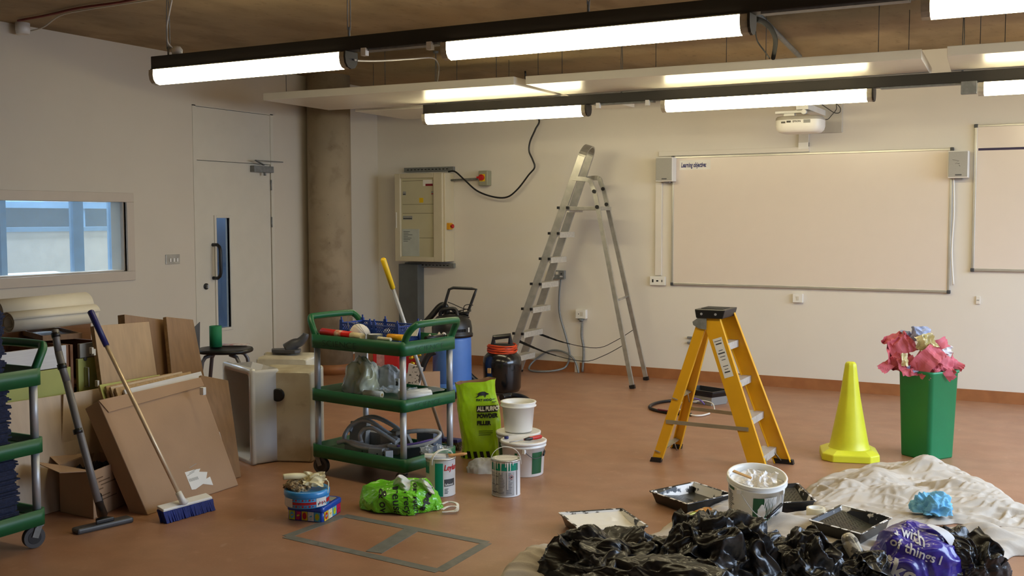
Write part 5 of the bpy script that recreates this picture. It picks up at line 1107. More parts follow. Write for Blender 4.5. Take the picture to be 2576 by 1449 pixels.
m = MB(); m.lathe([(R0-.004, 0), (R0, .004), (R0, .06)], (rc.x, rc.y, zz), n=56); m.build('box', M_cb, t)
m = MB(); m.lathe([(R0+.002, .052), (R0+.004, .056), (R0+.004, .078), (R0-.004, .084), (R0-.012, .084), (R0-.016, .080), (.01, .080)], (rc.x, rc.y, zz), n=56); m.build('lid', mat('bright_blue_lid', (50, 140, 210), .3, var=.03, coat=.3), t)
fn_ = cyl(rc, R0, R0, 0, .06); fz = lambda a, v: fn_(a, v)+Vector((0, 0, zz))
m = MB(); patch(m, fz, A-.70, A+.42, .020, .034, 0); patch(m, fz, A+1.02, A+1.4, .018, .04, 0); patch(m, fz, A+.42, A+1.0, .006, .050, 1); patch(m, fz, A-1.3, A-.70, .006, .050, 1)
for i in range(14):
    a_ = A-.66+(i // 2)*.155; z_ = .044 if i % 2 else .012; rr_ = .0052 if (i // 2) % 2 else .0032
    m.add([fo(1)(a_+rr_*math.cos(j*PI/5)/R0, z_+rr_*math.sin(j*PI/5))+Vector((0, 0, zz)) for j in range(10)], [tuple(range(10))], 0)
m.build('printed_band', [mat('tin_red', (176, 30, 40), .35), mat('tin_label_white', (226, 226, 222), .35)], t)
m = MB()
for i in range(7): a_ = A+.50+i*.065; patch(m, lambda a, v: fo(1)(a, v)+Vector((0, 0, zz)), a_, a_+.05, .014+.004*(i % 3), .026+.006*(i % 2), i % 2, 2)
m.build('label_picture', [mat('dark_teal_print', (30, 70, 90), .4), _m['tin_red']], t)
# gloves and dusty brush on the tin
M_glv = mat('cream_rubber', (224, 214, 172), .55, var=.05, bump=.1, bs=60)
t = thing('rubber_gloves', 'cream rubber gloves heaped over the lid of the round tin', 'gloves', (rc.x, rc.y, zz+.085))
m = MB(); pts = [at(x, y, (rc.x, rc.y+z_)) for x, y, z_ in ((712, 1200, 0), (735, 1198, 0), (760, 1198, .02), (785, 1200, .03), (812, 1202, .02))]; m.tube(pts, [.016, .019, .021, .022, .018], 12, spl=4); m.build('cuff', M_glv, t)
for i, (a_, b_, r_) in enumerate((((780, 1203), (802, 1194), .010), ((792, 1210), (806, 1198), .009), ((800, 1214), (812, 1200), .009), ((806, 1216), (822, 1206), .008), ((786, 1208), (800, 1220), .011))):
    m = MB(); a2, b2 = at(*a_, (rc.x, rc.y-.02)), at(*b_, (rc.x, rc.y-.01)); m.tube([a2, (a2+b2)/2+Vector((0, 0, .008)), b2], [r_, r_, r_*.7], 10, spl=4); m.build('finger', M_glv, t)
m = MB(); crumple(m, at(790, 1208, (rc.x, rc.y-.02)), (.9, .5, 0), (-.4, .6, .5), None, .11, .09, 51, .03, 12, .3); m.build('palm', M_glv, t)
m = MB(); m.tube([at(820, 1207, (rc.x, rc.y-.03)), at(826, 1214, (rc.x, rc.y-.03)), at(825, 1235, (rc.x, rc.y-.06)), at(822, 1243, (rc.x, rc.y-.06))], .003, 6, spl=4); m.build('rim_fold', M_glv, t)
p = at(752, 1222, (rc.x, rc.y-.02)); o = blob('fluff', (rc.x-.035, rc.y-.025, zz+.080), .068, .06, .045, 55.5, blotch(blotch(mat('grey_fluff', (166, 146, 112), .95, bump=.8, bs=120), 60, .5, .56, (60, 54, 48), .8), 45, .56, .62, (196, 178, 140), .8), 1.2, nu=70, nv=40, flat=True); tag(o, 'dusty speckled sanding sponge pad on the lid of the round tin', 'pad')
# ================================================================== tape outline on the floor
M_tp = blotch(mat('grey_floor_tape', (104, 104, 98), .6, var=.12, vs=20), 9, .55, .68, (126, 122, 112), .6)
q = [fl(720, 1350), fl(865, 1297), fl(1225, 1366), fl(1103, 1437)]; t = thing('floor_tape', 'grey adhesive tape stuck to the floor as a divided rectangle', 'tape', q[0])
def strip(a, b, w_=.052, z=.0012):
    a, b = Vector(a), Vector(b); d_ = (b-a).normalized(); n_ = Vector((-d_.y, d_.x, 0))*w_/2; m = MB(); m.slab([a-n_, b-n_, b+n_, a+n_], (0, 0, z)); return m.build('strip', M_tp, t)
ins = lambda p, q_: p+(q_-p).normalized()*.02
strip(q[0], q[1]); strip(q[1], q[2], z=.0016); strip(q[2], q[3], z=.0012); strip(q[3], q[0], z=.0016); strip(fl(940, 1390), fl(1035, 1333), .085, .002)
# ================================================================== service trolley
def trolley(name, label, loc, rz):
    t = thing(name, label, 'trolley', loc, 'green three shelf service trolleys', rz); L_, W_ = .35, .205
    def rrect(a, b, r, z, n=5):
        o = []
        for k, (sx, sy) in enumerate(((1, -1), (1, 1), (-1, 1), (-1, -1))):
            for i in range(n+1): q = -PI/2+k*PI/2+PI/2*i/n; o.append(Vector((sx*(a-r)+r*math.cos(q), sy*(b-r)+r*math.sin(q), z)))
        return o
    for z0, z1 in ((.11, .185), (.455, .525), (.775, .855)):
        m = MB(); a, b = L_+.035, W_+.035
        loft(m, [rrect(a, b, .04, z0), rrect(a, b, .04, z1), rrect(a-.014, b-.014, .03, z1), rrect(a-.016, b-.016, .03, z0+.035)]); sh = m.build('shelf', M_green, t, local=True)
        m = MB(); m.box(-a+.02, a-.02, -b+.02, b-.02, z0+.034, z0+.037); m.build('shelf_mat', M_shelf, sh, local=True, label='ribbed darker green shelf surface')
    for x, y in ((-L_, -W_), (L_, -W_), (L_, W_), (-L_, W_)):
        for z0, z1 in ((.185, .455), (.525, .775)):
            m = MB(); m.tube([(x, y, z0-.03), (x, y, z1)], .019, 16); m.build('post', M_alu2, t, local=True)
    for s in (-1, 1):
        e = L_+.01; m = MB()
        m.tube([(s*e, -W_-.0, .84), (s*(e+.03), -W_+.0, .90), (s*(e+.065), -W_+.02, .945), (s*(e+.075), -W_+.07, .955), (s*(e+.075), W_-.07, .955), (s*(e+.065), W_-.02, .945), (s*(e+.03), W_, .90), (s*e, W_, .84)], .020, 12, spl=4)
        m.build('push_handle', M_green, t, local=True)
    for x, y, a in ((-L_, -W_, .25), (L_, -W_, 2.9), (L_, W_, 2.6), (-L_, W_, .6)):
        c = Vector((x+.02*math.cos(a), y+.02*math.sin(a), .052)); ax = Vector((-math.sin(a), math.cos(a), 0))
        m = MB(); m.tube([c-ax*.014, c+ax*.014], .050, 28); w_ = m.build('caster_wheel', M_grey if False else mat('grey_rubber_tyre', (70, 70, 72), .6), t, local=True)
        m = MB(); m.tube([c-ax*.0155, c+ax*.0155], .031, 24); m.build('wheel_hub', M_blk, w_, local=True)
        m = MB()
        for k in (-1, 1): m.bar(c+ax*.019*k, Vector((x, y, .105))+ax*.019*k, .03, .003, up=ax)
        m.tube([(x, y, .095), (x, y, .12)], .014, 10); m.box(x-.02, x+.02, y-.02, y+.02, .100, .106); m.build('caster_fork', M_galv, t, local=True)
    return t
FLp = Vector((-4.085, 5.085, 0)); FRp = fl(1016, 1152, .185); FRp.z = 0; RZ = math.atan2(FRp.y-FLp.y, FRp.x-FLp.x)
FRp = Vector((-3.375, 4.98, 0)); e1 = (FRp-FLp).normalized(); e2 = Vector((-e1.y, e1.x, 0)); TC = (FLp+FRp)/2+e2*.205
tr = trolley('service_trolley', 'dark green three shelf trolley loaded with tools and cables, in the middle of the room', TC, math.atan2(e1.y, e1.x))
def TP(x, y, z): return TC+e1*x+e2*y+Vector((0, 0, z))
def scribble(body, org, ux, uy, size, par, seed=1, nm='marker_lettering', mt=None):
    m = MB(); n_ = Vector(ux).cross(Vector(uy)).normalized(); m.text(body, size, lambda u, v: Vector(org)+Vector(ux)*u+Vector(uy)*v+n_*.0012, sx=1.35, bold=-.0012); return m.build(nm, mt or mat('faded_marker', (8, 50, 30), .6, var=0), par)
Z = Vector((0, 0, 1))
scribble('SCIENCE', TP(.385, -.14, .790), e2, Z, .048, tr); scribble('SCIENCE', TP(.385, -.15, .468), e2, Z, .045, tr); scribble('SCIENCE', TP(-.27, -.240, .790), e1, Z, .055, tr)
# second trolley, same build, far left
t2 = dup(tr, (-4.535, 2.948, 0), PI/2, 'dark green three shelf trolley cut off by the left edge, stacked with navy sheets')
for c in list(t2.children):
    if c.name.startswith('marker'): bpy.data.objects.remove(c)
# navy sheets stacked on it: countable as three piles of felt tiles
M_felt = mat('navy_felt', (36, 42, 66), .9, var=.25, vs=80, bump=.3, bs=150)
for i, (z0, z1, yo, lb) in enumerate(((.147, .44, 3.235, 'ragged stack of navy felt sheets on the bottom shelf of the left trolley'), (.492, .76, 3.20, 'ragged stack of navy felt sheets on the middle shelf of the left trolley'), (.812, 1.13, 3.185, 'tall ragged stack of navy felt sheets on top of the left trolley'))):
    m = MB(); z = z0; random.seed(40+i)
    while z < z1:
        h_ = random.uniform(.006, .011); d_ = random.uniform(-.018, .012); m.box(-4.72+random.uniform(0, .01), -4.375+random.uniform(-.01, .01), 2.72, yo+d_, z, z+h_); z += h_
    tag(m.build('felt_stack', M_felt), lb, 'stack of sheets', 'stacks of navy felt sheets')['kind'] = 'stuff'
# ------------------------------------------------------------------ on the top shelf
def on(px, py, z): return fl(px, py, z)
zt = .813
def crate():
    c0 = on(935, 838, .86); t = thing('mesh_crate', 'blue plastic mesh crate at the back of the trolley top', 'crate', (c0.x, c0.y, .815))
    a = TP(-.36, .01, zt); A_, B_ = .47, .185
    def P(u, v, z): return a+e1*u+e2*v+Vector((0, 0, z))
    hc = .105
    for (u0, v0, u1, v1) in ((0, 0, A_, 0), (A_, 0, A_, B_), (A_, B_, 0, B_), (0, B_, 0, 0)):
        m = MB(); n_ = int(((u1-u0)**2+(v1-v0)**2)**.5/.018); p = lambda k, z: P(u0+(u1-u0)*k, v0+(v1-v0)*k, z)
        for i in range(n_):
            m.bar(p(i/n_, .012), p(min(1, (i+2)/n_), .05), .003, .003); m.bar(p(min(1, (i+2)/n_), .012), p(i/n_, .05), .003, .003)
            m.bar(p(i/n_, .05), p(min(1, (i+2)/n_), .09), .003, .003); m.bar(p(min(1, (i+2)/n_), .05), p(i/n_, .09), .003, .003)
        m.bar(p(0, .092), p(1, .092), .012, .008); m.bar(p(0, .006), p(1, .006), .006, .012); m.bar(p(0, .05), p(1, .05), .004, .004); m.build('mesh_side', M_blue, t)
    for u, v in ((0, 0), (A_, 0), (A_, B_), (0, B_), (A_*.42, B_), (A_*.52, 0), (A_*.6, 0)):
        m = MB(); m.bar(P(u, v, 0), P(u, v, .112), .034, .012, up=e2, w2=.022, h2=.010); m.bar(P(u, v, .112), P(u, v, .130), .008, .006, up=e2); m.build('corner_post', M_blue, t)
    m = MB(); m.slab([P(0, 0, .004), P(A_, 0, .004), P(A_, B_, .004), P(0, B_, .004)], (0, 0, .004)); m.build('base', M_blue, t)
    for (u, v, r_, mt_, nm, lb) in ((.30, .09, .022, M_alu2, 'metal_fitting', 'shiny round metal fitting inside the blue crate'), (.40, .10, .03, M_blue, 'cable_drum', 'dark blue round item inside the blue crate')):
        q = P(u, v, .035); m = MB(); m.lathe([(r_*.4, -.02), (r_, -.01), (r_, .02), (r_*.6, .03)], q, n=18); tag(m.build(nm, mt_), lb, 'fitting')
crate()
ra = at(792, 843, TP(-.33, -.15, 0)); rb_ = at(893, 857, TP(.0, -.17, 0)); ra, rb_ = TP(-.345, -.165, zt+.052), TP(-.065, -.195, zt+.05)
t = thing('sealant_tube', 'red and cream sealant cartridge lying on the left of the trolley top', 'cartridge', ra)
m = MB(); m.tube([ra, rb_], .023, 24); m.build('barrel', mat('bright_red_cartridge', (214, 32, 24), .35), t)
m = MB(); m.tube([lp(ra, rb_, .50), lp(ra, rb_, .72)], .0235, 24); m.build('cream_label', mat('pink_cream_label', (226, 190, 160), .5, col2=(214, 120, 96), vs=40), t)
m = MB(); m.tube([rb_, rb_+(rb_-ra)*.36], .021, 24); tag(m.build('roller_sleeve', mat('cream_roller_pile', (222, 206, 164), .85, bump=.3, bs=200)), 'cream paint roller sleeve at the end of the red cartridge', 'roller sleeve')
c = TP(-.115, -.075, zt+.045); m = MB(); dax = (e1*.35-e2*.55+Z*.75).normalized()
m.lathe([(.055, -.012), (.066, 0), (.062, .022), (.048, .045), (.028, .058), (.006, .062)], c, n=30, ax=dax, sx=1.0, sy=.85)
t = thing('dust_mask', 'white moulded dust mask leaning on the blue crate', 'mask', c); m.build('cup', mat('mask_white', (226, 220, 212), .7, var=.03), t)
for k in (0, .03): m = MB(); m.tube([c+e1*(-.09)+Vector((0, 0, .01)), c+e1*(-.05)-e2*.05+Vector((0, 0, .075+k)), c+e1*(.02)-e2*.055+Vector((0, 0, .06+k)), c+e1*.09-e2*.04+Vector((0, 0, .0))], .0015, 5, spl=6); m.build('elastic', M_grey, t)
q = TP(.09, -.16, zt); roll((q.x, q.y), .046, .038, .065, 'roll of grey duct tape at the front of the trolley top', zt, mt=mat('grey_duct_tape', (90, 96, 88), .4), inner=mat('pale_core', (196, 196, 200), .6))
a, b = TP(.15, -.195, zt+.048), TP(.26, -.205, zt+.048); m = MB(); m.tube([a, b], .0105, 16); tag(m.build('wood_offcut', mat('cream_foam', (224, 218, 190), .7), bevel=.004), 'short cream foam tube lying on the front rim of the trolley top', 'foam tube')
a, b = TP(.16, -.12, zt+.05), TP(.27, -.11, zt+.05); m = MB(); m.tube([a, b], .019, 20); tag(m.build('mini_roller', mat('orange_yellow_plastic', (240, 168, 20), .35)), 'orange yellow plastic tube on the right of the trolley top', 'tube')
m = MB(); m.add([TP(.20, -.05, zt+.05), TP(.33, -.06, zt+.06), TP(.345, -.04, zt+.155), TP(.30, -.04, zt+.10)], [(0, 1, 2, 3)]); tag(m.build('plastic_offcut', M_white, solid=.004), 'white triangular plastic offcut in front of the crate', 'plastic piece')
m = MB(); q = TP(.33, .14, zt+.03); crumple(m, q+Vector((0, 0, .02)), e2, e1, None, .13, .08, 61, .035, 14, .2); tag(m.build('plastic_packet', mat('pale_packet', (220, 206, 190), .4, var=.1)), 'crumpled pale packet under the right handle of the trolley', 'packet')
a, b = TP(.36, -.02, zt+.045), TP(.355, .14, zt+.045); m = MB(); m.tube([a, b], .012, 12); tag(m.build('marker_pen', M_blk), 'dark marker lying under the right handle of the trolley', 'pen')
# ------------------------------------------------------------------ on the middle shelf
zm = .493
q = TP(-.20, .02, zm); o = blob('white_bag', (q.x, q.y, zm), .115, .10, .215, 63.3, mat('translucent_white_film', (214, 216, 214), .3, alpha=.88, bump=.3, bs=20, coat=.4, col2=(216, 212, 170), vs=6), .8, nu=110, nv=60, rot=RZ, topf=.9)
tag(o, 'knotted translucent white plastic bag with yellowish contents on the middle shelf', 'bag')
q = TP(-.10, .12, zm); o = blob('shop_bag', (q.x, q.y, zm), .15, .05, .15, 65.9, mat('white_bag_film', (222, 222, 222), .35, alpha=.95, bump=.25, bs=20), .6, nu=90, nv=50, rot=RZ)
tag(o, 'white plastic bag with red letters behind the knotted bag on the middle shelf', 'bag')
m = MB(); m.text('FIX', .05, lambda u, v: TP(-.31+u, .085, zm+.165+v), bold=.0015, shear=.15); m.add([TP(-.325, .088, zm+.12), TP(-.22, .088, zm+.12), TP(-.22, .088, zm+.235), TP(-.325, .088, zm+.235)], [(0, 1, 2, 3)], 1)
lt = MB(); lt.v = m.v; lt.f = m.f; lt.m = m.m; lt.s = m.s
lt.build('lettering', [_m['red_print'], _m['white_bag_film']], o)
a, b = TP(-.03, -.13, zm+.021), TP(.095, -.11, zm+.021); t = thing('roller_sleeve', 'small white foam roller sleeve lying on the middle shelf', 'roller sleeve', a)
m = MB(); m.tube([a, b], .020, 20); m.build('sleeve', mat('white_foam', (226, 222, 204), .8, bump=.15, bs=200), t); m = MB(); m.tube([a-e1*.001, b+e1*.001], .008, 12); m.build('core', mat('amber_core', (190, 160, 80), .5), t)
m = MB(); m.bar(TP(-.05, -.185, zm+.004), TP(.20, -.215, zm+.004), .012, .007); tag(m.build('wooden_stick', mat('pale_stick', (200, 190, 160), .6)), 'thin pale stick along the front rim of the middle shelf', 'stick')
m = MB(); q = TP(.12, .0, zm+.03); crumple(m, q, e1, e2, None, .24, .18, 71, .03, 8, .1, 34); tag(m.build('clear_packaging', mat('clear_film', (226, 234, 236), .08)), 'crumpled clear plastic packaging in the middle of the middle shelf', 'packaging')
t = thing('roller_pack', 'white roller sleeve in clear packaging at the right of the middle shelf', 'packet', TP(.28, -.05, zm)); m = MB(); m.tube([TP(.245, -.12, zm+.034), TP(.31, .05, zm+.034)], .026, 18); m.tube([TP(.29, -.14, zm+.034), TP(.35, .03, zm+.034)], .024, 18); m.build('sleeves', M_white, t)
m = MB(); m.grid(10, 10, lambda u, v: TP(.22+.16*u, -.15+.28*v, zm+.064+.004*N(u*5, v*5, 3)-.03*abs(u-.5)*1.2)); m.build('blister', mat('clear_film', (226, 234, 236)), t)
t = thing('white_charger', 'small white box with a dark round lens beside the white bags', 'box', TP(-.0, .13, zm)); m = MB(); m.slab([TP(.0, .10, zm), TP(.035, .10, zm), TP(.035, .14, zm), TP(.0, .14, zm)], (0, 0, .085)); m.build('case', M_white, t, bevel=.004)
m = MB(); m.lathe([(.013, 0), (.013, .003)], TP(.017, .0995, zm+.055), ax=-e2, n=20); m.build('lens', M_blk, t)
# ------------------------------------------------------------------ bottom shelf: steel back boxes and conduit
zb = .148; M_bx = mat('grey_back_box', (150, 150, 148), .5, .0, var=.1)
def obox(c, sx, sy, sz, rz, rx, name, mt, label, grp='grey metal boxes on the bottom shelf'):
    t = thing(name, label, 'metal box', c, grp); R_ = Matrix.Rotation(rz, 3, 'Z') @ Matrix.Rotation(rx, 3, 'X'); c = Vector(c)
    P = lambda x, y, z: c+R_@Vector((x*sx/2, y*sy/2, z*sz)); w_ = 1-.01/max(sx, sy)
    m = MB(); k8 = [P(x, y, z) for z in (0, 1) for x, y in ((-1, -1), (1, -1), (1, 1), (-1, 1))]; m.hexa(k8); m.build('box', mt, t, bevel=.002)
    m = MB(); m.lathe([(.0045, 0), (.0045, .0008)], P(.3, -1.0, .5), ax=R_@Vector((0, -1, 0)), n=10); m.build('screw_hole', M_ink, t); return t
for (x, y, z, sx, sy, sz, rz_, rx_, mt_, lb) in (
    (-.21, .0, zb+.002, .12, .05, .15, .15, -.15, M_bx, 'grey metal box standing at the left end of the bottom shelf'),
    (-.07, .08, zb, .30, .07, .09, 0, 0, M_bx, 'long grey metal box lying along the back of the bottom shelf'),
    (-.06, -.12, zb, .26, .07, .045, -.12, 0, mat('pale_grey_box', (176, 176, 178), .45, .2), 'pale grey strip box at the front of the bottom shelf'),
    (.08, -.02, zb, .11, .06, .13, .35, .1, M_bx, 'grey metal box standing near the middle of the bottom shelf'),
    (.155, .04, zb+.03, .13, .02, .13, -.1, .5, M_grey, 'white faced square plate leaning up in the middle of the cables'),
    (.30, .0, zb, .16, .10, .07, .2, 0, mat('blue_grey_box', (84, 92, 106), .5, .2), 'blue grey metal box at the right end of the bottom shelf'),
    (.26, .12, zb, .13, .08, .13, .0, 0, _m['blue_grey_box'], 'taller blue grey metal box at the back right of the bottom shelf'),
    (.10, -.16, zb, .09, .06, .06, .3, 0, M_bx, 'small grey metal box at the front of the bottom shelf'),
    (.16, -.14, zb, .06, .05, .05, -.4, 0, _m['pale_grey_box'], 'small pale grey metal box next to the front right post')):
    p = TP(x, y, 0); obox((p.x, p.y, z), sx, sy, sz, rz_+RZ, rx_, 'back_box', mt_, lb)
M_fx = mat('corrugated_steel_conduit', (176, 178, 180), .4, .2, var=.1, vs=30)
def loop(pts, r, label, mt=M_fx):
    m = MB(); P = spline([TP(*p) for p in pts], 10); rr_ = [r*(1+.10*(i % 2)) for i in range(len(P))]; m.tube(P, rr_, 10, sm=True); return tag(m.build('conduit_coil', mt), label, 'conduit', 'steel conduit coils on the bottom shelf')
loop([(.17, -.05, .24), (.05, -.04, .28), (-.10, -.03, .325), (-.20, -.05, .30), (-.235, -.09, .24), (-.20, -.13, .20), (-.10, -.16, .215), (.05, -.14, .20), (.16, -.10, .22)], .0135, 'corrugated steel conduit looping over the left boxes')
loop([(.17, .0, .27), (.05, .02, .31), (-.12, .04, .335), (-.24, .02, .30), (-.26, -.03, .24)], .0135, 'corrugated steel conduit arching behind the first loop')
loop([(.17, -.07, .23), (.08, -.08, .27), (.0, -.09, .30), (-.06, -.10, .29), (-.09, -.11, .25), (-.05, -.14, .215)], .0125, 'corrugated steel conduit in the small middle loop')
loop([(.15, -.12, .20), (.03, -.17, .195), (-.08, -.17, .20), (-.15, -.16, .215), (-.22, -.17, .20)], .0125, 'corrugated steel conduit lying low along the front')
loop([(.15, -.05, .28), (.26, .0, .30), (.36, .06, .30), (.40, .05, .28), (.36, -.02, .24), (.24, -.10, .22), (.15, -.12, .22)], .012, 'smooth steel conduit loop reaching to the right end of the shelf')
loop([(.22, -.12, .225), (.32, -.06, .245), (.38, .0, .262), (.385, .015, .25), (.30, -.05, .225)], .006, 'purple cable tail beside the right conduit loop', M_pur)
c = fl(1125, 1105); m = MB()
# yellow handled brush behind the trolley
hb = fl(1118, 1128); t = thing('floor_broom', 'broom with a yellow handle grip leaning behind the trolley', 'broom', hb)
top = at(963, 650, (TP(.1, .42, 0).x, TP(.1, .42, 0).y)); bot = hb+Vector((0, .0, .05)); m = MB(); m.tube([bot, lp(bot, top, .86)], .0115, 12); m.build('pole', M_alu2, t)
k = (at(993, 732, (TP(.1, .42, 0).x, TP(.1, .42, 0).y))-top).length; d_ = (bot-top).normalized(); m = MB(); m.tube([top, top+d_*.01, top+d_*k*.97, top+d_*k], [.012, .0185, .0165, .012], 14); m.build('grip', M_yel, t, label='yellow plastic grip')
m = MB(); m.box(hb.x-.10, hb.x+.12, hb.y-.03, hb.y+.03, .05, .075); m.build('head', M_navy, t, bevel=.006)
m = MB(); random.seed(3)
for i in range(420): x = hb.x-.11+.24*random.random(); y = hb.y-.03+.06*random.random(); m.bar((x, y, .055), (x+random.uniform(-.03, .03), y+random.uniform(-.03, .03), 0.001), .003, .003)
m.build('bristles', mat('brown_bristle', (96, 84, 62), .9), t)
# ================================================================== vacuum cleaners and clutter by the back wall
vb = fl(1112, 1003); vb = Vector((vb.x, vb.y+.17, 0)); M_vb = mat('bright_blue_tank', (84, 130, 208), .38, var=.04, coat=.1)
t = thing('blue_vacuum', 'blue drum vacuum cleaner with a black head and tall black push frame', 'vacuum cleaner', vb)
m = MB(); m.lathe([(.165, .09), (.172, .12), (.168, .50), (.165, .53)], vb, n=44); m.build('tank', M_vb, t)
m = MB(); m.lathe([(.19, .06), (.20, .075), (.20, .10), (.17, .13)], vb, n=40); m.build('base_ring', M_vb, t)
m = MB(); m.lathe([(.182, .525), (.184, .55), (.176, .56), (.176, .60), (.165, .66), (.13, .70), (.06, .715), (.02, .716)], vb, n=44); hd = m.build('head', M_blk, t)
m = MB(); m.tube([vb+Vector((-.09, -.05, .70)), vb+Vector((-.07, -.05, .755)), vb+Vector((.03, 0, .765)), vb+Vector((.06, 0, .70))], .016, 10, spl=5); m.build('carry_handle', M_blk, hd)
A = CAMA(vb); m = MB()
for i in range(9): a_ = A+.25+i*.06; m.box(vb.x+.177*math.cos(a_)-.003, vb.x+.177*math.cos(a_)+.003, vb.y+.177*math.sin(a_)-.003, vb.y+.177*math.sin(a_)+.003, .575, .60)
m.build('vent_slots', M_ink, hd)
m = MB(); p = vb+Vector((.172*math.cos(A+.95), .172*math.sin(A+.95), .575)); m.box(p.x-.008, p.x+.008, p.y-.008, p.y+.008, .57, .61); m.build('latch', M_white, hd)
fr = [at(x, y, (vb.x+.12, vb.y+.16)) for x, y in ((1163, 970), (1163, 838), (1172, 800), (1193, 742), (1198, 728), (1186, 726), (1140, 724), (1130, 728), (1122, 755), (1112, 790))]; fr[0].z = .02
m = MB(); P_ = []
m.tube(fr, .0125, 12); m.build('push_frame', M_blk, t)
m = MB(); m.tube([fr[0], fr[0]+Vector((-.3, -.02, 0))], .012, 10); m.build('frame_foot', M_blk, t)
ctr = at(1158, 795, (vb.x+.12, vb.y+.13)); m = MB()
for i in range(11):
    z_ = ctr.z+.05-.012*i; rx_ = .10-.003*i+.012*math.sin(i*2.3); m.tube([ctr+Vector((rx_*math.cos(a_*PI/8)*.9+.01*math.sin(i*1.7), .04*math.sin(a_*PI/8), z_-ctr.z+.012*math.sin(a_*.8+i))) for a_ in range(17)], .0045, 6)
m.build('wound_flex', M_blk, t)
m = MB(); m.tube([at(x, y, (vb.x+.12, vb.y+.13)) for x, y in ((1126, 760), (1140, 765), (1165, 776), (1185, 779))], .004, 6, spl=5); m.tube([at(x, y, (vb.x+.12, vb.y+.13)) for x, y in ((1165, 788), (1168, 770), (1180, 766), (1190, 768))], .004, 6, spl=5); m.build('loose_flex', M_blk, t)
m = MB(); q = ctr+Vector((-.02, 0, -.07)); m.slab([q+Vector((-.10, 0, 0)), q+Vector((.09, 0, 0)), q+Vector((.08, .03, 0)), q+Vector((-.1, .03, 0))], (0, 0, .10)); m.bar(at(1180, 815, (vb.x+.12, vb.y+.14)), at(1168, 838, (vb.x+.12, vb.y+.14)), .04, .02); m.build('tool_holder', M_blk, t)
m = MB(); m.tube([at(x, y, (vb.x-.02, vb.y-.2)) for x, y in ((1095, 885), (1080, 892), (1068, 912), (1058, 940), (1046, 968))], .026, 12, spl=5); m.build('suction_hose', M_blk, t)
m = MB(); m.tube([at(x, y, (vb.x-.02, vb.y+.16)) for x, y in ((1062, 820), (1085, 795), (1105, 772), (1118, 768), (1124, 782), (1122, 812))], .028, 12, spl=5); m.build('stowed_hose', M_blk, t)
for a_ in (A-.9, A+.1, A+1.1, A+3): p = vb+Vector((.17*math.cos(a_), .17*math.sin(a_), .03)); m = MB(); m.tube([p-Vector((.012, 0, 0)), p+Vector((.012, 0, 0))], .03, 16); m.tube([p, p+Vector((0, 0, .045))], .01, 8); m.build('caster', M_blk, t)
# black vac
kb = fl(1240, 998); kb = Vector((kb.x, kb.y+.17, 0)); M_kb = mat('glossy_black_tank', (20, 20, 21), .2, var=.15, coat=.3)
t = thing('black_vacuum', 'black drum vacuum cleaner with an orange flex wound round its handle', 'vacuum cleaner', kb)
m = MB(); m.lathe([(.15, .03), (.165, .06), (.172, .28), (.165, .33), (.13, .37), (.12, .375)], kb, n=36); m.build('tank', M_kb, t)
m = MB(); m.lathe([(.115, .37), (.12, .38), (.115, .43), (.10, .445), (.02, .452)], kb, n=32); m.build('motor_head', M_blk, t)
A = CAMA(kb); rt = Vector((-math.sin(A), math.cos(A), 0)); p = kb+Vector((0, 0, .44))
m = MB(); m.tube([p-rt*.078, p-rt*.072+Z*.062, p+rt*.066+Z*.078, p+rt*.074], .024, 8, sm=False); m.build('carry_handle', M_blk, t)
m = MB(); M_or = mat('orange_flex', (222, 78, 30), .5)
for i in range(15): m.tube([kb+Vector(((.128+.006*math.sin(i*2.1))*math.cos(a_*PI/9), (.128+.006*math.sin(i*2.1))*math.sin(a_*PI/9), .375+.0045*i+.006*math.sin(a_*.7+i*1.3))) for a_ in range(19)], .0042, 6, cap=False)
m.build('orange_flex', M_or, t, label='orange flex wound round the top')
m = MB(); m.tube([at(x, y, (kb.x-.1, kb.y-.1)) for x, y in ((1170, 912), (1172, 925), (1183, 945), (1200, 960))], .026, 12, spl=4); m.build('hose_end', M_blk, t); m = MB(); m.tube([at(x, y, (kb.x-.1, kb.y-.1)) for x, y in ((1172, 918), (1179, 934))], .0275, 12); m.build('hose_cuff', M_dgrey, t)
m = MB(); p = at(1230, 932, (kb.x+.17*math.cos(A), kb.y+.17*math.sin(A))); m.box(p.x-.015, p.x+.02, p.y-.006, p.y+.004, p.z-.025, p.z+.02); m.build('tan_sticker', mat('tan_sticker_print', (190, 150, 90), .5), t, bevel=.004)
m = MB(); m.tube([fl(x, y, .03) for x, y in ((1262, 1000), (1285, 996), (1312, 1000), (1330, 1010), (1335, 1018))], .028, 12, spl=5); m.build('floor_hose', M_blk, t)
# red box, carton, package behind the trolley
bx = fl(968, 965); bx = Vector((bx.x-.35, bx.y+.9, 0)); bx = Vector((-5.42, 7.55, 0))
t = thing('red_crate', 'red plastic box strapped with clear tape, on the floor behind the trolley', 'box', bx); m = MB(); M_rc = mat('deep_red_plastic', (176, 20, 20), .45)
wr = fl(935, 960, 0); rl, rr2 = at(938, 950, (bx.x, bx.y)), at(1003, 950, (bx.x, bx.y)); rl.z = rr2.z = 0; dv = Vector((.18, .9, 0)).normalized()*.22
m.slab([rl, rr2, rr2+dv, rl+dv], (0, 0, .43)); m.build('body', M_rc, t, bevel=.006)
m = MB(); a = lp(rl, rr2, .16)-dv*.01; b = lp(rl, rr2, .46)-dv*.01; m.quad(a, b, b+Z*.432, a+Z*.432); m.build('tape_band', mat('glossy_packing_tape', (170, 120, 112), .15, var=.3, vs=20, coat=.6), t)
p = fl(1042, 985); p = Vector((-5.05, 7.30, 0))
c1_, c2_ = at(1022, 940, p), at(1062, 940, p); c1_.z = c2_.z = 0
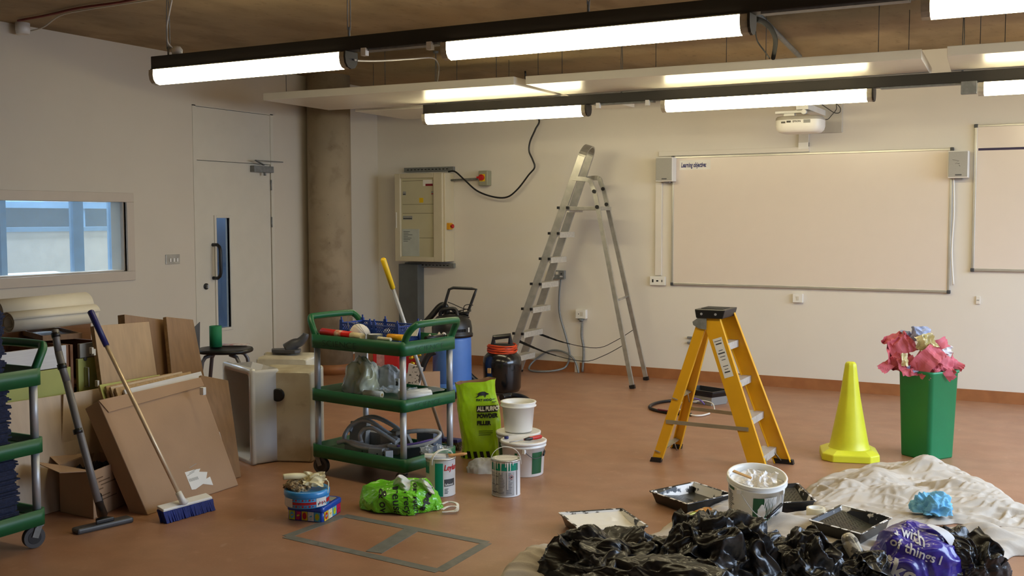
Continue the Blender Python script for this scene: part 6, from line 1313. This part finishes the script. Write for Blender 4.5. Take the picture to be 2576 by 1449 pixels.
t = thing('cardboard_carton', 'small cardboard carton with brass fittings behind the trolley', 'box', p); m = MB(); dv = Vector((.4, .9, 0)).normalized()*.18; m.slab([c1_, c2_, c2_+dv, c1_+dv], (0, 0, .26)); m.build('carton', M_card, t)
for i, (x, y) in enumerate(((1030, 902), (1038, 896), (1046, 906), (1034, 912), (1050, 895))): q = at(x, y, p+dv*.5); m = MB(); m.tube([q, q+Vector((.03, .01, .012*(-1)**i))], .013, 8); tag(m.build('brass_fitting', mat('brass', (200, 160, 40), .3, .7)), 'brass pipe fitting heaped in the cardboard carton', 'fitting', 'brass fittings in the carton')
q = at(1036, 945, p-dv*.3); m = MB(); qq = [q+Vector((-.07, 0, -.12)), q+Vector((.05, .02, -.12)), q+Vector((.09, .02, .07)), q+Vector((-.03, 0, .10))]; m.slab(qq, (0.0, .02, 0)); tag(m.build('blister_pack', blotch(mat('blister_print', (206, 204, 198), .3), 30, .56, .6, (60, 60, 60), .9)), 'white printed blister pack leaning on the cardboard carton', 'packet')
m = MB(); m.tube([fl(x, y, .014) for x, y in ((903, 914), (920, 914), (942, 922))], .014, 6); tag(m.build('wooden_offcut', M_core), 'piece of wood lying by the skirting behind the trolley', 'wood')
p = fl(800, 948); m = MB(); m.lathe([(.04, 0), (.045, .015), (.02, .025)], (p.x, p.y-.02, 0), n=20); tag(m.build('door_stop', M_blk), 'flat black disc on the floor at the foot of the concrete column', 'door stop')
p = fl(1290, 940); m = MB(); q = bw(1296, 905, 9.6); m.lathe([(.04, 0), (.04, .2)], (q.x, q.y-.02, 0), n=16); tag(m.build('white_bottle', M_white), 'white bottle standing behind the foot of the aluminium ladder', 'bottle')
# ================================================================== sinks, stool
M_cer = mat('white_glazed_ceramic', (216, 218, 222), .2, var=.02, coat=.6); M_cer2 = blotch(mat('stained_glazed_ceramic', (206, 198, 176), .3, var=.04, coat=.35), 4, .5, .7, (160, 140, 108), .6)
blotch(M_cer2, 9, .62, .74, (132, 112, 84), .5)
def sink(label, o, ux, uy, w_, d_, h, mt, drain=True, open_sign=-1):
    """ceramic sink stood on end: ux across the opening, uy from the rim to the base"""
    o = Vector(o); ux = Vector(ux).normalized(); uy = Vector(uy).normalized(); t = thing('ceramic_sink', label, 'sink', o, 'white ceramic sinks stood on end')
    P = lambda u, v, z: o+ux*u+uy*v+Vector((0, 0, z))
    def R4(u0, u1, z0, z1, v, r=.02):
        out = []
        for k, (cu, cz) in enumerate(((u1-r, z0+r), (u1-r, z1-r), (u0+r, z1-r), (u0+r, z0+r))):
            for i in range(5): a_ = -PI/2+k*PI/2+PI/2*i/4; out.append(P(cu+r*math.cos(a_), v, cz+r*math.sin(a_)))
        return out
    m = MB(); k = .028
    rings = [R4(.012, w_-.012, .012, h-.012, d_), R4(0, w_, 0, h, d_-.012), R4(0, w_, 0, h, .03), R4(-.012, w_+.012, 0, h+.012, .028), R4(-.012, w_+.012, 0, h+.012, 0), R4(k, w_-k, k, h-k, 0, .03), R4(k+.01, w_-k-.01, k+.01, h-k-.01, d_-.035, .03)]
    loft(m, rings); m.build('basin', mt, t)
    if drain: m = MB(); m.lathe([(.042, 0), (.042, .012), (.03, .013)], P(w_*.36, d_, h*.74), ax=uy, n=26); m.build('waste_hole', M_blk, t, label='black waste fitting')
    return t
s1 = Vector((-4.575, 5.045, 0)); u1 = (fl(550, 930, .6)-fl(628, 935, .6)); u1.z = 0; u1 = u1.normalized(); v1 = Vector((.42, .91, 0)).normalized(); u1 = Vector((-v1.y, v1.x, 0))
sink('front ceramic sink stood on end with its open side facing left', s1, u1, v1, .44, .20, .60, M_cer, False)
a, b = fl(652, 927, .60), fl(783, 929, .60); a.z = b.z = 0; u2 = (b-a).normalized(); v2 = Vector((u2.y, -u2.x, 0))
if v2.dot(Vector((0, -1, 0))) < 0: v2 = -v2
sink('stained middle ceramic sink stood on end, showing its base and black waste hole', a-v2*.22, u2, v2, (b-a).length, .22, .585, M_cer2)
a2, b2 = fl(638, 893, .62), fl(775, 893, .62); a2.z = b2.z = 0; a2 += Vector((0, .02, 0)); sink('rear ceramic sink behind the stained one, with the grey suction head lying on it', a2-v2*.22, u2, v2, (b2-a2).length, .22, .60, M_cer2, False)
hp_ = fl(722, 882, .63); M_vg = mat('dark_grey_tool_plastic', (72, 72, 74), .4, var=.08)
t = thing('suction_head', 'dark grey flat vacuum suction head resting on the rear sink', 'vacuum tool', (hp_.x, hp_.y, .615))
w1 = Vector((.88, .47, 0)).normalized(); w2 = Vector((-w1.y, w1.x, 0)); c = Vector((hp_.x, hp_.y, .615))
m = MB(); q = [c-w1*.12+w2*.05, c-w1*.10-w2*.03, c+w1*.07-w2*.07, c+w1*.10-w2*.04, c+w1*.09+w2*.05, c-w1*.02+w2*.08]; m.prism(q, (0, 0, 0), (0, 0, .026)); m.build('plate', M_vg, t, bevel=.008)
m = MB(); m.tube([c+w1*.0+Z*.025, c+w1*.05+Z*.06, c+w1*.09+Z*.075, c+w1*.125+Z*.11, c+w1*.135+Z*.135], [.045, .036, .026, .019, .020], 12, spl=4); m.build('neck', M_vg, t)
stc = fl(566, 878, .62); t = thing('lab_stool', 'black plastic stool with grey tubular legs in front of the door', 'stool', (stc.x, stc.y, 0)); M_leg = mat('grey_painted_tube', (112, 112, 118), .4, .3)
m = MB(); e_ = [(.195*math.copysign(abs(math.cos(a_))**.75, math.cos(a_)), .17*math.copysign(abs(math.sin(a_))**.75, math.sin(a_))) for a_ in [2*PI*i/36 for i in range(36)]]
S = Vector((stc.x, stc.y, 0)); f1 = Vector((.88, .47, 0)); f2 = Vector((-.47, .88, 0))
rg = lambda k, z, wv=0: [S+f1*x*k+f2*y*k+Vector((0, 0, z+wv*math.cos(2*math.atan2(y, x)))) for x, y in e_]
loft(m, [rg(.88, .595), rg(.98, .600), rg(1.0, .612), rg(.97, .626), rg(.80, .622), rg(.4, .612)]); m.build('seat', M_blk, t)
for sx_, sy_ in ((-1, -1), (1, -1), (1, 1), (-1, 1)):
    m = MB(); m.tube([S+f1*sx_*.06+f2*sy_*.09+Z*.59, S+f1*sx_*.11+f2*sy_*.11+Z*.575, S+f1*sx_*.13+f2*sy_*.12+Z*.54, S+f1*sx_*.20+f2*sy_*.17+Z*.0], .014, 10); m.build('leg', M_leg, t)
m = MB(); m.tube([S+f1*.17*math.cos(a_*PI/4+PI/4)*1.1+f2*.15*math.sin(a_*PI/4+PI/4)*1.1+Z*.22 for a_ in range(9)], .008, 8); m.build('foot_rail', M_leg, t)
q = fl(543, 872, .626); m = MB(); m.lathe([(.022, 0), (.044, 0), (.044, .15), (.04, .152), (.024, .152), (.024, .02)], (q.x, q.y, .626), n=30); tag(m.build('green_paper_roll', mat('green_abrasive_paper', (20, 118, 72), .7, bump=.1, bs=300)), 'upright roll of green abrasive paper standing on the stool', 'roll')
q = fl(590, 868, .628); m = MB(); f = lambda u, v: q+f1*(u*.10)+f2*(v*.07)+Z*.003; m.prism([f(-1, -.6), f(1, -.6), f(1, .8), f(-1, .8)], (0, 0, 0), (0, 0, .002)); tag(m.build('leaflet', blotch(mat('leaflet_print', (216, 206, 200), .3, coat=.4), 16, .52, .56, (190, 70, 64), .8)), 'white and red printed leaflet lying on the stool seat', 'leaflet')
# ================================================================== leaning boards and boxes on the left
def board(name, label, cat, xb, xt, pts, th, mt, edge=None, grp=None, local=None, bevel=.0015):
    """a board facing into the room: four photo corners met with its own leaning face (x = xb at the foot, xt at the head)"""
    zz_ = [lw(x, y, (xb+xt)/2).z for x, y in pts]; zl, zh = min(zz_), max(zz_)
    q = []
    for x, y in pts:
        v = ray(x, y); k = (xt-xb)/(zh-zl) if zh > zl else 0   # x = xb + k (z - zl)
        t_ = (xb+k*(H-zl))/(v.x-k*v.z); q.append(Vector((v.x*t_, v.y*t_, max(.001, H+v.z*t_))))
    o = thing(name, label, cat, (q[0].x, q[0].y, zl), grp); n_ = (q[1]-q[0]).cross(q[2]-q[0]).normalized()
    if n_.x > 0: n_ = -n_
    m = MB(); m.slab(q, n_*th, 0); 
    if edge: m.m = [0 if i == 0 else 1 for i in range(6)]; mts = [mt, edge]
    else: mts = mt
    m.build('panel' if name != 'cardboard_pack' else 'carton', mts, o, bevel=bevel); o['q'] = 0; del o['q']
    return o, q, n_
# far: pale rolls lying on the cabinets
M_roll = mat('cream_vinyl_roll', (206, 198, 180), .5, var=.03); M_roll2 = mat('roll_inner_face', (176, 162, 134), .6)
def vroll(label, a, b, r, turns, sd):
    a, b = Vector(a), Vector(b); t = thing('vinyl_roll', label, 'roll', a, 'rolls of cream vinyl flooring'); d_ = (b-a).normalized(); x = Vector((1, 0, 0)); y = d_.cross(x).normalized(); x = y.cross(d_)
    def f(u, v): th_ = 2*PI*turns*u+sd; rr_ = r*(1-.55*(1-u)); return a+d_*((b-a).length*v+.012*math.sin(sd+u*6)*(v-.5)*2)+x*rr_*math.cos(th_)+y*rr_*math.sin(th_)
    m = MB(); m.grid(int(26*turns), 2, f, 0); m.build('rolled_sheet', M_roll, t, solid=.0035); return t
vroll('larger roll of cream vinyl lying on top of the cabinets under the internal window', lw(8, 786, -5.32)+Vector((-.0, -.06, 0)), lw(216, 765, -5.32), .082, 3.3, .6)
vroll('smaller roll of cream vinyl lying in front of and below the larger roll', lw(22, 812, -5.20), lw(232, 790, -5.20), .060, 3.6, 2.2)
# cabinet carcasses with green fronts (lying open)
M_pg = mat('pale_green_laminate', (168, 172, 96), .45, var=.03); M_carc = mat('reddish_carcass_wood', (124, 84, 54), .6, var=.1, vs=3, stretch=(8, 1, 8)); M_strip = mat('white_grained_strip', (206, 206, 210), .4, var=.04, stretch=(1, 1, 20))
def cab(label, X, px0, px1, yt, yb, xr, grp=None):
    a = lw(px0, yt, X); b = lw(px1, yt, X); zt_ = (a.z+b.z)/2; t = thing('cabinet_unit', label, 'cabinet', (X, a.y, 0), grp); y0, y1 = a.y, b.y
    m = MB(); D = .5; k = .018
    m.box(X-D, X, y0, y0+k, 0, zt_); m.box(X-D, X, y1-k, y1, 0, zt_); m.box(X-D, X-D+.01, y0, y1, 0, zt_); m.box(X-D, X-.02, y0, y1, 0, k); m.box(X-D, X-.02, y0+k, y1-k, zt_-.25, zt_-.235); m.build('carcass', M_carc, t)
    return t, y0, y1, zt_
t, y0, y1, ztc = cab('pale green fronted cabinet with an open top, left of the grey suction pole', -5.02, -60, 172, 880, 1000, 0)
m = MB(); m.box(-5.02, -5.0, y0, y1-.005, .30, ztc-.125); m.build('door', M_pg, t, bevel=.002)
m = MB(); m.box(-5.02, -5.0, y0, y1-.03, ztc-.12, ztc); m.build('top_rail', M_strip, t, bevel=.002)
t, y0, y1, ztc = cab('narrow cabinet with a pale green drawer front and metal handle behind the oak panel', -5.06, 176, 262, 862, 1000, 0)
m = MB(); m.box(-5.06, -5.04, y0+.035, y1, .40, ztc-.085); d1_ = m.build('drawer_front', M_pg, t, bevel=.002)
m = MB(); m.box(-5.06, -5.04, y0+.05, y1, ztc-.08, ztc); m.build('top_rail', M_grey, t)
hy_ = lw(214, 950, -5.04); m = MB(); m.tube([Vector((-5.04, hy_.y, hy_.z+.06)), Vector((-5.01, hy_.y, hy_.z+.06)), Vector((-5.01, hy_.y, hy_.z-.05)), Vector((-5.04, hy_.y, hy_.z-.05))], .004, 8); m.build('handle', M_alu2, d1_, label='metal bow handle')
q = lw(214, 903, -5.04); m = MB(); m.lathe([(.011, 0), (.011, .005), (.006, .006)], q, ax=(1, 0, 0), n=16); m.build('lock', M_dgrey, d1_)
m = MB(); q4 = [lw(40, 838, -5.35), lw(150, 832, -5.5), lw(208, 852, -5.15), lw(110, 858, -5.10)]
zc_ = .855; q4 = [fl(38, 838, zc_+.01), fl(150, 836, zc_+.01), fl(207, 851, zc_+.01), fl(108, 858, zc_+.01)]
t = thing('drawer_tray', 'shallow wooden drawer lying flat on top of the cabinets', 'drawer', q4[0])
cq = sum(q4, Vector())/4; m = MB(); loft(m, [[p+Z*0 for p in q4], [p+Z*.03 for p in q4], [cq+(p-cq)*.93+Z*.03 for p in q4], [cq+(p-cq)*.93+Z*.012 for p in q4]], sm=False); m.build('frame', M_ply2, t)
m = MB(); m.add([cq+(p-cq)*.925+Z*.014 for p in q4], [(0, 1, 2, 3)]); m.build('lining', M_strip, t)
m = MB(); a, b = lw(140, 822, -5.25), lw(235, 808, -5.25); m.slab([a, b, b+Vector((-.3, 0, 0)), a+Vector((-.3, 0, 0))], (0, 0, .02)); a, b = lw(0, 833, -5.25), lw(0, 833, -5.25)
tag(m.build('white_shelf', M_strip), 'white edged shelf board lying under the cream rolls', 'board')
a, b = lw(-80, 842, -5.42), lw(262, 830, -5.42); m = MB(); m.box(-5.98, -5.54, a.y, b.y, 0, .90); tag(m.build('wooden_carcass', M_carc), 'reddish wooden cabinet carcass carrying the cream rolls', 'cabinet')
# oak drawer box standing on its side, brown boards
o, q, n_ = board('oak_panel', 'light oak cabinet door panel with drill holes behind the leaning broom', 'board', -4.86, -4.98, [(275, 1100), (415, 1080), (375, 809), (236, 820)], .032, M_ply, M_core)
m = MB()
for px_, py_ in ((233, 882), (238, 886), (247, 965)): p = lw(px_, py_, -4.93); m.box(p.x-.02, p.x+.002, p.y-.006, p.y+.006, p.z-.018, p.z+.018)
m.build('hinge_plate', M_off, o)
board('brown_board', 'dark brown cabinet side leaning behind the light oak panel', 'board', -5.02, -5.12, [(330, 1060), (452, 1060), (418, 805), (313, 791)], .06, M_ply2, M_core)
board('brown_board', 'second dark brown board leaning right of the first with a pale cut edge', 'board', -4.92, -5.05, [(445, 1075), (536, 1060), (486, 804), (418, 797)], .03, M_ply2, M_core)
p = lw(494, 830, -5.1); m = MB(); m.slab([Vector((p.x, p.y-.02, 0)), Vector((p.x, p.y+.0, 0)), p+Vector((0, .03, .05)), p+Vector((0, -.02, .02))], (.004, 0, 0)); tag(m.build('metal_angle', M_dgrey), 'small dark metal corner poking out right of the brown boards', 'metal piece')
# big pale board in front of the cabinets
board('pale_board', 'large pale wood board standing in front of the green fronted cabinets', 'board', -4.77, -4.90, [(-60, 1345), (152, 1286), (243, 980), (-60, 1025)], .018, M_pale, M_core)
board('pale_board', 'second pale wood board standing behind the open cardboard box', 'board', -4.80, -4.88, [(150, 1262), (330, 1215), (262, 975), (160, 992)], .018, M_pale, M_core)
# stack of thin panels behind the cardboard pack
for i, (lx_, rx2, ty0, ty1, mt_, lb, off) in enumerate((
    (312, 506, 980, 934, M_strip, 'white shelf panel standing just behind the cardboard pack', 0),
    (290, 480, 976, 934, M_core, 'chipboard shelf panel second in the row behind the cardboard pack', .03),
    (278, 458, 973, 934, M_pale, 'pale shelf panel third in the row behind the cardboard pack', .06),
    (266, 432, 971, 938, M_core, 'chipboard shelf panel fourth in the row behind the cardboard pack', .09),
    (250, 402, 968, 942, M_pg, 'pale green shelf panel furthest back in the row behind the cardboard pack', .12))):
    X_ = -4.47-off; board('shelf_panel', lb, 'board', X_+.06, X_-.26, [(lx_+70, 1200), (rx2+60, 1130), (rx2, ty1), (lx_, ty0)], .016, mt_, M_core if mt_ is not M_strip else None, 'thin shelf panels leaning in a row')
p = lw(512, 985, -4.45); m = MB(); m.box(p.x-.02, p.x+.01, p.y-.012, p.y+.012, p.z-.02, p.z+.025); tag(m.build('corner_protector', M_white, bevel=.003), 'white plastic corner block at the top right of the cardboard pack', 'plastic block')
# cardboard pack
o, q, n_ = board('cardboard_pack', 'large flat brown cardboard pack leaning in front with a torn white label', 'cardboard box', -4.26, -4.62, [(372, 1308), (600, 1220), (503, 950), (247, 1008)], .115, M_card, None, bevel=.004)
e_r = (q[1]-q[0]).normalized(); e_u = (q[3]-q[0]).normalized(); nn = -n_
m = MB(); a, b = q[3]-nn*0, q[2]; m.slab([q[3]+nn*.002+e_r*.0, q[2]+nn*.002, q[2]+nn*.002-e_u*.055, q[3]+nn*.002+e_r*.03-e_u*.075], nn*.004); m.build('top_flap', M_card, o)
lo = q[0]+(q[1]-q[0])*.50+(q[3]-q[0])*.085; m = MB(); rag = [(0, .0), (.03, -.004), (.10, .012), (.17, -.012), (.175, .04), (.14, .035), (.17, .07), (.11, .085), (.13, .10), (.07, .105), (.05, .12), (.005, .115)]
m.add([lo+e_r*(u*.95)+e_u*v+nn*.003 for u, v in rag], [tuple(range(len(rag)))]); lb_ = m.build('torn_label', M_white, o, label='torn white address label')
m = MB()
for i in range(9): u_ = .01+i*.008; m.add([lo+e_r*u_+e_u*.045+nn*.0036, lo+e_r*(u_+.004)+e_u*.045+nn*.0036, lo+e_r*(u_+.004)+e_u*.062+nn*.0036, lo+e_r*u_+e_u*.062+nn*.0036], [(0, 1, 2, 3)])
for a_, b_ in ((.03, .09), (.05, .12), (.012, .08)): m.add([lo+e_r*a_+e_u*(b_)+nn*.0036, lo+e_r*(a_+.06)+e_u*(b_+.012)+nn*.0036, lo+e_r*(a_+.06)+e_u*(b_+.015)+nn*.0036, lo+e_r*a_+e_u*(b_+.003)+nn*.0036], [(0, 1, 2, 3)])
m.build('printed_marks', M_grey, lb_)
board('chipboard_sheet', 'brown chipboard sheet leaning between the cardboard pack and the front sink', 'board', -4.42, -4.62, [(480, 1235), (607, 1199), (574, 957), (506, 944)], .02, M_ply2, M_core)
# open carton
c0, c1_, c2_, c3_ = fl(152, 1288), fl(236, 1306), fl(330, 1262), fl(250, 1245); hz = .25
t = thing('open_carton', 'open brown cardboard box with printed lines between the pale boards and the cardboard pack', 'cardboard box', c0)
def wall_(a_, b_, nm='side'): m = MB(); d_ = (b_-a_).normalized(); n1 = Vector((d_.y, -d_.x, 0)); m.slab([a_, b_, b_+Z*hz, a_+Z*hz], n1*-.005); return m.build(nm, M_card, t)
wall_(c0, c1_); sd = wall_(c1_, c2_); wall_(c2_, c3_); wall_(c3_, c0)
m = MB(); m.slab([c0, c1_, c2_, c3_], (0, 0, .004)); m.build('base', M_card, t)
m = MB(); m.slab([c0+Z*hz, c1_+Z*hz, c1_+Z*(hz+.02)+Vector((-.05, -.16, 0)), c0+Z*(hz+.045)+Vector((-.02, -.14, 0))], (0, 0, .004)); m.build('flap', M_card, t)
m = MB(); m.slab([c3_+Z*hz, c0+Z*hz, c0+Z*(hz+.05)+Vector((-.13, .02, 0)), c3_+Z*(hz+.05)+Vector((-.13, .02, 0))], (0, 0, .004)); m.build('flap', M_card, t)
m = MB(); d_ = (c2_-c1_).normalized(); n1 = Vector((d_.y, -d_.x, 0)).normalized()*.0015
if n1.dot(c1_-c3_) < 0: n1 = -n1
for i in range(7):
    a_ = c1_+d_*(.03+.02*(i % 3))+Z*(.20-i*.020-(.02 if i > 3 else 0))+n1; L2 = .06+.04*((i*7) % 3); m.add([a_, a_+d_*L2, a_+d_*L2+Z*.006, a_+Z*.006], [(0, 1, 2, 3)])
m.build('printed_lines', mat('carton_print', (104, 76, 52), .8), sd)
m = MB(); cc_ = (c0+c1_+c2_+c3_)/4; crumple(m, cc_+Z*.2, (1, 0, 0), (0, 1, 0), None, .18, .16, 81, .05, 12); tag(m.build('dark_cloth', mat('black_cloth', (26, 24, 24), .9)), 'dark crumpled material filling the open cardboard box', 'cloth')
# ================================================================== long vacuum tube and broom leaning in front
M_gt = mat('grey_plastic_tube', (116, 112, 110), .42, var=.05)
fb = fl(258, 1318); t = thing('vacuum_floor_tool', 'long grey vacuum tube with a wide black floor head leaning on the boards', 'vacuum tool', fb)
def on_plane(px, py, xb, xt, z0=0., z1=1.): 
    v = ray(px, py); k = (xt-xb)/(z1-z0); t_ = (xb+k*(H-z0))/(v.x-k*v.z); return Vector((v.x*t_, v.y*t_, H+v.z*t_))
X0, X1 = -4.17, -4.52
tp2 = [on_plane(x, y, X0, X1) for x, y in ((247, 1262), (220, 1160), (194, 1062), (168, 960), (157, 925), (147, 885), (141, 850), (139, 830))]
m = MB(); m.tube(tp2[:4], .0185, 14); m.tube(tp2[3:6], .0185, 14); m.tube(tp2[5:], .0175, 14); m.build('tube', M_gt, t)
for (x, y), r_ in (((196, 1085), .0225), ((156, 922), .0225), ((140, 843), .021)):
    p = on_plane(x, y, X0, X1); m = MB(); m.lathe([(r_, -.012), (r_, .012)], p, ax=(tp2[2]-tp2[3]), n=18); m.build('collar', M_blk, t)
m = MB(); a, b = on_plane(245, 1248, X0, X1), fb+Z*.05+Vector((0, .0, 0)); m.tube([a, lp(a, b, .5), b], [.022, .021, .026], 12, sm=True); m.build('neck', M_blk, t)
h0, h1 = fl(196, 1347), fl(338, 1314); hd_ = (h1-h0).normalized(); hn = Vector((-hd_.y, hd_.x, 0)); m = MB(); m.slab([h0-hn*.0, h1-hn*.0, h1+hn*.07, h0+hn*.07], (0, 0, .028)); m.build('floor_head', mat('dark_grey_tool_plastic', (72, 72, 74)), t, bevel=.01)
m = MB(); c = (h0+h1)/2+hn*.035+Z*.028; m.slab([c-hd_*.05-hn*.025, c+hd_*.05-hn*.025, c+hd_*.03+hn*.02, c-hd_*.03+hn*.02], (0, 0, .022)); m.build('pedal_block', M_blk, t, bevel=.006)
b0, b1 = fl(418, 1318, .0), fl(542, 1283, .0); bd_ = (b1-b0).normalized(); bn = Vector((-bd_.y, bd_.x, 0))
t = thing('push_broom', 'push broom with blue bristles, white head and blue grip leaning on the cardboard pack', 'broom', (b0+b1)/2)
m = MB(); m.slab([b0+bn*.02+Z*.052, b1+bn*.02+Z*.052, b1+bn*.075+Z*.066, b0+bn*.075+Z*.066], (0, 0, .018)); m.build('head', M_white, t, bevel=.006)
m = MB(); random.seed(5); L3 = (b1-b0).length
for i in range(46):
    for j in range(5):
        u_ = b0+bd_*(L3*(i+.5)/46)+bn*(.024+.011*j); m.bar(u_+Z*(.056+.002*j), u_+Vector((random.uniform(-.006, .006), random.uniform(-.006, .006), .0))-bn*.022, .0105, .0095)
m.build('bristles', mat('royal_blue_bristle', (20, 40, 120), .7, var=.15, vs=60), t)
X0, X1 = -4.02, -4.62; a = on_plane(462, 1272, X0-.0, X1, .0, 1.); hs = [on_plane(x, y, -4.03, -4.62, .0, 1.) for x, y in ((460, 1262), (268, 870), (228, 784))]
m = MB(); m.tube([hs[0], hs[1]], .0115, 14); m.build('handle', mat('brass_coloured_tube', (214, 190, 156), .35, .35), t)
m = MB(); m.tube([hs[1]-(hs[0]-hs[1]).normalized()*0, hs[2], hs[2]+(hs[2]-hs[1]).normalized()*.006], [.0155, .0175, .012], 14); m.build('grip', M_navy, t, label='blue plastic grip')
m = MB(); s_ = hs[0]; e_ = (b0+b1)/2+bn*.05+Z*.07; m.tube([lp(s_, hs[1], .06), s_, e_], [.016, .018, .022], 12); m.build('socket', M_white, t)
